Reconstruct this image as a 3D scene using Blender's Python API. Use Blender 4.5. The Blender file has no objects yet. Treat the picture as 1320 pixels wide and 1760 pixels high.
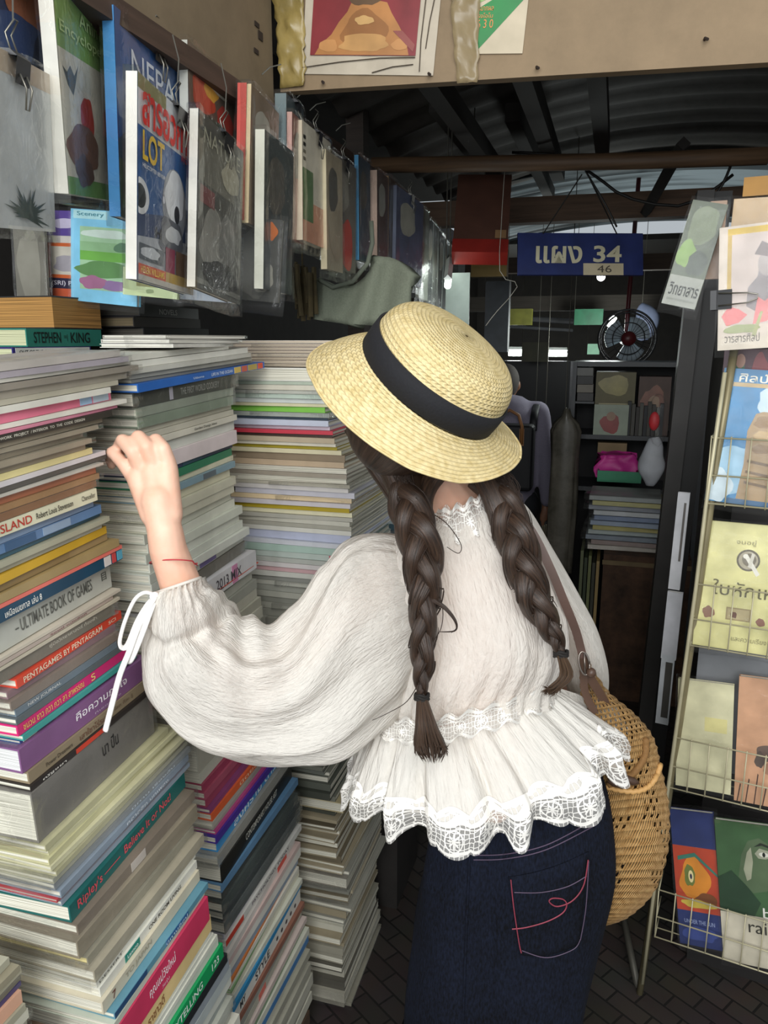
import bpy, math, random
from mathutils import Vector, Matrix, noise
random.seed(7)
rnd = random.random
def ru(a, b): return a + (b - a) * rnd()
S = bpy.context.scene
COL = S.collection
# ------------------------------------------------------------------ camera
FPX = 1320.0
CAMZ = 1.58
_y = Vector((400, 295, -FPX)).normalized()      # aisle direction in camera axes
_z = Vector((0, FPX, 295)).normalized()         # up in camera axes
_x = _y.cross(_z).normalized()
RW = Matrix((_x, _y, _z))                       # camera axes -> world
camd = bpy.data.cameras.new('camera'); cam = bpy.data.objects.new('camera', camd); COL.objects.link(cam)
cam.matrix_world = Matrix.Translation((0, 0, CAMZ)) @ RW.to_4x4()
camd.sensor_fit = 'VERTICAL'; camd.sensor_height = 24; camd.lens = 24 * FPX / 1760; camd.clip_start = 0.02
S.camera = cam
CP = Vector((0, 0, CAMZ))
def ray(u, v): return RW @ Vector(((u - 660) / FPX, (880 - v) / FPX, -1))
def P(u, v, D): return CP + ray(u, v) * D
def onX(u, v, x): r = ray(u, v); return CP + r * (x / r.x)
def onY(u, v, y): r = ray(u, v); return CP + r * (y / r.y)
def onZ(u, v, z): r = ray(u, v); return CP + r * ((z - CAMZ) / r.z)
# ------------------------------------------------------------------ light
S.view_settings.view_transform = 'Standard'; S.view_settings.look = 'None'
S.view_settings.gamma = 1; S.view_settings.use_curve_mapping = False
S.view_settings.exposure = -0.12
W = bpy.data.worlds.new('daylight'); S.world = W; W.use_nodes = True
W.node_tree.nodes['Background'].inputs[0].default_value = (0.86, 0.94, 1.0, 1)
W.node_tree.nodes['Background'].inputs[1].default_value = 0.55
def area(name, loc, target, sx, sy, power, col=(1, 1, 1)):
    l = bpy.data.lights.new(name, 'AREA'); l.shape = 'RECTANGLE'; l.size = sx; l.size_y = sy; l.energy = power; l.color = col
    o = bpy.data.objects.new(name, l); COL.objects.link(o); o.location = loc
    o.rotation_euler = (Vector(target) - Vector(loc)).to_track_quat('-Z', 'Y').to_euler(); return o
area('open_street_daylight', (0.75, -1.3, 3.1), (-0.35, 1.2, 1.0), 2.0, 1.6, 66, (1.0, 0.985, 0.95))
area('street_daylight_low', (-0.3, -1.7, 2.0), (-0.4, 1.3, 1.3), 2.2, 1.4, 82, (0.95, 0.98, 1.0))

S.cycles.transparent_max_bounces = 24
# ------------------------------------------------------------------ materials
def lin(h):
    if not isinstance(h, str): return (*h[:3], 1)
    h = h.lstrip('#'); c = [int(h[i:i + 2], 16) / 255 for i in (0, 2, 4)]
    return (*[(x / 12.92 if x <= 0.04045 else ((x + 0.055) / 1.055) ** 2.4) for x in c], 1)
MC = {}
def newmat(name):
    m = bpy.data.materials.new(name); m.use_nodes = True; nt = m.node_tree
    return m, nt, nt.nodes, nt.links, nt.nodes['Principled BSDF']
def mat(h, rough=0.55, kind='plain', metal=0.0, var=0.10, emis=0):
    key = (h, rough, kind, metal, var, emis)
    if key in MC: return MC[key]
    m, nt, N, L, b = newmat(kind + '_' + (h if isinstance(h, str) else 'colour').lstrip('#'))
    c = lin(h); b.inputs['Roughness'].default_value = rough; b.inputs['Metallic'].default_value = metal
    tc = N.new('ShaderNodeTexCoord'); nz = N.new('ShaderNodeTexNoise')
    if kind == 'pages':
        mp = N.new('ShaderNodeMapping'); mp.inputs['Scale'].default_value = (3, 3, 700)
        L.new(tc.outputs['Object'], mp.inputs[0]); L.new(mp.outputs[0], nz.inputs['Vector']); nz.inputs['Scale'].default_value = 1.3; var = 0.38
        nz.inputs['Detail'].default_value = 1
    elif kind == 'wood':
        mp = N.new('ShaderNodeMapping'); mp.inputs['Scale'].default_value = (2, 2, 30)
        L.new(tc.outputs['Object'], mp.inputs[0]); L.new(mp.outputs[0], nz.inputs['Vector']); nz.inputs['Scale'].default_value = 3; nz.inputs['Detail'].default_value = 6
    elif kind == 'stain':
        L.new(tc.outputs['Object'], nz.inputs['Vector']); nz.inputs['Scale'].default_value = 9; nz.inputs['Detail'].default_value = 9; nz.inputs['Roughness'].default_value = .68
    elif kind == 'weave':
        L.new(tc.outputs['Object'], nz.inputs['Vector']); nz.inputs['Scale'].default_value = 260; nz.inputs['Detail'].default_value = 3
    else:
        L.new(tc.outputs['Object'], nz.inputs['Vector']); nz.inputs['Scale'].default_value = 14; nz.inputs['Detail'].default_value = 5
    rp = N.new('ShaderNodeValToRGB'); L.new(nz.outputs['Fac'], rp.inputs[0])
    rp.color_ramp.elements[0].position = .3; rp.color_ramp.elements[1].position = .7
    rp.color_ramp.elements[0].color = (c[0] * (1 - var * 1.6), c[1] * (1 - var * 1.6), c[2] * (1 - var * 1.7), 1)
    rp.color_ramp.elements[1].color = (min(1, c[0] * (1 + var)), min(1, c[1] * (1 + var)), min(1, c[2] * (1 + var)), 1)
    L.new(rp.outputs[0], b.inputs['Base Color'])
    if kind in ('stain', 'weave', 'wood'):
        bp = N.new('ShaderNodeBump'); bp.inputs['Strength'].default_value = .3; bp.inputs['Distance'].default_value = .002
        L.new(nz.outputs['Fac'], bp.inputs['Height']); L.new(bp.outputs[0], b.inputs['Normal'])
    if emis:
        b.inputs['Emission Color'].default_value = c; b.inputs['Emission Strength'].default_value = emis
    MC[key] = m; return m
def film_mat():
    m, nt, N, L, b = newmat('clear_plastic_film'); N.remove(b); out = N['Material Output']
    tr = N.new('ShaderNodeBsdfTransparent'); gl = N.new('ShaderNodeBsdfGlossy'); df = N.new('ShaderNodeBsdfDiffuse')
    gl.inputs['Roughness'].default_value = .09; gl.inputs['Color'].default_value = (1, 1, 1, 1); df.inputs['Color'].default_value = (.8, .81, .8, 1)
    tc = N.new('ShaderNodeTexCoord'); nz = N.new('ShaderNodeTexNoise'); nz.inputs['Scale'].default_value = 28; nz.inputs['Detail'].default_value = 4; nz.inputs['Distortion'].default_value = 1.5
    L.new(tc.outputs['Object'], nz.inputs['Vector'])
    bp = N.new('ShaderNodeBump'); bp.inputs['Strength'].default_value = .8; bp.inputs['Distance'].default_value = .005; L.new(nz.outputs['Fac'], bp.inputs['Height']); L.new(bp.outputs[0], gl.inputs['Normal'])
    fr = N.new('ShaderNodeFresnel'); fr.inputs['IOR'].default_value = 1.22; L.new(bp.outputs[0], fr.inputs['Normal'])
    ad = N.new('ShaderNodeMath'); ad.operation = 'MULTIPLY_ADD'; ad.inputs[1].default_value = .8; ad.inputs[2].default_value = .0; L.new(fr.outputs[0], ad.inputs[0])
    m1 = N.new('ShaderNodeMixShader'); m1.inputs[0].default_value = .012; L.new(tr.outputs[0], m1.inputs[1]); L.new(df.outputs[0], m1.inputs[2])
    mn_ = N.new('ShaderNodeMath'); mn_.operation = 'MINIMUM'; mn_.inputs[1].default_value = .2; L.new(ad.outputs[0], mn_.inputs[0])
    m2 = N.new('ShaderNodeMixShader'); L.new(mn_.outputs[0], m2.inputs[0]); L.new(m1.outputs[0], m2.inputs[1]); L.new(gl.outputs[0], m2.inputs[2])
    L.new(m2.outputs[0], out.inputs[0]); return m
FILM = film_mat()
STEEL = mat('#8d8a80', .35, 'plain', .8)
WIRE = mat('#bdb596', .45, 'plain', .25)
BLACK = mat('#17171a', .4)
# ------------------------------------------------------------------ objects
def tag(o, label=None, cat=None, group=None, kind=None):
    if label: o['label'] = label
    if cat: o['category'] = cat
    if group: o['group'] = group
    if kind: o['kind'] = kind
    return o
def empty(name, M, label=None, cat=None, group=None):
    o = bpy.data.objects.new(name, None); COL.objects.link(o); o.empty_display_size = .02
    o.matrix_world = M if isinstance(M, Matrix) else Matrix.Translation(M); return tag(o, label, cat, group)
def obj(name, verts, faces, mats, parent=None, mi=None, smooth=False, uv=None, M=None):
    me = bpy.data.meshes.new(name); me.from_pydata([tuple(v) for v in verts], [], faces)
    for m in (mats if isinstance(mats, (list, tuple)) else [mats]): me.materials.append(m)
    if mi is not None: me.polygons.foreach_set('material_index', mi)
    if smooth: me.polygons.foreach_set('use_smooth', [True] * len(me.polygons))
    if uv is not None:
        l = me.uv_layers.new(name='UVMap')
        for p in me.polygons:
            for k, li in enumerate(p.loop_indices):
                l.data[li].uv = uv[p.index][k] if isinstance(uv, list) else uv(me.loops[li].vertex_index)
    me.update()
    o = bpy.data.objects.new(name, me); COL.objects.link(o)
    if M is not None: o.matrix_world = M
    if parent is not None: o.parent = parent
    return o
class MB:
    def __init__(s): s.v = []; s.f = []; s.m = []
    def add(s, vs, fs, m=0):
        b = len(s.v); s.v += [Vector(v) for v in vs]; s.f += [tuple(b + i for i in f) for f in fs]; s.m += [m] * len(fs); return s
    def box(s, a, b, m=0, M=None):
        x0, y0, z0 = a; x1, y1, z1 = b
        vs = [Vector(p) for p in ((x0, y0, z0), (x1, y0, z0), (x1, y1, z0), (x0, y1, z0), (x0, y0, z1), (x1, y0, z1), (x1, y1, z1), (x0, y1, z1))]
        if M is not None: vs = [M @ p for p in vs]
        return s.add(vs, [(0, 3, 2, 1), (4, 5, 6, 7), (0, 1, 5, 4), (1, 2, 6, 5), (2, 3, 7, 6), (3, 0, 4, 7)], m)
    def tube(s, pts, r, n=8, m=0, cap=True, sq=1.0, up=None):
        pts = [Vector(p) for p in pts]; k = len(pts); rs = r if isinstance(r, (list, tuple)) else [r] * k
        vs = []; a = None
        for i in range(k):
            t = (pts[min(i + 1, k - 1)] - pts[max(i - 1, 0)]).normalized()
            if a is None:
                a = (Vector(up) if up else (Vector((0, 0, 1)) if abs(t.z) < .9 else Vector((1, 0, 0))))
            a = (a - t * a.dot(t)).normalized(); c = t.cross(a)
            for j in range(n):
                q = 2 * math.pi * j / n; vs.append(pts[i] + (a * math.cos(q) * sq + c * math.sin(q)) * rs[i])
        fs = [(i * n + j, i * n + (j + 1) % n, (i + 1) * n + (j + 1) % n, (i + 1) * n + j) for i in range(k - 1) for j in range(n)]
        if cap: fs += [tuple(range(n - 1, -1, -1)), tuple((k - 1) * n + j for j in range(n))]
        return s.add(vs, fs, m)
    def lathe(s, prof, n=24, M=None, m=0):
        M = M or Matrix(); vs = []; k = len(prof)
        for (r, z) in prof:
            for j in range(n):
                q = 2 * math.pi * j / n; vs.append(M @ Vector((r * math.cos(q), r * math.sin(q), z)))
        fs = [(i * n + j, i * n + (j + 1) % n, (i + 1) * n + (j + 1) % n, (i + 1) * n + j) for i in range(k - 1) for j in range(n)]
        return s.add(vs, fs, m)
    def ball(s, c, r, n=14, m=0, M=None):
        c = Vector(c); rr = r if isinstance(r, (tuple, list)) else (r, r, r)
        vs = []; h = n // 2
        for i in range(h + 1):
            p = math.pi * i / h
            for j in range(n):
                q = 2 * math.pi * j / n
                w = Vector((rr[0] * max(math.sin(p), .02) * math.cos(q), rr[1] * max(math.sin(p), .02) * math.sin(q), rr[2] * math.cos(p)))
                vs.append(c + (M @ w if M is not None else w))
        fs = [(i * n + j, (i + 1) * n + j, (i + 1) * n + (j + 1) % n, i * n + (j + 1) % n) for i in range(h) for j in range(n)]
        fs += [tuple(range(n)), tuple(h * n + j for j in range(n - 1, -1, -1))]
        return s.add(vs, fs, m)
    def build(s, name, mats, parent=None, smooth=False, M=None):
        return obj(name, s.v, s.f, mats, parent, s.m, smooth, None, M)
def cat_rom(pts, n):
    out = []; k = len(pts)
    for i in range(n):
        t = i / (n - 1) * (k - 1); j = min(int(t), k - 2); q = t - j
        p0, p1, p2, p3 = pts[max(j - 1, 0)], pts[j], pts[j + 1], pts[min(j + 2, k - 1)]
        out.append(tuple(.5 * (2 * b + (c - a) * q + (2 * a - 5 * b + 4 * c - d) * q * q + (3 * b - a - 3 * c + d) * q ** 3) for a, b, c, d in zip(p0, p1, p2, p3)))
    return out
def interp(tab, z):
    tab = sorted(tab)
    if z <= tab[0][0]: return tab[0][1]
    for (a, x), (b, y) in zip(tab, tab[1:]):
        if z <= b: return x + (y - x) * (z - a) / (b - a + 1e-9)
    return tab[-1][1]
TXT = {}
def text_mesh(body, bold=0.0):
    k = (body, bold)
    if k in TXT: return TXT[k]
    c = bpy.data.curves.new('lettering', 'FONT'); c.body = body; c.size = 1; c.offset = bold; c.resolution_u = 3; c.fill_mode = 'FRONT'
    o = bpy.data.objects.new('lettering', c); COL.objects.link(o)
    me = bpy.data.meshes.new_from_object(o.evaluated_get(bpy.context.evaluated_depsgraph_get())); bpy.data.objects.remove(o)
    vs = [v.co.copy() for v in me.vertices]; fs = [tuple(p.vertices) for p in me.polygons]; bpy.data.meshes.remove(me)
    x0 = min(v.x for v in vs); x1 = max(v.x for v in vs); y0 = min(v.y for v in vs); y1 = max(v.y for v in vs)
    TXT[k] = ([((v.x - x0) / (x1 - x0), (v.y - y0) / (y1 - y0)) for v in vs], fs); return TXT[k]
def lettering(parent, body, o, ex, ey, w, h, m, name='lettering', shear=0, bold=0.0):
    """flat printed letters: lower-left corner o, along ex for w, up ey for h"""
    vs, fs = text_mesh(body, bold); o = Vector(o); ex = Vector(ex); ey = Vector(ey)
    return obj(name, [o + ex * (x * w + shear * y * h) + ey * y * h for x, y in vs], fs, m, parent)
def quad(tl, tr, bl, D, Wd, Hd, far=True):
    """frame of a flat thing of real width Wd and height Hd seen with these corners; origin lower left, z towards the viewer"""
    p0 = P(*tl, D)
    def roots(px, d):
        r = ray(*px); w = CP - p0; a = r.dot(r); b = 2 * r.dot(w); c = w.dot(w) - d * d; q = b * b - 4 * a * c
        if q < 0: q = 0
        return [CP + r * ((-b - math.sqrt(q)) / (2 * a)), CP + r * ((-b + math.sqrt(q)) / (2 * a))]
    pr = roots(tr, Wd)[1 if far else 0]; c = roots(bl, Hd)
    pb = min(c, key=lambda q: (q - p0).xy.length)
    ex = (pr - p0).normalized(); ey = (p0 - pb); ey = (ey - ex * ey.dot(ex)).normalized(); ez = ex.cross(ey)
    w = (pr - p0).length; h = (pb - p0).length
    o = p0 - ey * h
    return Matrix(((ex.x, ey.x, ez.x, o.x), (ex.y, ey.y, ez.y, o.y), (ex.z, ey.z, ez.z, o.z), (0, 0, 0, 1))), w, h
def crumple_box(a, b, n, amp, seed):
    """closed subdivided box with a crumpled surface"""
    mb = MB(); a = Vector(a); b = Vector(b); key = {}; vs = []; fs = []
    def vid(i, j, k):
        if (i, j, k) not in key:
            p = Vector((a.x + (b.x - a.x) * i / n[0], a.y + (b.y - a.y) * j / n[1], a.z + (b.z - a.z) * k / n[2]))
            q = noise.noise_vector(p * 23 + Vector((seed * 3.1, seed, 0))); p += Vector((q.x * amp[0], q.y * amp[1], q.z * amp[2]))
            key[(i, j, k)] = len(vs); vs.append(p)
        return key[(i, j, k)]
    for i in range(n[0]):
        for j in range(n[1]):
            for k in (0, n[2]): fs.append((vid(i, j, k), vid(i + 1, j, k), vid(i + 1, j + 1, k), vid(i, j + 1, k)))
    for i in range(n[0]):
        for k in range(n[2]):
            for j in (0, n[1]): fs.append((vid(i, j, k), vid(i + 1, j, k), vid(i + 1, j, k + 1), vid(i, j, k + 1)))
    for j in range(n[1]):
        for k in range(n[2]):
            for i in (0, n[0]): fs.append((vid(i, j, k), vid(i, j + 1, k), vid(i, j + 1, k + 1), vid(i, j, k + 1)))
    return vs, fs
# a book lying in a stack: local x along the aisle, y into the stack, z up
def flat_book(M, L, Wd, T, cover, pages='#d9d5c6', mode='S', label=None, cat='book', group=None, name='book', sleeve=0, patches=(), text=None, tcol='#1a1a1a', texts=()):
    root = empty(name, M, label, cat, group)
    hard = min(.0022, T * .16); cm = mat(cover, .42); mb = MB()
    e = .0012
    mb.box((0, 0, 0), (L, Wd, hard)).box((0, 0, T - hard), (L, Wd, T))
    if mode == 'S': mb.box((0, 0, hard), (L, hard, T - hard))
    elif mode == 'E': mb.box((0, 0, hard), (hard, Wd, T - hard))
    else: mb.box((0, Wd - hard, hard), (L, Wd, T - hard))
    mb.build('cover', cm, root)
    pb = MB(); x0 = hard + .0002 if mode == 'E' else e; y0 = hard + .0002 if mode == 'S' else e
    pb.box((x0, y0, hard), (L - e, Wd - hard - e, T - hard)).build('page_block', mat(pages, .8, 'pages'), root)
    if patches:
        pm = MB(); ms = []
        for (a, b, c) in patches:
            ms.append(mat(c, .42)); k = len(ms) - 1
            if mode == 'E': pm.box((-.0005, a * Wd, hard * .5), (0, b * Wd, T - hard * .5), k)
            else: pm.box((a * L, -.0005, hard * .5), (b * L, 0, T - hard * .5), k)
        pm.build('printed_band', ms, root)
    tl = list(texts)
    if text: tl.append((text, .12, .8, tcol))
    for (s, a, b, c, *r) in tl:
        z0 = r[0] if r else .25; hh = r[1] if len(r) > 1 else .5
        if mode == 'E': lettering(root, s, (-.0008, b * Wd, T * z0), (0, -1, 0), (0, 0, 1), (b - a) * Wd, T * hh, mat(c, .5), 'spine_lettering', bold=.01)
        else: lettering(root, s, (a * L, -.0008, T * z0), (1, 0, 0), (0, 0, 1), (b - a) * L, T * hh, mat(c, .5), 'spine_lettering', bold=.01)
    if sleeve:
        ov = .012 * sleeve
        vs, fs = crumple_box((-ov * .9, -.0035, .0001), (L + ov * .3, Wd * .6, T + .0006), (10, 3, max(2, int(T / .012) + 1)), (.004, .0022, .0006 + T * .03), rnd() * 50)
        obj('plastic_sleeve', vs, fs, FILM, root, smooth=True)
    return root
# an upright thin book or magazine: local x right, y up, z towards the viewer, front cover at z=0
def panel(parent, name, w, h, art, z=.0006, rough=.35):
    vs = []; fs = []; mi = []; ms = []; cs = {}
    for i, a in enumerate(art):
        k = a[0]; c = a[-1]; pts = []
        if k == 'r': x0, y0, x1, y1 = a[1:5]; pts = [(x0, y0), (x1, y0), (x1, y1), (x0, y1)]
        elif k == 'e':
            cx, cy, rx, ry = a[1:5]; pts = [(cx + rx * math.cos(2 * math.pi * t / 22), cy + ry * math.sin(2 * math.pi * t / 22)) for t in range(22)]
        elif k == 'b':   # soft irregular blob
            cx, cy, rx, ry = a[1:5]; sd = i * 7.7
            pts = [(cx + rx * (1 + .35 * noise.noise(Vector((math.cos(q) * 1.5, math.sin(q) * 1.5, sd)))) * math.cos(q), cy + ry * (1 + .35 * noise.noise(Vector((math.cos(q) * 1.5, math.sin(q) * 1.5, sd + 3)))) * math.sin(q)) for q in [2 * math.pi * t / 26 for t in range(26)]]
        else: pts = a[1]
        if c not in cs: cs[c] = len(ms); ms.append(mat(c, rough, 'plain', 0, .16))
        b = len(vs); vs += [(min(max(x, 0), 1) * w, min(max(y, 0), 1) * h, z + i * .00012) for x, y in pts]; fs.append(tuple(range(b, b + len(pts)))); mi.append(cs[c])
    return obj(name, vs, fs, ms, parent, mi)
def stand_book(fr, T, cover, spine=None, art=(), texts=(), label=None, cat='magazine', group=None, name='magazine', sleeve=1, pages='#ddd9cc', spine_side='l', stext=None):
    M, w, h = fr; root = empty(name, M, label, cat, group); t = min(.0016, T * .2)
    mb = MB(); mb.box((0, 0, -t), (w, h, 0)).box((0, 0, -T), (w, h, -T + t)).build('cover', mat(cover, .4, 'plain', 0, .14), root)
    sp = MB(); x = (0, t) if spine_side == 'l' else (w - t, w)
    sp.box((x[0], 0, -T + t), (x[1], h, -t)); 
    if spine_side == 'l': sp.box((-.0004, 0, -T), (0, h, 0))
    sp.build('spine', mat(spine or cover, .45), root)
    MB().box((t + .0003, .001, -T + t), (w - t - .001, h - .001, -t)).build('page_block', mat(pages, .8, 'plain'), root)
    if art: panel(root, 'cover_picture', w, h, art)
    zt = .0006 + len(art) * .00012 + .0003
    for (s, x0, y0, x1, y1, c, *r) in texts:
        lettering(root, s, (x0 * w, y0 * h, zt), (1, 0, 0), (0, 1, 0), (x1 - x0) * w, (y1 - y0) * h, mat(c, .4), 'title_lettering', bold=(r[0] if r else .01))
    if sleeve:
        vs, fs = crumple_box((-.004, -.012 * sleeve, -T - .003), (w + .006, h + .006, .0035), (8, 10, 1), (.003, .003, .0022), rnd() * 50)
        obj('plastic_sleeve', vs, fs, FILM, root, smooth=True)
    return root
ORD = ['', 'first', 'second', 'third', 'fourth', 'fifth', 'sixth', 'seventh', 'eighth', 'ninth', 'tenth', 'eleventh', 'twelfth', 'thirteenth', 'fourteenth', 'fifteenth', 'sixteenth', 'seventeenth', 'eighteenth', 'nineteenth', 'twentieth'] + ['twenty-' + s for s in ('first', 'second', 'third', 'fourth', 'fifth', 'sixth', 'seventh', 'eighth', 'ninth')] + ['thirtieth'] + ['thirty-' + s for s in ('first', 'second', 'third', 'fourth', 'fifth', 'sixth', 'seventh', 'eighth', 'ninth')] + ['fortieth']
def cname(h):
    r, g, b = [int(h[i:i + 2], 16) for i in (1, 3, 5)]; mx = max(r, g, b); mn = min(r, g, b)
    if mx - mn < 26:
        t = 'black' if mx < 60 else 'dark grey' if mx < 115 else 'grey' if mx < 175 else 'pale grey' if mx < 215 else 'white'
        return 'cream' if (t in ('pale grey', 'white') and r - b > 14) else t
    hue = (60 * (((g - b) / (mx - mn)) % 6) if mx == r else 60 * ((b - r) / (mx - mn) + 2) if mx == g else 60 * ((r - g) / (mx - mn) + 4))
    sat = (mx - mn) / mx; dk = 'dark ' if mx < 110 else 'pale ' if sat < .3 else ''
    n = 'red' if hue < 14 or hue > 350 else ('brown' if mx < 190 else 'orange') if hue < 38 else ('tan' if sat < .5 else 'yellow') if hue < 65 else 'green' if hue < 165 else 'teal' if hue < 192 else 'blue' if hue < 245 else 'purple' if hue < 300 else 'pink'
    return dk + n
# ------------------------------------------------------------------ the place: floor, walls, roof, boards
def floor_mat():
    m, nt, N, L, b = newmat('paver_floor'); tc = N.new('ShaderNodeTexCoord'); br = N.new('ShaderNodeTexBrick'); nz = N.new('ShaderNodeTexNoise')
    mp = N.new('ShaderNodeMapping'); mp.inputs['Scale'].default_value = (3.2, 3.2, 1); mp.inputs['Rotation'].default_value = (0, 0, .6)
    L.new(tc.outputs['Object'], mp.inputs[0]); L.new(mp.outputs[0], br.inputs['Vector']); br.inputs['Scale'].default_value = 1.6
    br.inputs['Color1'].default_value = lin('#463f39'); br.inputs['Color2'].default_value = lin('#38322e'); br.inputs['Mortar'].default_value = lin('#211e1b'); br.inputs['Mortar Size'].default_value = .015
    nz.inputs['Scale'].default_value = 7; nz.inputs['Detail'].default_value = 8; L.new(tc.outputs['Object'], nz.inputs['Vector'])
    mx = N.new('ShaderNodeMixRGB'); mx.blend_type = 'MULTIPLY'; mx.inputs[0].default_value = .6; L.new(br.outputs[0], mx.inputs[1]); L.new(nz.outputs['Color'], mx.inputs[2]); L.new(mx.outputs[0], b.inputs['Base Color'])
    b.inputs['Roughness'].default_value = .55; bp = N.new('ShaderNodeBump'); bp.inputs['Distance'].default_value = .006; bp.inputs['Strength'].default_value = .6; L.new(br.outputs['Fac'], bp.inputs['Height']); bp.invert = True; L.new(bp.outputs[0], b.inputs['Normal']); return m
def struct(name, mb, m, **k): return tag(mb.build(name, m, **k), kind='structure')
struct('floor', MB().box((-3, -3, -.05), (3, 9.2, 0)), floor_mat())
DARK = mat('#2a2623', .8, 'stain', 0, .2); DARKW = mat('#352b24', .75, 'wood', 0, .2); BEIGE = mat('#847056', .75, 'stain', 0, .12); BROWNW = mat('#5b4636', .75, 'wood', 0, .2)
struct('wall_left', MB().box((-1.62, .3, 0), (-1.55, 9, 2.6)), DARK)
struct('wall_right', MB().box((.95, 1.95, 0), (1.0, 9, 2.6)), DARK)
struct('wall_back', MB().box((-1.6, 9.0, 0), (1.0, 9.1, 2.6)), DARK)
# corrugated arched roofs: ridges run across the aisle
def corrugated(name, y0, y1, x0, x1, zc, arch, pitch, amp, m, nx=24):
    ny = int((y1 - y0) / pitch * 6); vs = []; 
    for j in range(ny + 1):
        y = y0 + (y1 - y0) * j / ny
        for i in range(nx + 1):
            x = x0 + (x1 - x0) * i / nx; q = (x - (x0 + x1) / 2) / ((x1 - x0) / 2)
            vs.append((x, y, zc - arch * q * q + amp * math.sin(2 * math.pi * y / pitch)))
    n = nx + 1
    o = obj(name, vs, [(j * n + i, j * n + i + 1, (j + 1) * n + i + 1, (j + 1) * n + i) for j in range(ny) for i in range(nx)], m, smooth=True)
    so = o.modifiers.new('thickness', 'SOLIDIFY'); so.thickness = .006; return tag(o, kind='structure')
def trans_mat():
    m, nt, N, L, b = newmat('translucent_roofing'); out = N['Material Output']; tl = N.new('ShaderNodeBsdfTranslucent'); tc = N.new('ShaderNodeTexCoord'); mp = N.new('ShaderNodeMapping'); mp.inputs['Scale'].default_value = (.6, 9, 1); nz = N.new('ShaderNodeTexNoise'); nz.inputs['Scale'].default_value = 1.2; nz.inputs['Detail'].default_value = 3
    L.new(tc.outputs['Object'], mp.inputs[0]); L.new(mp.outputs[0], nz.inputs['Vector']); rp = N.new('ShaderNodeValToRGB'); rp.color_ramp.elements[0].position = .40; rp.color_ramp.elements[1].position = .62
    rp.color_ramp.elements[0].color = (.16, .17, .17, 1); rp.color_ramp.elements[1].color = (.75, .80, .80, 1); L.new(nz.outputs['Fac'], rp.inputs[0]); L.new(rp.outputs[0], tl.inputs[0])
    b.inputs['Base Color'].default_value = lin('#8d979b'); b.inputs['Roughness'].default_value = .4; mx = N.new('ShaderNodeMixShader'); mx.inputs[0].default_value = .8
    L.new(b.outputs[0], mx.inputs[1]); L.new(tl.outputs[0], mx.inputs[2]); L.new(mx.outputs[0], out.inputs[0]); return m
corrugated('roof_arched_dark', 1.62, 4.4, -.9, 1.3, 2.50, .20, .2, .012, mat('#4a4540', .7, 'stain', 0, .2))
corrugated('roof_translucent', 4.3, 6.5, -.9, 1.3, 2.47, .12, .14, .014, trans_mat())
struct('ceiling', MB().box((-1.6, 6.4, 2.32), (1.0, 9.05, 2.36)).box((-1.6, 1.6, 2.5), (-.7, 5.4, 2.54)).box((-1.6,1.0,2.7),(-.9,1.7,2.74)), DARK)
struct('beam_crossing_roof', MB().box((-1.5, 3.42, 2.06), (.95, 3.5, 2.16)), BROWNW)
struct('beam_under_far_roof', MB().box((-1.5, 4.4, 1.94), (.95, 4.48, 2.02)), mat('#4a3d33', .8, 'wood'))
struct('beam_far', MB().box((-1.5, 5.6, 1.78), (.95, 5.68, 1.88)), mat('#4a443d', .8, 'wood'))
for k, (x, y) in enumerate(((-.52, 1.9), (-.30, 2.2), (-.12, 1.9), (-.62, 2.9), (-.42, 3.2))):
    struct('rafter_dark', MB().box((x, y - .3, 2.2 + .03 * k), (x + .05, y + 1.3, 2.26 + .03 * k)), mat('#28231f', .7, 'wood'))
# sloping brace under the translucent roof
a, b_ = onY(1110, 365, 3.4), onY(1150, 292, 3.0)
struct('roof_brace', MB().tube([a, a + (b_ - a) * 1.5], .022, 4), mat('#231e1b', .7, 'wood'))
# the wide beige fascia above the passage and the board that runs along the left side
pl = onY(482, 158, 1.5); pr = onY(1320, 108, 1.5)
fa = MB(); y = 1.5
fa.add([(pl.x, y, pl.z), (pr.x + .35, y, pr.z - .01), (pr.x + .35, y, 2.75), (pl.x, y, 2.75), (pl.x, y + .025, pl.z), (pr.x + .35, y + .025, pr.z - .01), (pr.x + .35, y + .025, 2.75), (pl.x, y + .025, 2.75)],
       [(0, 1, 2, 3), (7, 6, 5, 4), (0, 4, 5, 1), (1, 5, 6, 2), (3, 2, 6, 7), (0, 3, 7, 4)])
struct('fascia_board', fa, BEIGE)
lx = pl.x - .012
struct('side_board', MB().box((lx - .02, .45, 2.02), (lx, 1.495, 2.75)), mat('#74654f', .75, 'stain', 0, .12))
struct('beam_along_stall', MB().box((lx - .035, .45, 1.985), (lx + .012, 1.495, 2.018)).box((lx - .05, 1.495, 2.0), (lx, 2.62, 2.04)), mat('#45342a', .7, 'wood', 0, .2))
pp = [onY(u, v, 2.52) for u, v in ((640, 284), (860, 281), (1080, 277), (1320, 268))]
tag(MB().tube(pp, .024, 12).build('trim_1', mat('#59432f', .6, 'wood', 0, .25), smooth=True), kind='structure')
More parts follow.
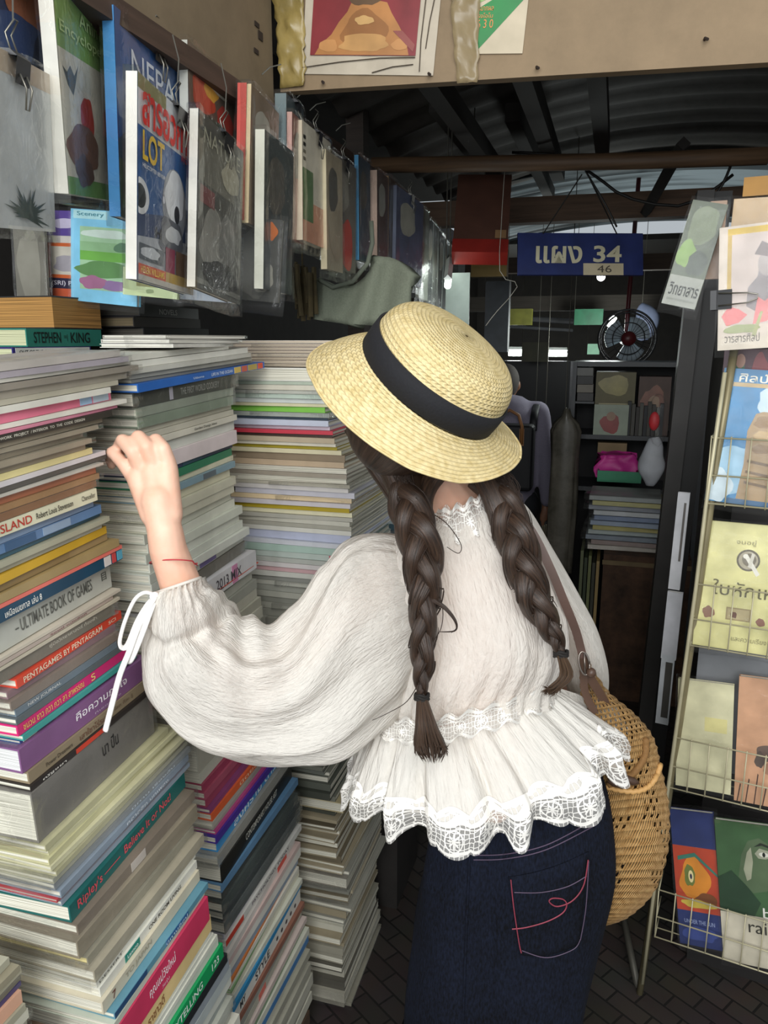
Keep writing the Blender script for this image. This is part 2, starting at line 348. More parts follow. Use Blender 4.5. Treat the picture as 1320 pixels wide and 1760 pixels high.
# dark post right of the passage
p0 = onY(1100, 1230, 2.5); pt = onY(1180, 520, 2.5)
po = MB()
for (dx0, dx1, k) in ((-.005, .04, 0), (.043, .09, 1)):
    bx = [Vector((p0.x - .035 * 0 + dx0 - .012, 2.45 + .03 * k, 0)), Vector((p0.x + dx1 - .012, 2.45 + .03 * k, 0))]
    tx = [Vector((pt.x + dx0 + .006, 2.45 + .03 * k, 1.99)), Vector((pt.x + dx1 + .006, 2.45 + .03 * k, 1.99))]
    po.add([bx[0], bx[1], bx[1] + Vector((0, .07, 0)), bx[0] + Vector((0, .07, 0)), tx[0], tx[1], tx[1] + Vector((0, .07, 0)), tx[0] + Vector((0, .07, 0))],
           [(0, 3, 2, 1), (4, 5, 6, 7), (0, 1, 5, 4), (1, 2, 6, 5), (2, 3, 7, 6), (3, 0, 4, 7)], k)
struct('post_dark', po, [mat('#302d2a', .5, 'plain', 0, .15), mat('#1c1a18', .5)])  # darker second strip paints the shade on the post's turned face
struct('post_stall_left', MB().box((-.9, 2.6, 0), (-.84, 2.66, 2.5)), DARKW)
# ------------------------------------------------------------------ stacks of books
NUM = {}
def build_stack(phrase, top_phrase, uref, entries, xf, yn, yf, width, mode, bottom_v, group, plane='X', jit=.004, landmark0='the top', sleeve_p=.3, tilt=0.0):
    tn = math.tan(math.radians(tilt))
    """entries: (v, colour, options). v = picture row of the entry's top edge at column uref on the stack's front"""
    def zof(u, v):
        z = 1.2
        for _ in range(8):
            q = onX(u, v, interp(xf, z)) if plane == 'X' else onY(u, v, interp(yn, z))
            z = q.z - (q.y - interp(yn, z)) * tn if plane == 'X' else q.z
        return z
    es = []
    for e in entries:
        v, c = e[0], e[1]; o = dict(e[2]) if len(e) > 2 else {}
        u = o.pop('u', uref); es.append([zof(u, v), c, o])
    zb = zof(es[-1][2].get('ub', uref), bottom_v); mark = None; cnt = 0
    for i, (z, c, o) in enumerate(es):
        z1 = es[i + 1][0] if i + 1 < len(es) else zb
        T = z - z1 - .0006
        if T < .0015: T = .0015
        zc = (z + z1) / 2; n = o.get('n', yn and interp(yn, zc)) + ru(-jit, jit) * o.get('jk', 1); f = o.get('f', interp(yf, zc)) + ru(-jit, jit) * 1.6
        x = interp(xf, zc) + ru(-jit, jit) * .8 + o.get('dx', 0); w = o.get('w', width if not (('arm' in group or 'near left' in group) and zc > 1.485) else .12) * ru(.94, 1.05)
        rz = o.get('rz', ru(-1.5, 1.5)); md = o.get('mode', mode)
        M = Matrix.Translation((x, n, z1)) @ Matrix.Rotation(math.radians(tilt), 4, 'X') @ Matrix.Rotation(math.radians(90 + rz), 4, 'Z')
        lab = o.get('label'); kind = o.get('kind', 'magazine' if T < .011 else 'book')
        sl = o.get('sleeve', 1 if rnd() < sleeve_p else 0)
        if lab: mark = o.get('mark'); cnt = 0; 
        else:
            cnt += 1; q = 'wrapped ' if sl else ''
            th = 'thick ' if T > .02 else 'thin ' if T < .005 else ''
            lab = f"{th}{cname(c)} {q}{kind}, {ORD[min(cnt, 40)]} below {mark or landmark0} of {phrase}" if not mark else f"{th}{cname(c)} {q}{kind}, {ORD[min(cnt, 40)]} below {mark} in {phrase}"
            if len(lab.split()) > 16: lab = lab.replace(f' in {phrase}', '')
        flat_book(M, f - n, w, T, c, o.get('pages', '#d8d4c5'), md, lab, kind, group, kind, sl, o.get('patches', ()), o.get('text'), o.get('tcol', '#1a1a1a'), o.get('texts', ()))
        es[i].append((x, n, z1))
    return zb
def corner_x(pts, y0): return [((q := onY(u, v, y0)).z, q.x) for u, v in pts]
def corner_y(pts, xf):
    r = []
    for u, v in pts:
        z = 1.2
        for _ in range(6): q = onX(u, v, interp(xf, z)); z = q.z
        r.append((q.z, q.y))
    return r
# --- near stack (left edge of the picture)
xf1 = corner_x([(5, 1130), (45, 1340), (112, 1560), (198, 1760)], .655) + [(1.6, -.64), (1.4, -.635)]
yn1 = [(0, .655), (1.2, .655), (1.25, .60), (1.7, .58)]
yf1 = corner_y([(208, 625), (236, 655), (175, 700), (218, 705), (160, 760), (140, 785), (185, 800), (157, 845), (170, 890), (200, 950), (206, 1000), (195, 1060), (205, 1120), (248, 1160), (255, 1215), (325, 1300), (335, 1400), (345, 1480), (352, 1560), (375, 1640), (400, 1700)], xf1)
E1 = [
 (622, '#b9b2aa', {'sleeve': 1}), (636, '#a79fa6', {'sleeve': 1}), (648, '#c5c1b6', {}), (656, '#8f877b', {'sleeve': 1}), (668, '#a39b8c', {'sleeve': 1}), (683, '#b6b09d', {}), (694, '#d9d6ca', {}),
 (707, '#e87f97', {'label': 'pink-spined book with a blue and white printed end, high in the near left stack', 'mark': 'the pink spine', 'patches': ((.78, .86, '#a8c4e0'), (.87, .98, '#c5d3e0')), 'sleeve': 0}),
 (725, '#dedacd', {}), (735, '#d3879a', {}),
 (742, '#3c3832', {'label': 'black-spined magazine with a long line of white lettering, near left stack', 'mark': 'the white-lettered black spine', 'text': 'CONSTRUCTION /  WORK  PROJECT  / INTERIOR  TO  THE  CODE  DESIGN', 'tcol': '#d8d4c4', 'sleeve': 0}),
 (756, '#8c8371', {}), (766, '#978d7a', {}), (776, '#847a68', {}), (787, '#9a8f7b', {'sleeve': 1}), (798, '#8f8570', {}),
 (809, '#dccf94', {'sleeve': 0}), (822, '#cfcacb', {}), (832, '#55534e', {}), (842, '#bdb8ad', {}), (848, '#a5684d', {}), (862, '#99764f', {'sleeve': 1}), (874, '#876244', {}),
 (888, '#d8d5b8', {'label': 'cream book lettered ISLAND in red with the author in black', 'mark': 'the cream ISLAND spine', 'sleeve': 0, 'texts': (('ISLAND', .28, .50, '#b5392c', .2, .62), ('Robert Louis Stevenson', .53, .80, '#2b2b26', .3, .45), ('Chancellor', .87, .98, '#55534a', .35, .4))}),
 (913, '#7d93ae', {'sleeve': 0, 'kind': 'book'}), (927, '#5f7fa5', {'patches': ((.3, .5, '#3e5e80'), (.55, .75, '#8fa5bd'))}), (945, '#3c5d6c', {}), (955, '#a8a690', {}), (966, '#b3b2a0', {}),
 (978, '#d0a62f', {'label': 'golden yellow spine below the blue spines in the near left stack', 'mark': 'the golden yellow spine'}), (994, '#9a835c', {'patches': ((.1, .7, '#8f7850'),)}), (1010, '#a28c60', {}),
 (1026, '#e07365', {'label': 'thin coral red book lying on the dark teal spine', 'mark': 'the coral red spine', 'sleeve': 0}),
 (1034, '#17435c', {'label': 'dark teal book with white Thai lettering and a red and blue printed end', 'mark': 'the dark teal Thai spine', 'sleeve': 0, 'patches': ((.86, .91, '#d8d0cb'), (.92, .95, '#c84a48'), (.96, 1, '#5fa8c0')), 'texts': (('เหนือเมฆกาล เล่ม 8', .22, .43, '#f0efe8', .2, .6),)}),
 (1058, '#b9bab0', {'label': 'thick pale grey book with ULTIMATE BOOK OF GAMES on its spine', 'mark': 'the ULTIMATE BOOK OF GAMES spine', 'sleeve': 0, 'kind': 'book', 'texts': (('– ULTIMATE BOOK OF GAMES', .30, .84, '#5f605a', .3, .42), ('目', .92, .96, '#55564f', .4, .3))}),
 (1116, '#c9bfae', {}), (1123, '#b8a89c', {'texts': (('ร้อยปี หนังสือดี', .45, .75, '#7a4a4a'),)}), (1132, '#c2b9a5', {}), (1140, '#7a7568', {'sleeve': 1, 'texts': (('คู่มือวิทยาศาสตร์ ท้องฟ้า', .4, .82, '#c8c4b4', .45, .4),)}),
 (1168, '#d84a33', {'label': 'red spine reading PENTAGAMES BY PENTAGRAM in cream letters', 'mark': 'the red PENTAGAMES spine', 'sleeve': 0, 'f': .87, 'n': .665, 'texts': (('PENTAGAMES BY PENTAGRAM', .05, .78, '#f0e0c4', .18, .64), ('SCI', .85, .93, '#f0e0c4', .3, .4))}),
 (1187, '#8a6f74', {'sleeve': 1}), (1203, '#84776c', {'sleeve': 1}), (1222, '#6e7c86', {'texts': (('NEW JOURNAL', .1, .4, '#d8d8d4'),)}), (1238, '#5d6568', {}),
 (1252, '#cf2870', {'label': 'bright magenta book with yellow Thai lettering', 'mark': 'the magenta spine', 'sleeve': 0, 'texts': (('ชนวน ชาว กวา กวา ลา ลาพรรณ', .04, .55, '#e8c56a', .25, .5), ('ร', .62, .66, '#f0d080', .15, .7))}),
 (1274, '#3e9a92', {'label': 'thin teal green book directly under the magenta spine', 'mark': 'the teal green spine', 'sleeve': 0}), (1286, '#28357c', {'patches': ((.02, .12, '#d8d4c8'),)}),
 (1294, '#7e5580', {'label': 'thick purple hardback with large white Thai lettering', 'mark': 'the thick purple Thai spine', 'sleeve': 0, 'pages': '#d8d8d8', 'texts': (('คือความภูมิใจ', .38, .80, '#efe9ee', .32, .5), ('ที่เธอภูมิใจ', .52, .74, '#c0aac2', .1, .14))}),
 (1345, '#8d7e66', {'label': 'brown book with dark red Thai letters under the purple one', 'mark': 'the brown Thai spine', 'sleeve': 0, 'texts': (('เสาใชาโร่รน', .38, .60, '#6d4a3a', .2, .6), ('โลก ก็จะ รู้', .68, .86, '#6d5a48', .3, .45), ('Power Dreamers', .12, .32, '#4a4034', .3, .35))}),
 (1372, '#2c2624', {'patches': ((.33, .55, '#c8402c'),), 'sleeve': 0, 'texts': (('ณัฐชยา', .08, .25, '#e8e4da'),)}),
 (1386, '#76726c', {'label': 'thick grey wrapped bundle with handwritten black Thai marks', 'mark': 'the grey bundle with handwriting', 'kind': 'book', 'sleeve': 1, 'texts': (('นา ปีน', .52, .66, '#1c1a1a', .5, .3),)}),
 (1432, '#b9b590', {'u': 100}), (1443, '#c7c39d', {'u': 105}), (1455, '#bdb991', {'u': 105}), (1467, '#cac6a3', {'u': 108}), (1479, '#b5b18e', {'u': 108}), (1490, '#a9a793', {'u': 110, 'sleeve': 1}),
 (1502, '#878b8c', {'u': 112, 'texts': (('นิทาน เรื่องสั้น', .5, .85, '#c9d4dc'),)}), (1514, '#8b98a6', {'u': 115, 'texts': (('คลาสสิก บทเพลง', .45, .8, '#e2e8ee'),)}),
 (1527, '#cc3540', {'u': 120, 'label': 'narrow red book lying on the dark green spine', 'mark': 'the narrow red spine', 'sleeve': 0}), (1536, '#8f9aa6', {'u': 120}),
 (1543, '#1d5f5b', {'u': 125, 'label': 'dark green spine with red Believe It or Not lettering', 'mark': 'the green Believe It or Not spine', 'sleeve': 0, 'n': .655, 'texts': (("Ripley's ——  Believe It or Not!", .05, .84, '#d8505a', .16, .7),)}),
 (1580, '#7c7062', {'u': 135, 'sleeve': 1, 'kind': 'book', 'patches': ((.40, .52, '#bdb4aa'),), 'label': 'brown wrapped hardback with a small white sticker below the green spine', 'mark': 'the brown hardback with the sticker'}),
 (1606, '#8d8370', {'u': 140, 'sleeve': 1, 'kind': 'book'}), (1640, '#8f8a78', {'u': 155, 'sleeve': 1, 'pages': '#e2cf92', 'kind': 'book', 'label': 'thick wrapped book with gilt cream page edges, near left stack', 'mark': 'the book with gilt page edges'}),
 (1672, '#a49c88', {'u': 150, 'sleeve': 1}), (1690, '#d5d3c5', {'u': 165, 'sleeve': 0, 'texts': (('DESSERT', .02, .22, '#33312c'),)}),
 (1700, '#d6d4c8', {'u': 170, 'sleeve': 0, 'label': 'white book with coloured index tabs and ONE ROOM LIVING on its spine', 'mark': 'the white ONE ROOM LIVING spine', 'patches': ((.22, .36, '#1f8272'),), 'texts': (('ONE ROOM LIVING', .45, .8, '#33322e', .25, .45), ('Lannoo', .24, .34, '#e0f0e8', .3, .4))}),
 (1722, '#c9c0a9', {'u': 175, 'sleeve': 0, 'texts': (('TO JAPAN', .2, .45, '#a39a84'), ('7', .08, .11, '#6d3024', .2, .6))}), (1748, '#5f8fa0', {'u': 185, 'sleeve': 0, 'patches': ((.0, .3, '#2d4d70'), (.5, .75, '#346090')), 'texts': (('นิทานอิสป', .5, .74, '#c8dce8'),)}),
 (1762, '#bfc4b4', {'u': 190, 'sleeve': 0}),
 (1776, '#c93a5c', {'u': 192, 'label': 'wide crimson book with white Thai title, lowest bright spine at bottom left', 'mark': 'the crimson Thai spine', 'sleeve': 0, 'kind': 'book', 'texts': (('คุณแม่วัยใหม่', .30, .58, '#f4e6e8', .3, .5), ('วัยรุ่น', .42, .50, '#e8b8c4', .08, .18))}),
 (1820, '#e0c48a', {'u': 200, 'sleeve': 0, 'texts': (('ราชาวดี', .25, .42, '#8a5a3a'),)}), (1850, '#d6d6c9', {'u': 205, 'sleeve': 0}), (1860, '#cdcdc0', {'u': 205, 'sleeve': 0}), (1870, '#d2d2c4', {'u': 205, 'sleeve': 0}), (1880, '#c5c8ba', {'u': 205, 'sleeve': 0}),
 (1890, '#189556', {'u': 210, 'label': 'bright green spine with white capitals at the foot of the near stack', 'mark': 'the bright green spine', 'sleeve': 0, 'texts': (('STORYTELLING', .3, .75, '#e8f4ea'), ('123', .86, .94, '#e8f4ea'))}),
 (1920, '#26282a', {'u': 212, 'sleeve': 0}), (1936, '#8b9298', {'u': 215, 'sleeve': 0}), (1960, '#a9b0ae', {'u': 215, 'sleeve': 0}), (1985, '#c8cabf', {'u': 215, 'sleeve': 0}), (2012, '#8f9490', {'u': 215}), (2040, '#b4b6aa', {'u': 215}), (2066, '#a09f94', {'u': 215}), (2095, '#cfcdbf', {'u': 215}), (2125, '#7f827c', {'u': 215}), (2150, '#bdbbae', {'u': 215, 'ub': 215}),
]
zb = build_stack('the near left stack', '', 20, E1, xf1, yn1, yf1, .21, 'S', 2185, 'books stacked flat in the near left pile', sleeve_p=.22, jit=.005, tilt=3.2)
PL = mat('#4b3a2c', .8, 'wood', 0, .2)
struct('trim_2', MB().box((-.86, .30, 0), (-.58, .92, zb)), PL)
# --- scrap of the pile at the lower left corner, nearer still
xf0 = [(0, -.60), (1.2, -.625)]; yn0 = [(0, .36), (1.2, .36)]; yf0 = [(0, .62), (.88, .60), (1, .575)]
E0 = [(1640, '#a8a592', {}), (1655, '#8f8873', {}), (1668, '#b3ad94', {}), (1682, '#6f6a5c', {}), (1695, '#463f66', {}), (1704, '#cf9f85', {'label': 'peach spine with pale lettering at the lower left corner', 'mark': 'the peach spine', 'texts': (('READERS', .4, .85, '#e8d0bc'),)}), (1730, '#9b9885', {}), (1745, '#c8c5b4', {}), (1765, '#8c8a78', {})]
zb0 = build_stack('the corner pile', '', 30, E0, xf0, yn0, yf0, .21, 'S', 1800, 'books in the pile at the lower left corner', sleeve_p=.3)
struct('trim_3', MB().box((-.86, -.2, 0), (-.52, .27, zb0)).box((-.86, .26, zb0 - .04), (-.6, .62, zb0 - .001)), PL)
# --- second stack
zz = lambda u, v, x=-.63: onX(u, v, x).z
xf2 = [(1.62, -.64), (1.2, -.635), (1.0, -.625), (.86, -.625), (.70, -.60), (.45, -.60), (.2, -.58)]
yn2 = [(1.7, .93), (1.05, .94), (.9, 1.03), (.0, 1.05)]
yf2 = corner_y([(415, 600), (440, 640), (400, 665), (398, 700), (405, 760), (398, 830), (412, 880), (430, 940), (445, 1010), (450, 1080)], xf2) + [(.95, 1.33), (.8, 1.36), (.0, 1.37)]
E2 = [
 (598, '#d8d6ca', {'sleeve': 1, 'f': 1.22}), (608, '#dbd9ce', {'sleeve': 0}), (619, '#cbc9be', {'sleeve': 1}), (628, '#a9a79c', {'sleeve': 0}), (636, '#8f8d84', {}),
 (642, '#2e66b4', {'label': 'blue spine reading LIFE IN THE OCEAN with a red and yellow end', 'mark': 'the blue OCEAN spine', 'sleeve': 0, 'f': 1.36, 'dx': .012, 'patches': ((.70, .76, '#d9b85a'), (.77, .82, '#c9583c'), (.83, .92, '#b8a04a'), (.93, .98, '#d8502c')), 'texts': (('Usborne', .36, .44, '#cfe0f4', .35, .3), ('LIFE IN THE OCEAN', .50, .68, '#dfe9f6', .3, .42))}),
 (656, '#46473f', {'label': 'dark charcoal spine with faint lettering under the blue OCEAN spine', 'mark': 'the dark charcoal spine', 'sleeve': 1, 'patches': ((.30, .33, '#a8a4ac'),), 'texts': (('THE FIRST WORLD COOKERY', .4, .8, '#8f9088'),)}),
 (680, '#8d9384', {'sleeve': 1}), (695, '#7f8a78', {'sleeve': 1}), (712, '#c6c1b0', {}), (722, '#bdb8a8', {}), (732, '#cfcaba', {'texts': (('Garden Design Ideas', .5, .75, '#4a463e'),)}), (743, '#cfd0c6', {'sleeve': 0}), (762, '#d6c9c8', {'label': 'pale pink boxed book right of the reaching fingers', 'mark': 'the pale pink box spine', 'kind': 'book', 'sleeve': 0}),
 (788, '#33405a', {'patches': ((.4, .62, '#2c5060'),)}), (796, '#2f7a58', {'label': 'green spine beside the back of her hand', 'mark': 'the green spine by the hand', 'sleeve': 0}), (810, '#d5d0b4', {}), (820, '#7f9aa5', {'patches': ((.6, .75, '#5f6a70'),)}), (832, '#cbc7ae', {}), (848, '#cdcab4', {}), (864, '#c9c6b2', {}),
 (880, '#cfd0c0', {'sleeve': 0}), (896, '#d2d3c5', {'sleeve': 0}), (912, '#cdd0c2', {'sleeve': 0}), (928, '#d3d5c9', {'sleeve': 0}), (944, '#cfd2c6', {'sleeve': 0}), (960, '#d2d4ca', {'sleeve': 0}),
 (975, '#d0d2c8', {'label': 'white spine with a lilac label near the cuff', 'mark': 'the lilac-labelled white spine', 'sleeve': 0, 'patches': ((.48, .66, '#7d6fa8'),)}), (992, '#6e6a60', {'sleeve': 1}),
 (1015, '#cfced0', {'label': 'pale spine marked 2013 MIX above the puffed cuff', 'mark': 'the pale 2013 MIX spine', 'sleeve': 0, 'patches': ((.72, .78, '#c884a8'),), 'texts': (('2013 MIX', .55, .82, '#4a444c', .25, .5),)}),
 (1032, '#c04a34', {'u': 360, 'sleeve': 0, 'patches': ((0, .6, '#3a2a2a'),)}), (1046, '#a3a59a', {}), (1062, '#b0b1a6', {}), (1080, '#9b9c92', {}), (1100, '#b5b3a5', {}), (1120, '#a9a798', {}), (1140, '#c5c2b2', {}), (1165, '#b3b0a0', {}), (1190, '#cbc8b8', {}), (1215, '#b8b5a6', {}), (1240, '#c4c1b1', {}), (1265, '#bdbaab', {}),
 (1290, '#d0cfc0', {'u': 380}), (1306, '#a54560', {'u': 385, 'sleeve': 0, 'kind': 'magazine'}), (1316, '#b35a70', {'u': 390, 'sleeve': 0}), (1326, '#a64a62', {'u': 395, 'sleeve': 0}), (1338, '#8c4a78', {'u': 400, 'sleeve': 0}),
 (1342, '#e0663a', {'u': 405, 'label': 'orange spine under the magenta magazines of the second stack', 'mark': 'the orange spine', 'sleeve': 0, 'texts': (('นิตยสาร', .3, .6, '#f0d0b0'),)}), (1352, '#b8b4a8', {'u': 410}), (1362, '#a5a198', {'u': 412}),
 (1372, '#b84a84', {'u': 412, 'sleeve': 0}), (1380, '#4a3596', {'u': 412, 'label': 'violet spine in the second stack below her sleeve', 'mark': 'the violet spine', 'sleeve': 0}),
 (1396, '#3f8fc8', {'u': 412, 'label': 'blue spine with white brush lettering under her sleeve', 'mark': 'the brush-lettered blue spine', 'sleeve': 0, 'texts': (('สงคราม ดาว', .2, .8, '#e8f2f8', .15, .7),)}), (1414, '#9b9a92', {'u': 415, 'sleeve': 1}),
 (1430, '#23231f', {'u': 420, 'label': 'black hardback with small white capitals in the second stack', 'mark': 'the black hardback', 'sleeve': 0, 'kind': 'book', 'texts': (('CONTEMPORARY HOUSE ART', .3, .75, '#c9c9be', .35, .35),)}), (1456, '#5f86a8', {'u': 425, 'sleeve': 0}),
 (1470, '#3d4342', {'u': 425, 'sleeve': 1, 'kind': 'book', 'jk': 2}), (1488, '#46504e', {'u': 425, 'sleeve': 1}), (1506, '#353e3f', {'u': 425, 'sleeve': 1}), (1522, '#5a6160', {'u': 425, 'sleeve': 1}),
 (1536, '#c9c5d0', {'u': 430}), (1546, '#d0cfc8', {'u': 430, 'sleeve': 0, 'patches': ((0, .2, '#c84a3a'),), 'texts': (('PSYCHOLOGY TODAY', .3, .8, '#5a4a5a'),)}), (1558, '#b7b9b5', {'u': 430, 'sleeve': 0, 'texts': (('IMAGES OF NATURE', .3, .8, '#77808a'),)}), (1572, '#d5cfc8', {'u': 430, 'sleeve': 0, 'patches': ((.7, .85, '#d85040'),)}), (1584, '#cfb8b2', {'u': 430, 'sleeve': 0}), (1594, '#dcdad0', {'u': 430, 'sleeve': 0}), (1604, '#8f9dac', {'u': 435, 'sleeve': 0}),
 (1616, '#cf7c42', {'u': 435, 'sleeve': 0}), (1622, '#d9d7ca', {'u': 435, 'sleeve': 0}), (1632, '#86a878', {'u': 435, 'sleeve': 0}), (1638, '#d7d4c0', {'u': 435, 'sleeve': 0}), (1652, '#cfd0c2', {'u': 435, 'sleeve': 0}),
 (1664, '#3287b8', {'u': 435, 'label': 'bright blue spine low in the second stack', 'mark': 'the bright blue spine', 'sleeve': 0}),
 (1676, '#d6d5cc', {'u': 435, 'label': 'white spine lettered STYLE just under the bright blue one', 'mark': 'the white STYLE spine', 'sleeve': 0, 'texts': (('MY', .1, .17, '#3a3e44'), ('STYLE', .30, .5, '#3a3e44', .2, .6), ('• • • • •', .6, .92, '#4a4a50', .3, .3))}),
 (1696, '#8b5f4f', {'u': 440, 'sleeve': 0}), (1708, '#8f9088', {'u': 440}), (1722, '#a8a898', {'u': 440, 'sleeve': 1, 'patches': ((.3, .4, '#c85a48'),)}), (1738, '#c9b9b2', {'u': 440}), (1750, '#7f9578', {'u': 440}), (1764, '#c8c8ba', {'u': 440}), (1780, '#4878a8', {'u': 440}), (1795, '#b5b3a5', {'u': 440}), (1812, '#9d9b8d', {'u': 440}), (1830, '#bab7a8', {'u': 440}), (1850, '#a5a395', {'u': 440}), (1872, '#b9b7a9', {'u': 440}), (1895, '#8d8b80', {'u': 440}), (1915, '#c2c0b1', {'u': 440, 'ub': 440}),
]
zb2 = build_stack('the second stack', '', 330, E2, xf2, yn2, yf2, .22, 'S', 1935, 'books stacked flat in the second pile, behind her arm', sleeve_p=.2, tilt=2.6)
struct('trim_4', MB().box((-.84, 1.0, 0), (-.58, 1.36, zb2)), PL)
# --- third stack: short ends face the passage mouth
xf3 = corner_x([(540, 612), (548, 650), (560, 710), (585, 780), (604, 850), (600, 960), (598, 1060)], 1.385) + corner_x([(560, 1300), (568, 1370), (580, 1400), (578, 1450), (598, 1500), (605, 1560), (585, 1610), (592, 1700), (596, 1735)], 1.46)
yn3 = [(1.7, 1.385), (1.0, 1.385), (.85, 1.45), (0, 1.46)]; yf3 = [(1.7, 1.62), (1.2, 1.66), (1.0, 1.70), (.0, 1.74)]
C3 = [(632, '#d8d6cc', {'mode': 'F'}), (655, '#a3ad9c'), (661, '#c3beae'), (670, '#b3b3a8'), (676, '#bccabc'), (684, '#cfd4cf'), (692, '#cdc7a4'),
 (698, '#7dbb4c', {'label': 'bright green spine in the third stack under the hat brim', 'mark': 'the bright green spine', 'sleeve': 0}), (708, '#9fa39b'), (716, '#34404c'), (720, '#bcc0cf'), (730, '#c8bcc8'),
 (737, '#c23a4a', {'label': 'thin red spine in the third stack under the hat brim', 'mark': 'the thin red spine', 'sleeve': 0}), (744, '#4a3a34'), (749, '#b7a78e'), (758, '#d6cfbd'), (764, '#a5952f'), (770, '#d4cba9'), (778, '#8d7c66'), (790, '#bba58a'), (800, '#d8d2c4', {'mode': 'F'}), (809, '#9d9384'), (816, '#d2ccbc', {'mode': 'F'}), (826, '#b1ab9b'), (832, '#cfcac6'), (840, '#c2c0c8'), (850, '#d9c39d'), (858, '#c9c3c6'),
 (866, '#b09a2a', {'label': 'mustard yellow spine in the third stack beside her braid', 'mark': 'the mustard yellow spine', 'sleeve': 0}), (874, '#d8d2b2'), (882, '#b0ada1'), (889, '#c5c2b4'), (897, '#a6a396'), (904, '#d2d0c6'),
 (912, '#b6bbd0', {'label': 'lavender blue boxed magazine set in the third stack', 'mark': 'the lavender blue spine', 'sleeve': 0}), (926, '#c9cbd2'), (934, '#a9c0b5'), (946, '#b4bfb8', {'patches': ((0, .14, '#c0405a'),)}), (956, '#b0b3ac'), (964, '#cfc9c8'), (972, '#c9a5a8'), (980, '#c8c8c0'), (989, '#8f908a'), (997, '#b8b8ae'), (1006, '#9d9e95'), (1015, '#adada2'), (1025, '#8b8c83'), (1035, '#a6a69b'), (1046, '#96968c'), (1058, '#aaa99e')]
E3 = [(a[0], a[1], dict(a[2]) if len(a) > 2 else {}) for a in C3]
zb3u = build_stack('the third stack', '', 470, E3, xf3, yn3, yf3, .27, 'E', 1075, 'magazines in the upper third pile under the hat', plane='Y', sleeve_p=.18, jit=.007)
v = 1076; E3b = []
random.seed(11)
greys = ['#a9a89c', '#8e8d83', '#b8b5a7', '#9b998e', '#c2bfb0', '#7d7c72']
mids = ['#5c5f56', '#74756a', '#88897c', '#44473f', '#686b63']
tans = ['#8a806a', '#9a8f77', '#786e5a', '#a89d85', '#6a614f', '#90866f']
while v < 1738:
    t = ru(13, 24) if v < 1280 else ru(5, 12)
    if v < 1280: c = random.choice(greys); 
    elif v < 1400: c = random.choice(mids)
    elif v < 1480: c = random.choice(tans)
    elif v < 1620: c = random.choice(greys + tans)
    else: c = random.choice(['#9a9687', '#55524a', '#aeaa9b', '#7b776c']); t = ru(9, 17)
    o = {'mode': 'F' if rnd() < .4 else 'E', 'jk': 1.5}
    if 'jut' not in NUM and abs(v - 1388) < 8: NUM['jut'] = 1; c = '#b8aa86'; o['label'] = 'tan folded magazine jutting out of the lower third stack'; o['mark'] = 'the jutting tan magazine'; o['dx'] = .02; t = 17
    if abs(v - 1500) < 9 and 'done' not in NUM: NUM['done'] = 1; o['label'] = 'large wrapped magazine with crumpled film at the middle of the lower third stack'; o['mark'] = 'the large crumpled wrap'; o['sleeve'] = 1; o['w'] = .3; t = 18; c = '#8d877b'
    E3b.append((v, c, o)); v += t
zb3 = build_stack('the lower third stack', '', 555, E3b, xf3, yn3, yf3, .24, 'E', 1740, 'magazines in the lower third pile beside her jeans', plane='Y', sleeve_p=.16, jit=.009, landmark0='the top')
struct('trim_5', MB().box((-.80, 1.49, 0), (-.55, 1.72, max(zb3, .03))), PL)
# --- fourth stack, seen between the brim and the braid
xf4 = [(0, -.50), (1.6, -.47)]; yn4 = [(0, 1.80), (2, 1.80)]; yf4 = [(0, 2.05), (2, 2.05)]
E4 = [(825 + i * 11, c, {}) for i, c in enumerate(['#8a8f92', '#b5b8b4', '#c8c8c0', '#2f86b5', '#9fd0de', '#4f98b8', '#cfe0e2', '#55707c', '#6c7478', '#a5a8a4', '#80867f', '#9da39a'])]
E4[3][2].update(label='bright blue spine in the pile seen behind her left braid', mark='the bright blue spine')
zb4 = build_stack('the fourth stack', '', 700, E4, xf4, yn4, yf4, .26, 'E', 960, 'magazines in the fourth pile behind her braid', plane='Y', sleeve_p=.3)
struct('trim_6', MB().box((-.82, 1.82, 0), (-.50, 2.05, zb4)), DARK)
# --- loose magazines fanned out on the third stack
zt = onY(470, 632, 1.385).z + .0012
fan = [('#b9a995', 'brown-edged'), ('#cdbfae', 'cream-edged'), ('#b09f8d', 'tan-edged'), ('#d3c7b6', 'pale cream'), ('#a8998a', 'grey-brown'), ('#c7b7a6', 'beige'), ('#bcab98', 'brown paper'), ('#d8cebf', 'off-white')]
xs = -.80
for i, (c, nm) in enumerate(fan):
    T = .0052
    M = Matrix.Translation((-.485 - .004 * i + ru(-.006, .006), 1.40 + .006 * i, zt + i * (T + .0012))) @ Matrix.Rotation(math.radians(90 - 7 + 2.5 * i), 4, 'Z') @ Matrix.Rotation(math.radians(.0), 4, 'Y')
    flat_book(M, .20, .30, T, c, '#c7b9a6', 'F', f"{nm} thin magazine in the loose fan behind the brim, {ORD[len(fan) - i]} from the top", 'magazine', 'loose thin magazines fanned on the third stack', 'magazine', 1 if i % 3 == 0 else 0)
# flat white magazines lying across the top of the second stack
zt2 = max(onX(330, 598, -.64).z, 0) + .001
for i, (c, s) in enumerate((('#dddad0', 'lowest of three'), ('#cfccc4', 'middle of three'), ('#bab4ab', 'topmost of three'))):
    M = Matrix.Translation((-.625 - .012 * i, 1.02 + .01 * i, zt2 + i * .0065)) @ Matrix.Rotation(math.radians(90 + 4 - 5 * i), 4, 'Z')
    flat_book(M, .22, .12, .0055, c, '#d8d5cb', 'F' if i else 'S', f'pale wrapped magazine lying skewed on the second stack, {s}', 'magazine', 'skewed magazines on top of the second stack', 'magazine', 1)
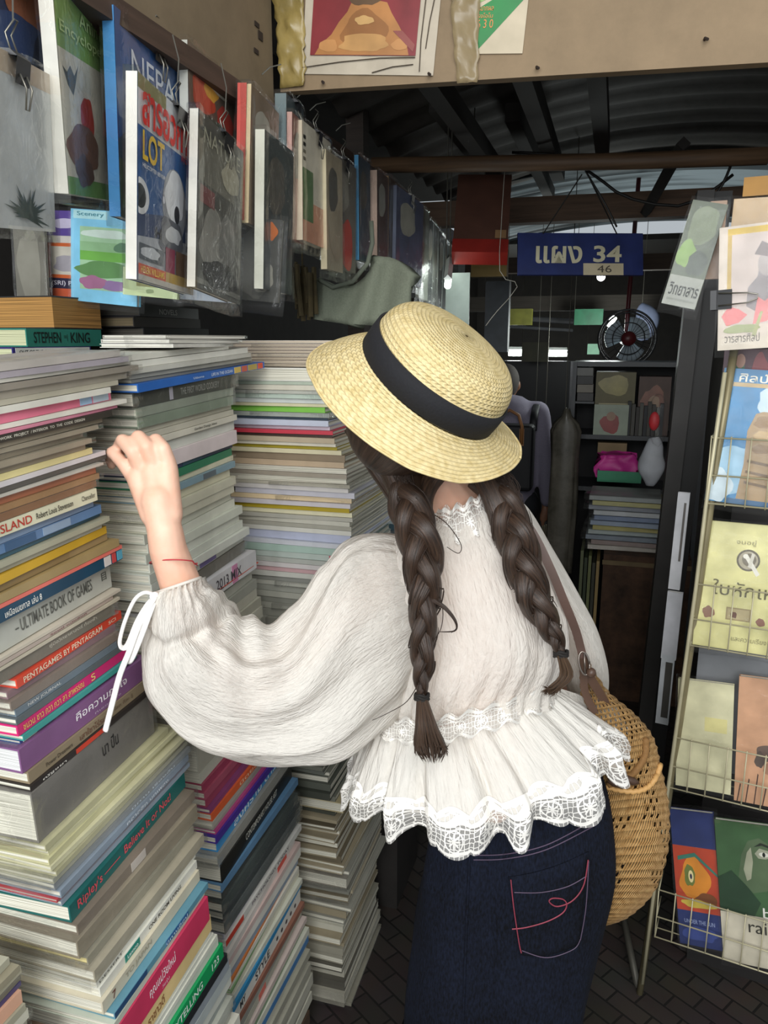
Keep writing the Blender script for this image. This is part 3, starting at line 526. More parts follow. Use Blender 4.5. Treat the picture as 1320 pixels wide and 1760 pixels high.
# --- paperbacks lying behind the near stack, on a low shelf
zs = onX(60, 640, -.95).z
struct('trim_7', MB().box((-1.25, 1.0, zs - .03), (-.86, 1.72, zs)).box((-1.22, 1.02, 0), (-1.18, 1.06, zs - .03)).box((-1.22, 1.64, 0), (-1.18, 1.68, zs - .03)).box((-.92, 1.4, 0), (-.88, 1.44, zs - .03)).box((-.92, 1.02, 0), (-.88, 1.06, zs - .03)), PL)
def pile(base, items, group, y0, x0, L, Wd):
    z = base + .0005
    for (T, c, md, lab, kw) in items:
        kk = dict(kw); dy = kk.pop('dy', 0); dx = kk.pop('dx', 0); rz = kk.pop('rz', 0); LL = kk.pop('L', L); ww = kk.pop('W', Wd)
        M = Matrix.Translation((x0 + dx, y0 + dy, z)) @ Matrix.Rotation(math.radians(90 + rz), 4, 'Z')
        flat_book(M, LL, ww, T, c, mode=md, label=lab, cat='book', group=group, **kk); z += T + .0006
    return z
def xz(u, v): q = onX(u, v, -.95); return q.z
z595, z612, z565, z507 = xz(30, 596), xz(30, 614), xz(46, 563), xz(100, 507)
pile(zs, [
 (max(z612 - zs - .001, .01), '#c9c7a8', 'F', 'cream-edged paperback at the foot of the pile behind the near stack', {}),
 (z595 - z612 - .001, '#332a78', 'S', 'navy-bordered book with OUT OF THE CRISIS on a white panel', {'dy': -.035, 'L': .2, 'pages': '#cdcfa8', 'patches': ((.03, .98, '#e4e2da'),), 'texts': (('OUT OF THE CRISIS', .07, .5, '#2a2a30', .3, .4),)}),
 (z565 - z595 - .001, '#2f8070', 'S', 'green paperback with the black lettering STEPHEN KING', {'dy': 0, 'L': .2, 'pages': '#cfd0a8', 'texts': (('STEPHEN', .08, .42, '#141a18', .2, .62), ('KING', .55, .82, '#141a18', .2, .62), ('=|', .46, .51, '#1f3a34', .3, .4))}),
 (z507 - z565 - .001, '#2e2c2a', 'F', 'very thick paperback with tan page edges on top of the green one', {'dy': .07, 'L': .135, 'W': .24, 'pages': '#b58548'}),
], 'paperbacks piled behind the near stack', onX(46, 580, -.95).y, -.95, .2, .16)
zd = onX(330, 610, -.93).z
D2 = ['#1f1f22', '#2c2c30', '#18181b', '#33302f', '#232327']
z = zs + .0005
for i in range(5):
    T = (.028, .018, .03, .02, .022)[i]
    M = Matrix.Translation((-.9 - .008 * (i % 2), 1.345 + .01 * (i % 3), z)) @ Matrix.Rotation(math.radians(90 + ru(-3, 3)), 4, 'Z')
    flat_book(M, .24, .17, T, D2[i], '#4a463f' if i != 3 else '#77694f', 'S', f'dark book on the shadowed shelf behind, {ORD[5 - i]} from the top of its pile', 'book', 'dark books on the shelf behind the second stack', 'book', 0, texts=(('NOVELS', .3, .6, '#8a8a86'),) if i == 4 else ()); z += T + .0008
struct('trim_8', MB().box((-1.25, 1.72, 1.44), (-.84, 2.3, 1.47)).box((-1.22, 1.75, 0), (-1.18, 1.79, 1.44)).box((-1.22, 2.2, 0), (-1.18, 2.24, 1.44)).box((-.88, 2.2, 0), (-.845, 2.24, 1.44)), PL)
z = 1.4705
for i in range(5):
    T = (.022, .016, .02, .012, .016)[i]; c = ('#6d6a4c', '#2a2a2c', '#85765a', '#5b5d4a', '#8a7d68')[i]
    M = Matrix.Translation((-.87, 1.80 + .01 * (i % 2), z)) @ Matrix.Rotation(math.radians(90 + ru(-2, 2)), 4, 'Z')
    flat_book(M, .26, .2, T, c, '#8a7f66', 'S' if i % 2 else 'F', f'{cname(c)} book in the dim pile beside the grey cloth, {ORD[5 - i]} from the top', 'book', 'dim books piled beside the grey cloth', 'book', 0); z += T + .0008
# ------------------------------------------------------------------ magazines hung along the beam
def Dof(p): return -((RW.transposed() @ (p - CP)).z)
def hang(tl, tr, bl, X, Wd):
    p = onX(*tl, X); q = onX(*bl, X); return quad(tl, tr, bl, Dof(p), Wd, (p - q).length)
def clip_on(fr, fx, T, label, col='#1b1b1d', up=.03, size=.036, tail=True):
    M, w, h = fr; Mc = M @ Matrix.Translation((fx * w, h, 0)); root = empty('binder_clip', Mc, label, 'clip', 'binder clips holding the hung magazines')
    s = size / 2; mb = MB()
    mb.add([(-s, .004, .002), (s, .004, .002), (s, .004, -T - .002), (-s, .004, -T - .002), (-s, -.028, .0065), (s, -.028, .0065), (s, -.028, -T - .0065), (-s, -.028, -T - .0065), (-s, -.002, .010), (s, -.002, .010), (s, -.002, -T - .010), (-s, -.002, -T - .010)],
           [(0, 1, 2, 3), (8, 4, 5, 9), (0, 8, 9, 1), (11, 10, 6, 7), (3, 2, 10, 11), (0, 3, 11, 8), (1, 9, 10, 2)])
    mb.build('clip_body', mat(col, .35), root)
    for sg, yy in ((1, -.052), (-1, .034)):
        z0 = .008 if sg > 0 else .0
        hd = MB().tube([(-.008, -.018 if sg > 0 else .002, z0), (-.007, yy * .6, z0 + .006 * sg), (-.004, yy, z0 + .003), (.004, yy, z0 + .003), (.007, yy * .6, z0 + .006 * sg), (.008, -.018 if sg > 0 else .002, z0)], .0011, 6)
        hd.build('wire_handle', STEEL, root, smooth=True)
    if tail:
        top = Mc @ Vector((0, .034, 0)); Mi = Mc.inverted()
        e = Vector((top.x - .004, top.y, max(top.z + .01, 2.0))); MB().tube([Mi @ top, Mi @ ((top + e) / 2 + Vector((.004, .003, 0))), Mi @ e], .0009, 5).build('hanging_wire', STEEL, root)
    return root
G1 = 'magazines hung by clips along the beam'
f = hang((-100, 28), (84, 128), (-145, 352), -.60, .23)
stand_book(f, .006, '#c6c8c6', '#d8d8d4', [('r', 0, 0, 1, 1, '#c3c7c6'), ('r', 0, .88, 1, 1, '#bfae98'), ('r', .45, 0, .97, .02, '#d8d8d2')] + [('p', [(.66 + .03 * math.cos(a + 1.5), .09 + .02 * math.sin(a + 1.5)), (.66 + .28 * math.cos(a) * k, .09 + .20 * math.sin(a) * k), (.66 + .03 * math.cos(a - 1.5), .09 + .02 * math.sin(a - 1.5))], '#46524a') for a, k in [(-.5 + i * .21, .75 + .25 * math.sin(i * 1.7)) for i in range(19)]],
    (), 'large pale grey wrapped magazine with a palm tree, far upper left', 'magazine', G1)
clip_on(f, .62, .006, 'large black clip on the pale grey palm tree magazine', size=.034)
f = hang((-70, -110), (84, -4), (-72, 160), -.66, .22)
stand_book(f, .012, '#2c3a5e', '#39425c', [('e', .7, .8, .3, .16, '#c07a58'), ('b', .55, .55, .35, .2, '#3f5686'), ('b', .85, .45, .2, .2, '#1f2c4c')], (), 'dark blue picture book with an orange top, hung at the upper left corner', 'magazine', G1)
f = hang((88, -42), (186, 42), (86, 316), -.645, .21)
stand_book(f, .017, '#d9d6c4', '#e9e6da', [('r', 0, .70, 1, 1, '#7fa357'), ('r', 0, 0, 1, .09, '#6f9a52'), ('r', 0, .09, 1, .70, '#cfcab8'), ('p', [(.05, .62), (.12, .60), (.18, .64), (.24, .60), (.32, .66), (.26, .57), (.2, .50), (.12, .54)], '#4b4f46'), ('b', .42, .43, .2, .12, '#d8cfbc'), ('b', .42, .42, .12, .11, '#b83f2c'), ('b', .32, .24, .28, .13, '#7a5844'), ('b', .3, .13, .16, .08, '#5f4434'), ('b', .88, .4, .16, .26, '#6a6a66'), ('b', .9, .2, .13, .14, '#7a5a48')],
    (('Animal', .38, .86, .88, .93, '#b9cf8c'), ('Encyclopedia', .04, .76, .98, .83, '#b9cf8c')), 'green and cream animal encyclopedia with a butterfly and robin, hung upper left', 'book', G1, 'magazine', stext=1)
clip_on(f, .72, .017, 'brown clip on the green animal encyclopedia', '#4a3428', size=.036)
f = hang((195, 8), (312, 112), (168, 348), -.65, .22)
stand_book(f, .016, '#1f4f86', '#3f86c0', [('r', 0, 0, 1, 1, '#23528a'), ('r', 0, 0, 1, .34, '#54604a'), ('b', .4, .36, .5, .10, '#3a4c58'), ('b', .3, .18, .2, .1, '#8a7a48'), ('b', .6, .12, .3, .08, '#74856a')], (('NEPAL', .2, .72, .98, .86, '#d3dbe4', 0),), 'blue book titled NEPAL hung behind the pilot magazine', 'book', G1, 'magazine')
clip_on(f, .58, .016, 'black clip on cream card over the NEPAL book')
f = hang((236, 122), (334, 212), (196, 456), -.60, .205)
stand_book(f, .015, '#2a5a94', '#ebe8df', [('r', 0, 0, 1, 1, '#2f5c92'), ('r', 0, .76, 1, 1, '#cfd2d4'), ('r', 0, .93, .45, 1, '#8d8a62'), ('p', [(0, .30), (1, .40), (1, 0), (0, 0)], '#a9adb3'), ('p', [(0, .33), (1, .45), (1, .30), (0, .22)], '#39496a'),
    ('e', .62, .46, .22, .20, '#8b8f97'), ('b', .62, .50, .17, .15, '#d6d8dc'), ('e', .66, .42, .05, .05, '#23252c'), ('b', .55, .28, .22, .11, '#5d6068'), ('b', .6, .3, .14, .05, '#c8cacd'), ('e', .03, .42, .14, .09, '#d9dbdc'), ('e', .03, .42, .09, .06, '#1f2a2c'),
    ('r', .02, .11, .42, .19, '#4a525a'), ('b', .2, .15, .16, .03, '#c8ccd0'), ('r', .45, .08, .62, .22, '#8a2f4c'), ('r', .64, .08, .92, .22, '#6f5138'), ('r', 0, .03, .45, .085, '#d8542c'), ('r', .45, .03, 1, .085, '#b99a52'), ('r', 0, 0, 1, .03, '#c9c3b8'), ('e', .4, .46, .02, .02, '#d9dbe4')],
    (('สารอวกาศ', .04, .77, .97, .935, '#cc2a26', .03), ('LOT', .05, .60, .40, .745, '#dcb638', .02), ('WORLD', .70, .725, .95, .765, '#b83c3a'), ('HELICOPTER REVIEW', .05, .565, .42, .585, '#e8e4d8', 0), ('H', .26, .245, .36, .30, '#1c1e24', .03), ('H', .82, .235, .92, .29, '#1c1e24', .03), ('HELEN WILLIAMS', .03, .04, .42, .075, '#f0d060', .01)),
    'front magazine with red masthead, yellow letters LOT and a helicopter', 'magazine', G1)
clip_on(f, .66, .015, 'black clip on the helicopter magazine')
f = hang((322, 68), (404, 146), (300, 300), -.655, .20)
stand_book(f, .014, '#6a5a4c', '#c9c9c0', [('r', 0, 0, 1, 1, '#5f5246'), ('b', .3, .72, .25, .14, '#b8462c'), ('b', .45, .8, .15, .08, '#d0a03c'), ('b', .75, .62, .2, .12, '#a83a30'), ('b', .5, .5, .4, .1, '#3f4a3c'), ('b', .6, .85, .2, .06, '#c9c4b2')], (), 'book with red and orange flowers on the cover, hung behind the beam clips', 'magazine', G1)
f = hang((341, 186), (418, 262), (313, 478), -.60, .19)
stand_book(f, .013, '#5c5a52', '#dedbd0', [('r', 0, 0, 1, 1, '#54534c'), ('r', 0, .62, .8, .9, '#6f6c60'), ('b', .35, .3, .3, .18, '#8a887f'), ('b', .65, .35, .2, .16, '#74736c'), ('r', .05, .5, .35, .6, '#7a4a48'), ('r', .0, .03, 1, .06, '#7a7970'), ('b', .7, .75, .2, .1, '#a29c86'), ('b', .5, .12, .4, .08, '#3d3c38')], (('NATURE', .1, .84, .9, .93, '#a8a590', 0),), 'dark magazine with grey birds on its cover, hung right of the helicopter one', 'magazine', G1, sleeve=1.6)
clip_on(f, .55, .013, 'black clip on the dark grey bird magazine')
rowm = [
 ((424, 142), (470, 190), (390, 345), -.625, .14, .016, '#6a4a3c', '#d8574c', 'book with a red spine hung after the flower book'),
 ((432, 144), (480, 196), (399, 352), -.618, .15, .014, '#7a6a58', '#dcc8a0', 'book with a cream spine hung beside the red spine'),
 ((455, 222), (505, 262), (413, 462), -.60, .16, .017, '#3f4644', '#dcdccc', 'tall book with a double white spine hung in the front row'),
 ((492, 160), (522, 190), (474, 384), -.625, .12, .022, '#4a5456', '#6d7f82', 'book with a slate blue spine hung under the corner of the fascia'),
 ((502, 192), (524, 214), (486, 398), -.615, .10, .010, '#8d5c50', '#c79c90', 'thin pinkish spine hung just right of the slate blue one'),
 ((519, 206), (568, 246), (499, 394), -.615, .17, .018, '#b9ad98', '#e2d6bc', 'book with white cover and black squares down its edge'),
 ((560, 256), (588, 276), (552, 457), -.61, .11, .014, '#9b8f78', '#cfc3a2', 'cream spined book hung left of the red blotched wrapper'),
 ((570, 256), (612, 290), (565, 452), -.62, .17, .012, '#6c665c', '#8f8452', 'olive spined magazine whose wrapper shows a red blotch'),
 ((616, 266), (636, 282), (612, 444), -.62, .11, .010, '#3d4f5c', '#3c8cb8', 'thin book with a bright blue spine in the hung row'),
 ((648, 292), (668, 306), (637, 438), -.62, .11, .018, '#5b4a44', '#d0b3a0', 'pinkish cream spine hung past the blue one'),
 ((668, 302), (682, 314), (664, 458), -.62, .09, .012, '#4f3f33', '#9a7a48', 'brown spined book hung past the pinkish one'),
 ((682, 318), (728, 352), (672, 470), -.61, .20, .010, '#5b6278', '#777e92', 'grey blue wrapped magazine shining in the hung row'),
 ((722, 352), (738, 366), (712, 505), -.62, .12, .010, '#6c6f66', '#b6b8aa', 'pale spined magazine after the shining grey blue wrapper'),
 ((736, 372), (748, 384), (726, 512), -.62, .12, .010, '#3d4040', '#8e9290', 'grey spined magazine in the far half of the hung row'),
 ((746, 384), (756, 394), (736, 522), -.62, .12, .010, '#70736e', '#b0b4b0', 'silver wrapped spine near the far end of the hung row'),
 ((755, 396), (766, 406), (748, 528), -.62, .12, .012, '#30332f', '#7a7d78', 'dim spine near the far end of the hung row'),
 ((764, 410), (800, 440), (756, 540), -.62, .26, .010, '#9fa9a5', '#c3cbc8', 'pale sheet hung last in the row beside the tube lamp'),
]
for i, (tl, tr, bl, X, Wd, T, c, sc, lab) in enumerate(rowm):
    f = hang(tl, tr, bl, X, Wd); art = [('b', .5, .5, .45, .35, c), ('b', .4, .7, .3, .2, '#a9a698' if i % 2 else '#55524a')]; tx = ()
    if i == 5: art = [('r', 0, .35, 1, 1, '#c3bba8'), ('r', 0, 0, 1, .35, '#b98468'), ('r', .0, .18, .35, .62, '#4f6b42'), ('r', .75, 0, 1, .22, '#2f4a70')] + [('r', .02, .68 + .06 * k, .10, .71 + .06 * k, '#23231f') for k in range(4)]
    if i == 7: art = [('b', .6, .25, .3, .22, '#b8483c'), ('b', .4, .7, .3, .2, '#8a8577')]
    stand_book(f, T, c, sc, art, tx, lab, 'magazine', G1, sleeve=1.5 if i > 3 else 1)
    if i in (3, 5, 7, 11): clip_on(f, .5, T, f'small clip on the {("slate blue", "", "white squared", "", "red blotched", "", "", "", "grey blue")[i - 3]} hung book', '#9c9a92' if i == 11 else '#222226', size=.02)
# ------------------------------------------------------------------ covers clipped to the back of the stall
def frY(tl, tr, bl, Y, dz=0):
    a, b, c = onY(*tl, Y), onY(*tr, Y), onY(*bl, Y); w = (b - a).length; h = (a - c).length
    ex = (b - a).normalized(); ey = (a - c).normalized(); ey = (ey - ex * ey.dot(ex)).normalized(); ez = ex.cross(ey); o = a - ey * h
    return Matrix(((ex.x, ey.x, ez.x, o.x), (ex.y, ey.y, ez.y, o.y), (ex.z, ey.z, ez.z, o.z), (0, 0, 0, 1))), w, h
G2 = 'covers clipped at the back of the stall'
tag(MB().tube([onX(-20, 352, -1.12), onX(60, 346, -1.12), onX(540, 352, -1.0)], .004, 6).build('hanging_wire', STEEL), 'thin wire that carries the covers at the back of the stall', 'wire')
stand_book(frY((20, 362), (74, 362), (14, 512), 1.28), .006, '#77746a', None, [('b', .5, .4, .4, .4, '#8f8c80')], (), 'grey wrapped magazine at the back, left of the purple cover', 'magazine', G2)
stand_book(frY((74, 361), (150, 363), (82, 512), 1.32), .01, '#cfc8c0', '#5a3f84', [('r', 0, .72, 1, 1, '#5b4592'), ('b', .5, .86, .3, .06, '#c4bcd4'), ('r', .08, .24, .96, .64, '#c9602f'), ('r', .14, .28, .96, .60, '#c8c2b4'), ('b', .5, .4, .3, .1, '#9f9aa0'), ('r', .0, .12, 1, .24, '#2c2640'), ('r', .1, 0, 1, .12, '#c85a38')], (('(SRI) PALI', .15, .145, .85, .21, '#d8d4dc'),), 'purple and white cover with an orange frame at the back of the stall', 'magazine', G2)
stand_book(frY((122, 358), (238, 366), (126, 516), 1.24), .012, '#7cc4e4', '#9ad4ee', [('r', 0, 0, 1, 1, '#84c8e6'), ('r', .04, .90, .55, .99, '#b5e0e4'), ('r', .14, .14, .96, .82, '#a3c8a0'), ('r', .14, .46, .96, .56, '#6fae48'), ('r', .14, .56, .96, .66, '#8fb888'), ('b', .5, .75, .35, .05, '#cfe0d4'), ('b', .5, .36, .4, .10, '#5d8a50'), ('b', .35, .22, .22, .07, '#a46a8c'), ('b', .7, .2, .22, .06, '#8c6f9a'), ('b', .8, .62, .14, .06, '#5a8060')], (('Scenery', .1, .92, .5, .975, '#3f8a9a', 0),), 'sky blue cover with a green park landscape behind the hung magazines', 'magazine', G2)
stand_book(frY((212, 458), (306, 466), (214, 506), 1.20), .006, '#c9d8a4', '#d6e2b4', [('r', .25, .35, .8, 1, '#8b8a52'), ('b', .5, .2, .08, .08, '#8fa070')], (), 'pale green cover under the helicopter magazine', 'magazine', G2)
stand_book(frY((310, 480), (398, 486), (312, 514), 1.22), .005, '#b9c4d2', None, (), (), 'pale blue wrapped sheet under the bird magazine', 'magazine', G2)
stand_book(frY((392, 372), (486, 378), (386, 512), 1.34), .010, '#3d3d39', None, [('b', .5, .5, .4, .4, '#55544e'), ('b', .7, .3, .2, .2, '#7c7a70'), ('b', .8, .85, .12, .1, '#a85a28')], (), 'dark crumpled wrapped magazine at the back beside the stacks', 'magazine', G2, sleeve=2)
# grey-green cloth bag hanging behind the third stack
a = [onY(u, v, 1.95) for u, v in ((514, 488), (560, 470), (590, 486), (622, 476), (652, 440), (700, 452), (700, 560), (600, 562), (540, 552))]
cl = MB(); nseg = 14; vs = []
top = [(512, 492), (548, 478), (588, 496), (622, 480), (650, 446), (676, 444), (706, 470)]; bot = [(536, 548), (560, 552), (590, 556), (620, 558), (650, 560), (680, 560), (708, 562)]
tt = cat_rom(top, 20); bb = cat_rom(bot, 20); rows = 8
for j in range(rows + 1):
    for i in range(20):
        u = tt[i][0] + (bb[i][0] - tt[i][0]) * j / rows; v = tt[i][1] + (bb[i][1] - tt[i][1]) * j / rows; vs.append(onY(u, v, 1.95 + .015 * math.sin(i * .9 + j * .4)))
o = obj('cloth_bag', vs, [(j * 20 + i, (j + 1) * 20 + i, (j + 1) * 20 + i + 1, j * 20 + i + 1) for j in range(rows) for i in range(19)], mat('#7d8372', .9, 'weave', 0, .08), smooth=True)
so = o.modifiers.new('thickness', 'SOLIDIFY'); so.thickness = .05
tag(o, 'grey green cloth bag hanging behind the stacks, under the hung row', 'bag')
st = MB().tube([onY(548, 480, 1.93), onY(572, 494, 1.93), onY(606, 484, 1.93), onY(632, 452, 1.93), onY(640, 418, 1.93), onY(638, 380, 1.93)], .006, 8).build('strap', mat('#6c7264', .9), smooth=True); st.parent = o
# dark tassel-like ornament left of the bag
tr_ = MB(); c0 = onY(520, 470, 1.9)
for k in range(14):
    x = c0.x + ru(-.03, .03); y = c0.y + ru(-.02, .02); z0 = c0.z + ru(-.0, .03)
    tr_.tube([(x, y, z0), (x + ru(-.01, .01), y, z0 - .05), (x + ru(-.01, .01), y, z0 - ru(.08, .13))], ru(.003, .007), 6)
tr_.tube([c0 + Vector((0, 0, .02)), c0 + Vector((0, 0, .2))], .002, 5)
tag(tr_.build('dried_ornament', mat('#4a4028', .9, 'stain', 0, .4)), 'dark dried brown ornament hanging left of the grey green bag', 'ornament')
# ------------------------------------------------------------------ things on the fascia
FY = 1.4985
f = frY((527, -20), (760, -24), (529, 127), FY)
ps = empty('poster', f[0], 'creased poster with a gold figure on dark red, taped to the fascia', 'poster')
w, h = f[1], f[2]
crv = MB(); nx, ny = 14, 8
pv = [(w * i / nx, h * j / ny, -.0 + .0015 * noise.noise(Vector((i * .5, j * .7, 2))) + .0015) for j in range(ny + 1) for i in range(nx + 1)]
obj('paper_border', pv, [(j * (nx + 1) + i, j * (nx + 1) + i + 1, (j + 1) * (nx + 1) + i + 1, (j + 1) * (nx + 1) + i) for j in range(ny) for i in range(nx)], mat('#b3a896', .7, 'plain', 0, .12), ps)
panel(ps, 'printed_picture', w, h, [('r', .065, .22, .86, 1, '#7d2c30'), ('p', [(.10, .225), (.14, .34), (.22, .46), (.27, .60), (.33, .72), (.36, .84), (.5, .86), (.62, .82), (.66, .70), (.72, .56), (.78, .40), (.81, .225)], '#a97442'), ('b', .46, .50, .17, .22, '#8f5f34'), ('b', .46, .90, .13, .12, '#5d4630'), ('b', .47, .36, .19, .11, '#b78a54'), ('b', .2, .33, .07, .08, '#b98450'), ('b', .74, .34, .06, .07, '#b98450'), ('b', .46, .62, .07, .05, '#c29a62'), ('p', [(.68, .5), (.84, .26), (.85, .34), (.75, .5)], '#8a4a44')], z=.0036)
cr = MB()
for pts in (((.01, .07), (.3, .14), (.6, .19), (.86, .20)), ((.55, .02), (.7, .09), (.85, .12)), ((.90, .04), (.89, .4), (.90, 1)), ((.93, .3), (.94, .6), (.97, 1))):
    cr.tube([(x * w, y * h, .0042) for x, y in pts], .0009, 4)
cr.build('crease', mat('#4a4034', .9), ps)
# brownish packing tape strips
def sheet(name, px, Y, m, label, cat, amp=.004, nu=6, nv=14, seed=1, thick=.002):
    tl, tr, br, bl = px; vs = []
    for j in range(nv + 1):
        for i in range(nu + 1):
            s, t = i / nu, j / nv
            u = (tl[0] * (1 - s) + tr[0] * s) * (1 - t) + (bl[0] * (1 - s) + br[0] * s) * t; v = (tl[1] * (1 - s) + tr[1] * s) * (1 - t) + (bl[1] * (1 - s) + br[1] * s) * t
            p = onY(u, v, Y); p.y -= abs(amp * noise.noise(Vector((i * .9, j * .7, seed * 5.5))) * 2) + .001; p.x += amp * .8 * noise.noise(Vector((i * .3, j * .8, seed * 9.5)))
            vs.append(p)
    o = obj(name, vs, [(j * (nu + 1) + i, (j + 1) * (nu + 1) + i, (j + 1) * (nu + 1) + i + 1, j * (nu + 1) + i + 1) for j in range(nv) for i in range(nu)], m, smooth=True)
    so = o.modifiers.new('thickness', 'SOLIDIFY'); so.thickness = thick; return tag(o, label, cat)
sheet('plastic_cover', ((468, -30), (524, -30), (526, 148), (484, 152)), FY - .002, mat('#8f7c48', .32, 'stain', 0, .25), 'yellowed plastic sheet wrapped round the corner of the fascia', 'plastic sheet', .009, 8, 18, 2)
TAPE = newmat('brown_packing_tape')[0]; _b = TAPE.node_tree.nodes['Principled BSDF']; _b.inputs['Base Color'].default_value = lin('#9c8a68'); _b.inputs['Roughness'].default_value = .22; _b.inputs['Alpha'].default_value = .62
sheet('packing_tape', ((772, -30), (826, -30), (822, 142), (786, 144)), FY - .001, TAPE, 'shiny crinkled packing tape between the poster and the green notice', 'tape', .006, 6, 16, 4, .0008)
f = frY((824, -30), (912, -33), (826, 92), FY)
nt_ = empty('notice', f[0], 'cream notice with a dark green corner and orange lettering on the fascia', 'notice')
MB().box((0, 0, 0), (f[1], f[2], .0015)).build('paper_border', mat('#bfb29a', .7), nt_)
panel(nt_, 'printed_picture', f[1], f[2], [('p', [(0, .04), (.06, .02), (.98, .80), (.98, .86), (.5, .84), (0, .62)], '#1c7a3a'), ('p', [(0, .70), (.5, .86), (.98, .88), (.98, .92), (.4, .93), (0, .80)], '#8fae6c')], z=.002)
for (s, x0, y0, x1, y1) in (('รมากผล', .04, .60, .34, .66), ('รงโอโม', .04, .50, .34, .57), ('6 3 0', .04, .36, .36, .48)): lettering(nt_, s, (x0 * f[1], y0 * f[2], .0028), (1, 0, 0), (0, 1, 0), (x1 - x0) * f[1], (y1 - y0) * f[2], mat('#d0824a', .6))
for i, (u, v) in enumerate(((447, 58), (441, 42), (440, 88))):
    c = onX(u, v, lx + .001)
    tag(MB().box((c.x, c.y - .008, c.z - .008 * (1.3 if i == 0 else .5)), (c.x + .001, c.y + .010, c.z + .004)).build('chip', mat('#2b1f16', .9)), ('dark triangular chip in the beige side board', 'small dark speck above the chip on the side board', 'small dark speck below the chip on the side board')[i], 'mark')
for i, (u, v) in enumerate(((923, 117), (1211, 68), (738, 128), (556, 142))):
    c = onY(u, v, 1.4995); tag(MB().tube([(c.x, c.y, c.z), (c.x, c.y - .006, c.z), (c.x + .004, c.y - .012, c.z - .004)], .0025, 7).build('nail', mat('#2b1f18', .7)), ('rusty nail in the fascia right of the tape, below the notice', 'rusty nail alone at the right of the fascia', 'bent nail under the poster near its right end', 'bent nail under the poster near its left end')[i], 'nail')
for i, (u, v) in enumerate(((450, 128), (510, 168), (532, 190), (577, 225))):
    c = onX(u, v, lx + .014) if i == 0 else onX(u, v, lx)
    tag(MB().tube([c, c + Vector((.012, .01, .014)), c + Vector((.03, .02, .02))], .0012, 5).build('wire_hook', STEEL), ('wire hook on the beam left of the corner', 'wire hook on the beam right below the corner', 'second wire hook past the corner along the beam', 'wire hook over the blue spined hung book')[i], 'hook')
# ------------------------------------------------------------------ stall sign
f = quad((890, 400), (1105, 401), (890, 472), 2.56, .42, .14)
sg = empty('hanging_sign', f[0], 'blue stall sign reading แผง 34 in cream letters', 'sign'); w, h = f[1], f[2]
MB().box((0, 0, -.012), (w, h, 0)).build('board', mat('#1f2c62', .45, 'plain', 0, .16), sg)
CR = mat('#cfc8a8', .5)
lettering(sg, 'แผง', (.14 * w, .27 * h, .001), (1, 0, 0), (0, 1, 0), .37 * w, .42 * h, CR, shear=.04, bold=.02)
lettering(sg, '34', (.60 * w, .30 * h, .001), (1, 0, 0), (0, 1, 0), .225 * w, .40 * h, CR, shear=.04, bold=.022)
lb = MB().box((.52 * w, -.01 * h, .0015), (.84 * w, .27 * h, .003)).build('number_label', mat('#c5b899', .6), sg)
lettering(sg, '46', (.63 * w, .05 * h, .0035), (1, 0, 0), (0, 1, 0), .115 * w, .17 * h, mat('#4a4238', .6), 'number_label_lettering')
for q, (u, v) in ((.2, (1000, 300)), (.80, (1010, 300))):
    Mi = f[0].inverted(); MB().tube([Vector((q * w, h - .004, -.006)), Mi @ onY(u, v, 2.52)], .0022, 6).build('suspension_cord', mat('#1c1916', .8), sg)
# bulb lamp under the sign
c = P(1033, 476, 2.66)
bl_ = empty('bulb_lamp', Matrix.Translation(c), 'small bright white bulb under the stall sign', 'lamp')
MB().ball((0, 0, 0), .014, 14).build('bulb', mat('#ffffff', .5, 'plain', 0, 0, 14), bl_, smooth=True)
MB().tube([(0, 0, .012), (0, 0, .04)], .009, 10).box((-.05, -.006, .018), (.08, .006, .026)).build('socket', mat('#c9c6bd', .5), bl_)
# tube lamps
POW = 2.2
def tube_lamp(a, b, r, label, st=9, back=True, pw=1.0):
    c = (a + b) / 2; root = empty('tube_lamp', Matrix.Translation(c), label, 'lamp')
    MB().tube([a - c, b - c], r, 12).build('glowing_tube', mat('#f6fff8', .5, 'plain', 0, 0, st), root, smooth=True)
    l = bpy.data.lights.new('tube_light', 'POINT'); l.energy = st * POW * pw; l.shadow_soft_size = .12; l.color = (.93, 1, .97); lo_ = bpy.data.objects.new('tube_light', l); COL.objects.link(lo_); lo_.parent = root; lo_.location = (0, -.1, -.08)
    if back: MB().tube([a - c + Vector((0, 0, r * 2)), b - c + Vector((0, 0, r * 2))], r * 1.2, 4).build('lamp_housing', mat('#c9cdca', .5), root)
    return root
tube_lamp(onY(773, 458, 2.75), onY(803, 502, 2.9) + Vector((0, -.35, 0)), .011, 'glowing tube lamp slanting down beside the end of the hung row', 9, True, .06)
tube_lamp(P(874, 608, 7.2), P(905, 608, 7.2), .02, 'far tube lamp at the left above the dark doorway', 8)
tube_lamp(P(942, 609, 7.2), P(974, 609, 7.2), .02, 'far tube lamp at the right above the dark doorway', 8)
a, b = P(845, 545, 5.4), P(985, 553, 5.4)
tag(MB().tube([a, b], .02, 8).tube([a - Vector((0, 0, .06)), b - Vector((0, 0, .06))], .012, 8).build('metal_rail', mat('#77777a', .35, 'plain', .6)), 'pair of grey metal rails across the passage behind the fan', 'rail')
def wire_up(o, z=2.33, dx=0):
    bpy.context.view_layer.update(); pts = [c.matrix_world @ v.co for c in ([o] + list(o.children)) if c.type == 'MESH' for v in c.data.vertices]
    t = max(pts, key=lambda q: q.z); Mi = o.matrix_world.inverted(); MB().tube([Mi @ Vector((t.x + dx, t.y, t.z - .004)), Mi @ Vector((t.x + dx, t.y, z))], .002, 5).build('hanging_wire', STEEL, o)
    return o
def plainbox(name, a, b, m, label, cat, group=None, M=None): return tag(MB().box(a, b).build(name, m, M=M), label, cat, group)
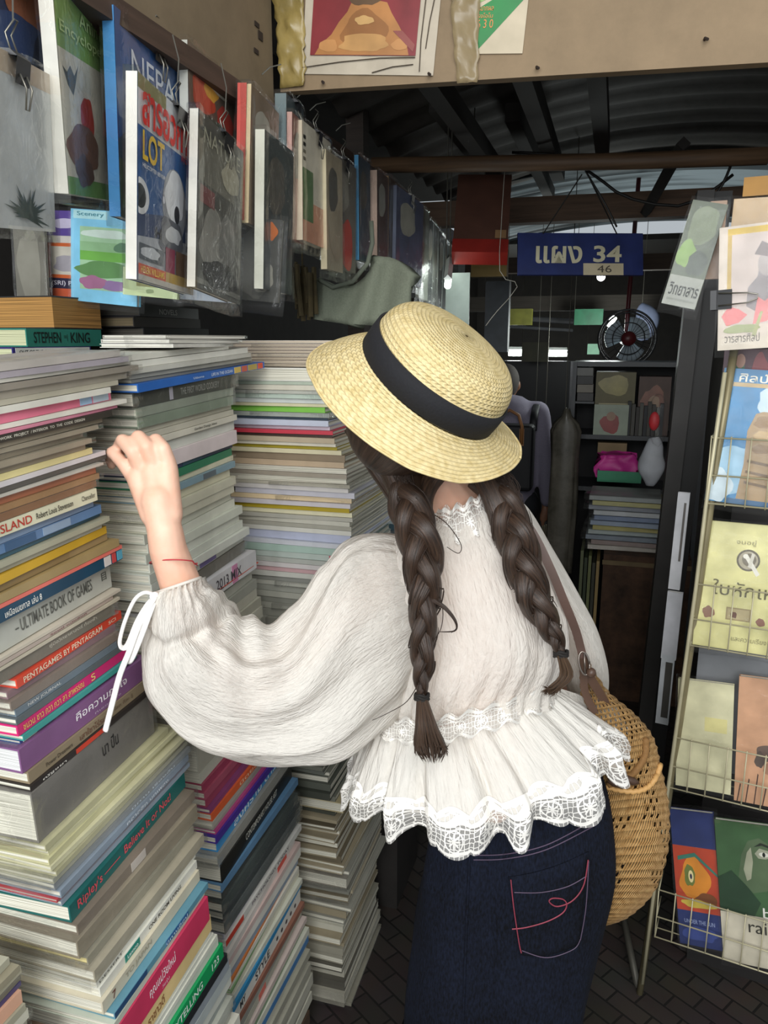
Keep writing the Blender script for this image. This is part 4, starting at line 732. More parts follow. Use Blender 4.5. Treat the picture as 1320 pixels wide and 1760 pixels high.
# dark panel and red-brown box under the pipe
f = quad((788, 300), (880, 300), (768, 410), 2.62, .18, .25)
bx = empty('hanging_box', f[0], 'brown box with a red lower edge hung from the pipe', 'box'); w, h = f[1], f[2]
MB().box((0, 0, -.07), (w, h, 0)).build('front_face', mat('#4e3024', .6, 'plain', 0, .12), bx)
MB().box((-.002, -.05, -.072), (w + .002, -.0005, .002)).build('red_edge', mat('#7f1f18', .45), bx)
MB().box((w * .76, .005, .0003), (w * .96, .035, .0012)).build('label_sticker', mat('#8a6a48', .6), bx)
MB().tube([(w * .5, h, -.03), (w * .5, h + .03, -.03)], .002, 5).build('hanging_wire', STEEL, bx)
tag(MB().box((-.045, 0, -.05), (.09, .05, .05), 0, Matrix.Translation(P(830, 452, 2.9))).build('carton', mat('#7a6330', .7, 'stain')), 'yellow brown carton behind the red edged box', 'box')
c = P(790, 520, 2.7); tag(MB().box((-.05, -.004, -.14), (.035, .004, .10), 0, Matrix.Translation(c)).build('hanging_sheet', mat('#7f8b84', .4)), 'pale green white sheet lit by the slanting tube lamp', 'sheet')
# far things under the roof, deep in the passage
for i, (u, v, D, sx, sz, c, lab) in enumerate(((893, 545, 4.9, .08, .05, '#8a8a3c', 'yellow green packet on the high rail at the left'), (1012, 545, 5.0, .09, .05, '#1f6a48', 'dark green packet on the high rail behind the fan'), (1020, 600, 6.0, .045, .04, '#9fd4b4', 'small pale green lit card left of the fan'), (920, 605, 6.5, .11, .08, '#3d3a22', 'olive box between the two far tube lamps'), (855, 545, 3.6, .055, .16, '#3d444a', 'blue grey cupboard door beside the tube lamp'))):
    tag(MB().box((-sx, -.03, -sz), (sx, .03, sz), 0, Matrix.Translation(P(u, v, D))).build(('packet', 'packet', 'card', 'box', 'cupboard_door')[i], mat(c, .5, 'plain', 0, .2, .5 if i == 2 else 0)), lab, ('packet', 'packet', 'card', 'box', 'door')[i])  # the card's brightness is emission put into its material
# dark doorway deep in the passage
a, b = P(868, 620, 7.0), P(972, 860, 7.0)
tag(MB().box((a.x - .3, a.y, 0), (b.x + .1, a.y + .05, a.z)).build('door_1', mat('#0b0a0b', .4)), kind='structure')
tag(MB().box((b.x - .02, a.y - .05, 0), (b.x + .02, a.y - .002, a.z)).build('trim_9', mat('#6a6a6c', .3, 'plain', .5)), kind='structure')
# ------------------------------------------------------------------ shelf unit across the passage
SY = 3.95
def sY(u, v, dy=0): return onY(u, v, SY + dy)
tl, br = sY(985, 622), sY(1165, 756)
sh = empty('shelf_unit', Matrix.Translation((tl.x, SY, 0)), 'dark metal shelf unit facing the passage, full of dim books', 'shelf')
Mi = Matrix.Translation((-tl.x, -SY, 0)); SD = mat('#3a3d40', .45)
def sbox(a, b, name, m=SD): return MB().box(a, b, 0, Mi).build(name, m, sh)
x0, x1 = tl.x, br.x + .12
sbox((x0, SY, 0), (x0 + .02, SY + .3, tl.z), 'side_panel'); sbox((x1 - .02, SY, 0), (x1, SY + .3, tl.z), 'side_panel')
for v in (622, 748, 838): z = sY(1050, v).z; sbox((x0 + .021, SY - .002, z - .022), (x1 - .021, SY + .3, z), 'shelf_board')
sbox((x0 + .021, SY + .29, 0), (x1 - .021, SY + .3, tl.z - .03), 'back_panel', mat('#1c1b1c', .7))
z = sY(1050, 748).z + .0005; xx = x0 + .03
k = 0
for (u0, u1, vt, c, art, lab) in ((1025, 1087, 640, '#5f5836', [('b', .5, .8, .4, .15, '#8a7f3c'), ('r', .1, .35, .9, .5, '#a39a70'), ('r', .1, .1, .9, .3, '#2c2a20')], 'olive yellow box with dark print on the far shelf'), (1100, 1148, 648, '#4a3327', [('b', .5, .5, .4, .35, '#7a4a34'), ('b', .5, .5, .2, .2, '#94775c')], 'brown patterned package at the right of the far shelf')):
    a, b = sY(u0, vt), sY(u1, 748); zz0 = z + (.13 if k == 0 else 0)
    o = empty('printed_box', Matrix.Translation((a.x, SY + .05, z)), lab, 'box'); MB().box((0, 0, 0), (b.x - a.x, .15, a.z - z)).build('box_body', mat(c, .5), o)
    pn = panel(o, 'printed_picture', b.x - a.x, a.z - z, art); pn.rotation_euler = (math.pi / 2, 0, 0); pn.location = (0, -.0008, 0); k += 1
a, b = sY(1022, 695), sY(1078, 746)
o = empty('picture_card', Matrix.Translation((a.x, SY + .0, z)), 'pale green card with a red portrait shape leaning on the far shelf', 'card'); MB().box((0, 0, 0), (b.x - a.x, .012, a.z - z)).build('card_body', mat('#8f9a88', .4), o)
pn = panel(o, 'printed_picture', b.x - a.x, a.z - z, [('b', .5, .4, .3, .3, '#8f3a34'), ('e', .5, .62, .13, .15, '#9c7a60')]); pn.rotation_euler = (math.pi / 2, 0, 0); pn.location = (0, -.0008, 0)
for i in range(9):
    a = sY(1080 + i * 7, 690 + (i * 5) % 12)
    tag(MB().box((a.x, SY + .01, z), (a.x + .016, SY + .045, a.z)).build('book', mat(('#2d2f31', '#4c4a44', '#383430', '#55564f')[i % 4], .6)), f'narrow dark book upright on the far shelf, {ORD[i + 1]} right of the portrait card', 'book', 'narrow upright books on the far shelf')
sbox((x0 + .021, SY - .002, sY(1000, 690).z - .01), (sY(1021, 690).x, SY + .28, sY(1000, 690).z), 'shelf_board')
for i in range(4):
    a, b = sY(992, 632 + i * 14.5), sY(1019, 646.5 + i * 14.5)
    tag(MB().box((a.x, SY + .02, b.z + .0005), (b.x, SY + .22, a.z - .0005)).build('book', mat(('#6a6a66', '#2c2c2c', '#7a7468', '#3a3836')[i], .5)), f'dim book stacked left of the far shelf, {ORD[i + 1]} from the top', 'book', 'dim books stacked left of the far shelf')
# green tray with a pink bundle
a, b = P(1028, 803, 3.75), P(1100, 822, 3.75)
ty = empty('tray', Matrix.Translation(((a.x + b.x) / 2, a.y, b.z)), 'green plastic tray on top of the wrapped magazines', 'tray'); hw = (b.x - a.x) / 2; tz = a.z - b.z
GR = mat('#2f8a63', .4); MB().box((-hw, -.1, 0), (hw, .12, .006)).build('tray_base', GR, ty)
MB().box((-hw, -.1, .0065), (hw, -.094, tz)).box((-hw, .114, .0065), (hw, .12, tz)).box((-hw, -.0935, .0065), (-hw + .006, .1135, tz)).box((hw - .006, -.0935, .0065), (hw, .1135, tz)).build('tray_rim', GR, ty)
c = P(1060, 790, 3.75); c.z = b.z + .007 + .058
vs, fs = crumple_box((-.085, -.07, -.056), (.085, .07, .05), (10, 6, 6), (.03, .03, .02), 5)
tag(obj('pink_bundle', [c + v for v in vs], fs, mat('#d43b9c', .5), smooth=True), 'bright pink plastic bundle lying in the green tray', 'bag')
c2 = P(1052, 772, 3.88); tag(MB().box((-.07, -.03, -.03), (.07, .03, .035), 0, Matrix.Translation(c2)).build('carton', mat('#8f7a5a', .7)), 'small tan carton behind the pink bundle', 'box')
# wrapped magazines under the tray
ztop = b.z - .001; xa, xb = P(1018, 870, 3.72).x, P(1128, 870, 3.72).x; zbot = P(1060, 915, 3.7).z; n = 11; dz = (ztop - zbot) / n
cs = ['#8d9290', '#a5a06c', '#7c8088', '#b0b3b4', '#6f7d96', '#8b97a8', '#a39a5a', '#9aa3a0', '#77808a', '#8a7a74', '#b0aaa0']
for i in range(n):
    M = Matrix.Translation((xa + ru(-.015, .02), 3.42 + ru(-.01, .01), ztop - (i + 1) * dz))
    flat_book(M @ Matrix.Rotation(math.radians(ru(-3, 3)), 4, 'Z'), xb - xa, .24, dz - .003, cs[i], mode='S', label=f'{cname(cs[i])} wrapped magazine under the green tray, {ORD[i + 1]} from the top', cat='magazine', group='wrapped magazines under the green tray', name='magazine', sleeve=2)
# crate of records below
a, b = P(1040, 916, 3.6), P(1135, 1092, 3.6)
cr_ = empty('carton', Matrix.Translation((a.x, 3.36, 0)), 'worn brown mottled carton under the wrapped magazines', 'box')
MB().box((0, 0, .0), (b.x - a.x + .08, .34, zbot - .004)).build('carton_body', mat('#4b3424', .8, 'stain', 0, .5), cr_)
MB().box((-.004, -.005, zbot - .05), (b.x - a.x + .082, -.001, zbot - .03)).build('carton_lip', mat('#6a5a40', .8), cr_)
for i in range(5):
    u = 1002 + i * 6.4; a = P(u, 925 + i * 4, 3.62)
    tag(MB().box((a.x, 3.40, 0), (a.x + .013, 3.62, a.z - .02 * (i % 2))).build('board_sheet', mat(('#5b6044', '#37402c', '#6c7048', '#3c3c30', '#9a8254')[i], .6)), f'tall upright board left of the brown carton, {ORD[i + 1]} from the left', 'board', 'tall boards beside the brown carton')
# clear bag with red, white bag
def bag(name, c, r, m, label, seed, parts=None):
    vs = []; n, k = 18, 12
    for j in range(k + 1):
        t = j / k; rr = math.sin(math.pi * min(1, (t * .9 + .06))) ** .6
        for i in range(n):
            q = 2 * math.pi * i / n; p = Vector((math.cos(q) * rr * r[0], math.sin(q) * rr * r[1], (.5 - t) * 2 * r[2])); p *= 1 + .22 * noise.noise(p * 14 + Vector((seed, 0, 0))); vs.append(c + p)
    fs = [(j * n + i, (j + 1) * n + i, (j + 1) * n + (i + 1) % n, j * n + (i + 1) % n) for j in range(k) for i in range(n)] + [tuple(range(n)), tuple(k * n + i for i in range(n - 1, -1, -1))]
    return tag(obj(name, vs, fs, m, smooth=True), label, 'bag')
for o in list(COL.objects):
    if o.parent is None and o.name.split('.')[0] in ('packet', 'card', 'box', 'cupboard_door', 'carton') and o.get('category') and o.type == 'MESH' and max((v.co.z for v in o.data.vertices), default=0) > 1.3: wire_up(o, 2.33 if o.data.vertices[0].co.y > 6.4 else 2.46)
    if o.name.startswith('tube_lamp'): wire_up(o, 2.33 if o.location.y > 6.4 else 2.46)
c = P(1130, 720, 3.2); bag('clear_bag', c, (.045, .035, .11), FILM, 'clear plastic bag with something red inside, hung beside the dark post', 2)
tag(MB().ball(c + Vector((-.012, 0, -.01)), (.022, .018, .04)).build('red_packet', mat('#d8343c', .5), smooth=True), 'red packet inside the clear hanging bag', 'packet')
bag('white_bag', P(1120, 795, 3.3), (.055, .04, .1), mat('#b9bcc2', .6), 'white plastic bag hanging below the clear one', 7)
# wrapped garment column hanging left of the shelf
c = P(970, 790, 3.72); vs = []; n, k = 26, 22
for j in range(k + 1):
    t = j / k; z = .24 - .80 * t; wd = interp([(0, .012), (.04, .016), (.07, .045), (.12, .068), (.3, .060), (.6, .066), (1, .058)], t)
    for i in range(n):
        q = 2 * math.pi * i / n; vs.append(c + Vector((math.cos(q) * wd * (1 + .15 * math.sin(q * 7 + t * 3)), math.sin(q) * .03, z + .01 * math.sin(q * 5))))
tag(obj('wrapped_garment', vs, [(j * n + i, (j + 1) * n + i, (j + 1) * n + (i + 1) % n, j * n + (i + 1) % n) for j in range(k) for i in range(n)] + [tuple(range(n)), tuple(k * n + i for i in range(n - 1, -1, -1))], mat('#5f5b52', .35, 'stain', 0, .35), smooth=True), 'grey patterned garment in film hanging left of the far shelf', 'garment')
tag(MB().box((-.1, -.02, -.25), (.12, .02, .1), 0, Matrix.Translation(P(945, 770, 5.0))).build('hanging_cloth', mat('#4a1f22', .8)), 'dark red cloth hanging right of the doorway', 'cloth')
tag(MB().box((-.03, -.02, -.5), (.03, .02, .14), 0, Matrix.Translation(P(942, 800, 4.9))).build('hanging_sheet', mat('#6d6c6a', .8)), 'grey sheet hanging beside the man', 'sheet')
tag(MB().box((-.012, -.01, -.09), (.012, .01, .09), 0, Matrix.Translation(P(1150, 830, 2.42))).build('hand_tool', mat('#a3241f', .4)), 'red handled tool hung on the dark post', 'tool')
for o in list(COL.objects):
    if o.name.split('.')[0] in ('hanging_cloth', 'hanging_sheet') and not o.children: wire_up(o, 2.4)
wire_up(bpy.data.objects['wrapped_garment'], 2.46)
# fan
c = P(1078, 582, 4.25); fn = empty('fan', Matrix.Translation(c) @ Matrix.Rotation(math.radians(8), 4, 'Z'), 'round wall fan with clear blades hanging from a dark red rod', 'fan')
FM = Matrix.Rotation(math.pi / 2, 4, 'X'); R_ = .155
g = MB()
for yy, rr in ((-.05, R_ * .55), (-.03, R_ * .9), (0, R_), (.03, R_ * .9)): g.tube([(rr * math.cos(q), yy, rr * math.sin(q)) for q in [2 * math.pi * i / 40 for i in range(41)]], .003 if yy else .006, 6)
for i in range(28):
    q = 2 * math.pi * i / 28; g.tube([(.03 * math.cos(q), -.06, .03 * math.sin(q)), (R_ * .55 * math.cos(q), -.05, R_ * .55 * math.sin(q)), (R_ * .9 * math.cos(q), -.03, R_ * .9 * math.sin(q)), (R_ * math.cos(q), 0, R_ * math.sin(q))], .0011, 4)
g.build('wire_guard', mat('#16171a', .3, 'plain', .6), fn)
for i in range(3):
    vs = []
    for a_ in range(9):
        for b_ in range(5):
            q = 2 * math.pi * i / 3 + a_ / 8 * 1.5; r_ = .03 + (R_ * .82 - .03) * b_ / 4 * (1 - .25 * abs(a_ / 8 - .55)); vs.append((r_ * math.cos(q), -.012 + .035 * (a_ / 8 - .5), r_ * math.sin(q)))
    o = obj('blade', vs, [(a_ * 5 + b_, (a_ + 1) * 5 + b_, (a_ + 1) * 5 + b_ + 1, a_ * 5 + b_ + 1) for a_ in range(8) for b_ in range(4)], mat('#b4c2cc', .15, 'plain', .1), fn, smooth=True); o.modifiers.new('t', 'SOLIDIFY').thickness = .003
MB().lathe([(.001, -.066), (.036, -.064), (.040, -.05), (.036, .0), (.04, .03), (.035, .08), (.001, .085)], 20, FM @ Matrix.Scale(-1, 4, (0, 0, 1))).build('motor_hub', mat('#5c1f22', .4), fn, smooth=True)
MB().tube([(0, .05, .0), (.0, .05, .10), (.012, .05, .84)], .012, 10).build('rod', mat('#571c22', .4), fn, smooth=True)
tube_lamp(P(1046, 560, 4.6), P(1056, 545, 4.6), .018, 'lamp glare seen through the left of the fan', 6, False)
wire_up(bag('hanging_bag', P(1110, 555, 4.9), (.08, .05, .12), mat('#7d86a0', .3), 'blue white wrapped bundle hung behind the fan', 9), 2.42)
# cables under the roof
for i, (px, Y, r, lab) in enumerate((([(880, 262), (960, 268), (1020, 300), (1080, 340), (1180, 352), (1260, 300)], 2.9, .005, 'black cable sagging below the pipe'), ([(1000, 280), (1010, 300), (1040, 350), (1060, 390)], 2.6, .003, 'thin cable from the pipe down behind the sign'), ([(1262, 268), (1240, 320), (1200, 370), (1176, 400)], 2.6, .004, 'black cable slanting down to the dark post'), ([(868, 284), (862, 380), (860, 470), (890, 490), (850, 540), (835, 560)], 2.6, .0012, 'pale thread hanging beside the slanting tube lamp'))):
    tag(MB().tube([onY(u, v, Y) for u, v in [tuple(q) for q in cat_rom(px, 14)]], r, 6).build('cable', mat('#15120f' if i < 3 else '#9a958a', .6), smooth=True), lab, 'cable')
# ------------------------------------------------------------------ wire rack of books at the right
RO = Vector((.165, 1.68, 0)); rex = Vector((math.cos(math.radians(-10.5)), math.sin(math.radians(-10.5)), 0)); rn = Vector((-rex.y, rex.x, 0))
def onR(u, v, d=0): r = ray(u, v); return CP + r * ((RO + rn * d - CP).dot(rn) / r.dot(rn))
MR = Matrix(((rex.x, rn.x, 0, RO.x), (rex.y, rn.y, 0, RO.y), (0, 0, 1, 0), (0, 0, 0, 1))); MRi = MR.inverted()
rk = empty('wire_rack', MR, 'cream painted wire book rack with four wire baskets at the right', 'rack')
def rl(u, v, d=0): return MRi @ onR(u, v, d)
WR = WIRE
def rtube(name, pts, r, m=WR, n=8, sub=None): return MB().tube(pts, r, n).build(name, m, sub or rk, smooth=True)
rtube('upright', [rl(1262, 600, .03), rl(1235, 770, .03), rl(1190, 1090, .03), rl(1098, 1716, .03)], .008, mat('#8c8263', .45, 'plain', .3))
rtube('upright', [rl(1246, 640), rl(1213, 870), rl(1196, 1010), rl(1128, 1500), rl(1104, 1690)], .0042)
x_r = rl(1320, 1000).x + .35
rtube('upright', [(x_r, .03, 1.6), (x_r, .03, 0)], .008, mat('#8c8263', .45, 'plain', .3))
rtube('foot_bar', [rl(1068, 1560, .22), rl(1100, 1716, .03)], .009, mat('#5d5a52', .5, 'plain', .5))
rtube('foot_bar', [(x_r, .03, .004), (x_r + .05, -.25, .004)], .009, mat('#5d5a52', .5, 'plain', .5))
def basket(px_tl, px_bl, depth, hfront, rows_px):
    g = MB(); b0 = rl(*px_bl); x0 = b0.x; zb_ = b0.z; zt_ = zb_ + hfront
    for z in rows_px: g.tube([(x0, 0, z), (x_r, 0, z)], .0018, 6); g.tube([(x0, 0, z), (x0, depth, z)], .0018, 6)
    k = 0; x = x0
    while x < x_r: g.tube([(x, 0, zt_ + .004), (x, -.002, zb_ + .004), (x, .004, zb_), (x, depth, zb_)], .0014, 6); x += .037
    for y in (depth * .5, depth): g.tube([(x0, y, zb_), (x_r, y, zb_)], .0016, 6)
    o = g.build('basket', WR, rk, smooth=True); return zb_
SH_Z = []
for (pb, pt_) in (((1212, 868), (1220, 752)), ((1186, 1112), (1200, 1004)), ((1150, 1356), (1163, 1268)), ((1125, 1612), (1135, 1530))):
    zb_, zt_ = rl(*pb).z, rl(*pt_).z; SH_Z.append(basket(pt_, pb, .075, zt_ - zb_, [zb_ + .004, zb_ + (zt_ - zb_) * .45, zt_]))
def rbook(tl, tr, bl, d0, d1, T, **k):
    """book standing in a rack tier: bottom edge d1, top edge d0 behind the front wires"""
    a, b, c = onR(*tl, d0), onR(*tr, d0), onR(*bl, d1); w = (b - a).length; h = (a - c).length
    ex = (b - a).normalized(); ey = (a - c).normalized(); ey = (ey - ex * ey.dot(ex)).normalized(); ez = ex.cross(ey); o = a - ey * h
    return stand_book((Matrix(((ex.x, ey.x, ez.x, o.x), (ex.y, ey.y, ez.y, o.y), (ex.z, ey.z, ez.z, o.z), (0, 0, 0, 1))), w, h), T, **k), (Matrix(((ex.x, ey.x, ez.x, o.x), (ex.y, ey.y, ez.y, o.y), (ex.z, ey.z, ez.z, o.z), (0, 0, 0, 1))), w, h)
G3 = 'books shown in the wire rack'
rbook((1246, 632), (1375, 640), (1205, 858), .045, .02, .012, cover='#2f86b8', spine='#8fc0d0', art=[('r', 0, 0, 1, 1, '#1778ac'), ('b', .3, .25, .35, .2, '#8fb8d0'), ('b', .15, .12, .2, .12, '#c3d4dc'), ('b', .8, .78, .3, .12, '#b9cdd8'), ('r', .15, .87, 1, .90, '#b59a68'), ('p', [(.42, .0), (.46, .3), (.44, .55), (.52, .68), (.62, .70), (1, .68), (1, 0)], '#9f8258'), ('p', [(.50, .60), (.56, .66), (.70, .67), (.78, .62), (.70, .58), (.58, .58)], '#87683f'), ('p', [(.52, .52), (.60, .56), (.78, .55), (.88, .50), (.76, .49), (.6, .49)], '#b99a68'), ('p', [(.50, .42), (.62, .46), (.84, .45), (.95, .40), (.8, .40), (.6, .39)], '#87683f'), ('p', [(.5, .16), (1, .13), (1, .15), (.5, .18)], '#6d5434'), ('p', [(.5, .24), (1, .21), (1, .23), (.5, .26)], '#6d5434'), ('p', [(.5, .32), (1, .29), (1, .31), (.5, .34)], '#6d5434'), ('r', .3, 0, 1, .04, '#2a5a80')],
    texts=(('ศิลป์', .22, .905, .62, .97, '#e8e4d4'),), label='blue wrapped book with a carved stone relief, top basket of the rack', cat='book', group=G3, name='book', sleeve=1.4)
rbook((1210, 894), (1345, 906), (1184, 1106), .05, .02, .012, cover='#d5cf92', spine='#b8b47c', art=[('r', 0, 0, 1, 1, '#d3cd90'), ('e', .62, .72, .15, .085, '#5d5545'), ('e', .62, .72, .125, .07, '#a39a84'), ('e', .63, .725, .09, .05, '#6f6654'), ('p', [(.55, .76), (.60, .77), (.78, .62), (.74, .60)], '#dcd8cc'), ('p', [(.66, .78), (.70, .77), (.66, .66), (.62, .67)], '#c9c4b6'), ('e', .58, .75, .03, .018, '#e4e0d4'), ('b', .17, .28, .08, .045, '#8a6854'), ('r', .40, .24, .72, .34, '#9a8a64'), ('r', .42, .25, .70, .33, '#b3a47c'), ('b', .5, .28, .05, .025, '#6a4a3c'), ('b', .85, .25, .06, .03, '#8a6050')],
    texts=(('ใบหักเห', .2, .43, .98, .55, '#5c5636', 0), ('จนอยู่', .45, .83, .7, .88, '#8a845c', 0), ('และความเรียง', .5, .08, .95, .12, '#8a845c', 0)), label='yellow book with Thai title, a compass and a stone, second basket of the rack', cat='book', group=G3, name='book', sleeve=1.3)
rbook((1166, 1166), (1262, 1178), (1148, 1346), .045, .02, .012, cover='#cfc9a4', spine='#bdb890', art=[('r', 0, 0, 1, 1, '#cdc8a4'), ('r', .5, .55, .9, .68, '#d2c98c')], label='plain cream wrapped book at the left of the third basket', cat='book', group=G3, name='book', sleeve=1.2)
rbook((1271, 1162), (1365, 1174), (1248, 1372), .05, .02, .016, cover='#c99a78', spine='#b4875f', art=[('r', 0, 0, 1, 1, '#cb9c7a'), ('b', .6, .42, .25, .07, '#6d5a50'), ('b', .45, .36, .1, .06, '#5d5048'), ('b', .7, .3, .2, .05, '#a67c62')] + [('p', [(.05 + .16 * i, 0), (.10 + .16 * i, .15 + .05 * (i % 3)), (.12 + .16 * i, .14 + .05 * (i % 3)), (.07 + .16 * i, 0)], '#4a3830') for i in range(6)], label='peach brown wrapped book with ink drawn plants, third basket of the rack', cat='book', group=G3, name='book', sleeve=1.2)
rbook((1151, 1390), (1226, 1399), (1124, 1608), .045, .02, .012, cover='#2a3464', spine='#20294f', art=[('r', 0, .0, 1, 1, '#2c3768'), ('r', 0, .26, 1, .74, '#b8472e'), ('b', .45, .5, .35, .15, '#d88a30'), ('b', .35, .52, .13, .08, '#6f7a3c'), ('e', .38, .52, .06, .045, '#e8d8a0'), ('e', .38, .52, .025, .02, '#2a2a4a'), ('b', .7, .35, .25, .06, '#7d4a28'), ('b', .5, .32, .4, .03, '#c8b04a'), ('p', [(.1, .66), (.5, .70), (1, .56), (1, .54), (.5, .67), (.1, .63)], '#3f7a68'), ('b', .5, .1, .4, .06, '#3b4a88')], texts=(('UNDER THE SUN', .15, .17, .85, .2, '#98a4c8', 0),), label='navy book with a swirling red and orange panel in the lowest basket', cat='book', group=G3, name='book', sleeve=1.3)
rbook((1228, 1408), (1350, 1424), (1208, 1640), .03, .012, .012, cover='#3c5a38', spine='#31482e', art=[('r', 0, 0, 1, 1, '#3f5f3b'), ('r', 0, 0, 1, .36, '#c9c1ad'), ('p', [(.30, .62), (.36, .78), (.46, .88), (.62, .91), (.80, .86), (.92, .72), (.86, .60), (.70, .55), (.5, .52)], '#55684a'), ('p', [(.38, .68), (.44, .80), (.50, .84), (.52, .74), (.48, .62), (.42, .60)], '#a3a48c'), ('p', [(.55, .80), (.62, .84), (.74, .83), (.80, .79), (.70, .77), (.60, .77)], '#9ea08a'), ('e', .68, .80, .07, .016, '#d8d6c8'), ('e', .68, .80, .022, .016, '#20241e'), ('p', [(.54, .845), (.64, .88), (.80, .86), (.79, .845), (.66, .862)], '#252c22'), ('p', [(.0, .36), (.0, .60), (.2, .66), (.42, .56), (.6, .46), (.5, .36)], '#26402a')], texts=(('rain f', .40, .24, .98, .33, '#33312b', 0), ('be', .62, .36, .9, .43, '#e4e2d8', 0)), label='green and white book with a shadowed face and the word rain, lowest basket', cat='book', group=G3, name='book', sleeve=1)
b1, f1 = rbook((1237, 392), (1362, 376), (1243, 602), -.03, -.03, .02, cover='#cdbfae', spine='#d8ccb8', art=[('r', 0, 0, 1, 1, '#cfc1b2'), ('r', .12, .2, .18, .97, '#b89a4c'), ('r', .12, .93, 1, .98, '#c9a83c'), ('r', .18, .2, 1, .93, '#c3b3aa'), ('p', [(.4, .35), (.42, .5), (.55, .58), (.6, .75), (.75, .78), (.98, .7), (1, .3), (.6, .28)], '#8d8484'), ('e', .68, .68, .13, .10, '#a59a96'), ('p', [(.5, .76), (.6, .86), (.72, .82), (.88, .86), (.95, .76), (.7, .73)], '#7a6e6c'), ('p', [(.05, .28), (.15, .36), (.3, .33), (.42, .28), (.3, .22), (.12, .2)], '#d87a78'), ('p', [(.5, .2), (.56, .42), (.66, .38), (.9, .5), (.95, .42), (.7, .22)], '#dc8280'), ('b', .35, .17, .25, .04, '#9aa070'), ('p', [(.45, .05), (.6, .3), (.64, .3), (.52, .05)], '#a8a878'), ('r', .0, .0, 1, .1, '#d2c6b4')],
    texts=(('วารสารศิลป', .1, .06, .6, .13, '#6a6258', 0),), label='clipped magazine with a sepia portrait and pink lotus flowers, top right', cat='magazine', group=G3, sleeve=1.2)
M, w, h = f1
root = empty('binder_clip', M @ Matrix.Translation((0, h * .42, 0)), 'large black clip gripping the edge of the portrait magazine', 'clip')
MB().add([(-.012, -.018, .002), (-.012, .018, .002), (-.012, .018, -.022), (-.012, -.018, -.022), (.024, -.018, .0065), (.024, .018, .0065), (.024, .018, -.0265), (.024, -.018, -.0265)], [(0, 1, 2, 3), (0, 4, 5, 1), (3, 2, 6, 7)]).box((-.014, -.018, -.03), (-.003, .018, .008)).build('clip_body', BLACK, root)
MB().tube([(.0, -.011, .008), (.05, -.010, .016), (.068, -.004, .016), (.068, .004, .016), (.05, .008, .016), (.0, .012, .008)], .0014, 6).build('wire_handle', STEEL, root, smooth=True)
rbook((1192, 343), (1252, 352), (1144, 522), .0, -.01, .008, cover='#6f7664', spine='#a3ab8c', art=[('r', 0, 0, 1, 1, '#59614f'), ('b', .5, .78, .42, .2, '#737d62'), ('b', .25, .5, .28, .12, '#7f9c56'), ('b', .65, .42, .3, .12, '#4b5347'), ('r', 0, .0, 1, .29, '#93958a')], texts=(('วิทยาสาร', .08, .10, .95, .22, '#23271f', .02), ('นิตยสารรายเดือน', .1, .05, .9, .075, '#5a5e54', 0)), label='green grey wrapped magazine with bold Thai title hung beside the post', cat='magazine', group=G3, sleeve=1.6)
rbook((1222, 346), (1250, 344), (1208, 480), .03, .03, .01, cover='#a58468', spine='#8f7058', art=[('r', .3, .6, .5, .68, '#5d4434')], label='tan wrapped book hung behind the green grey magazine', cat='book', group=G3, name='book', sleeve=1.4)
rbook((1262, 342), (1330, 338), (1258, 400), .04, .04, .01, cover='#b99c74', spine='#a5885f', label='tan cover peeping out above the portrait magazine', cat='book', group=G3, name='book', sleeve=1)
tag(MB().box((0, .0, 0), (.3, .06, .035), 0, Matrix.Translation(onR(1276, 338, .06)) @ MR.to_3x3().to_4x4()).build('carton', mat('#a87a34', .6)), 'orange brown carton on top at the upper right corner', 'box')
rbook((1246, 600), (1330, 600), (1238, 700), .10, .10, .012, cover='#5b3a44', spine='#7d4a5c', art=[('b', .3, .5, .2, .35, '#3f6a4c'), ('e', .35, .8, .1, .12, '#b98a74'), ('b', .75, .6, .2, .3, '#8a2f34')], label='maroon comic cover with small figures between the top covers', cat='book', group=G3, name='book', sleeve=0)
for i, (tl_, tr_, bl_, c, lab) in enumerate((((1166, 846), (1186, 848), (1150, 1012), '#b5b5b8', 'pale grey magazine edge clipped behind the rack, upper'), ((1148, 1016), (1174, 1020), (1132, 1130), '#a9a9ad', 'pale grey magazine edge clipped behind the rack, middle'), ((1138, 1124), (1160, 1128), (1118, 1240), '#9fa2a5', 'framed pale magazine clipped behind the rack, lower'))):
    rbook(tl_, tr_, bl_, .16, .16, .01, cover=c, spine='#c4c4c6', art=[('r', .35, .1, .9, .9, '#3a3834')] if i == 2 else [('r', .6, .3, .8, .9, '#55504c')] if i == 0 else (), label=lab, cat='magazine', group='magazines clipped behind the rack', sleeve=0)
bp_ = onR(1200, 1128, .10)
tag(MB().box((0, 0, -.30), (.5, .01, .015), 0, Matrix.Translation(bp_ + Vector((0, 0, .03))) @ MR.to_3x3().to_4x4()).build('backing_board', mat('#77797c', .6)), 'blue grey backing board between the baskets of the rack', 'board')
tag(MB().box((0, 0, 0), (.45, .15, 1.5), 0, Matrix.Translation(onR(1215, 1300, .20) * 1 - Vector((0, 0, onR(1215, 1300, .20).z))) @ MR.to_3x3().to_4x4()).build('cabinet', mat('#1f1c1b', .7)), 'dark cabinet standing behind the wire rack', 'cabinet')
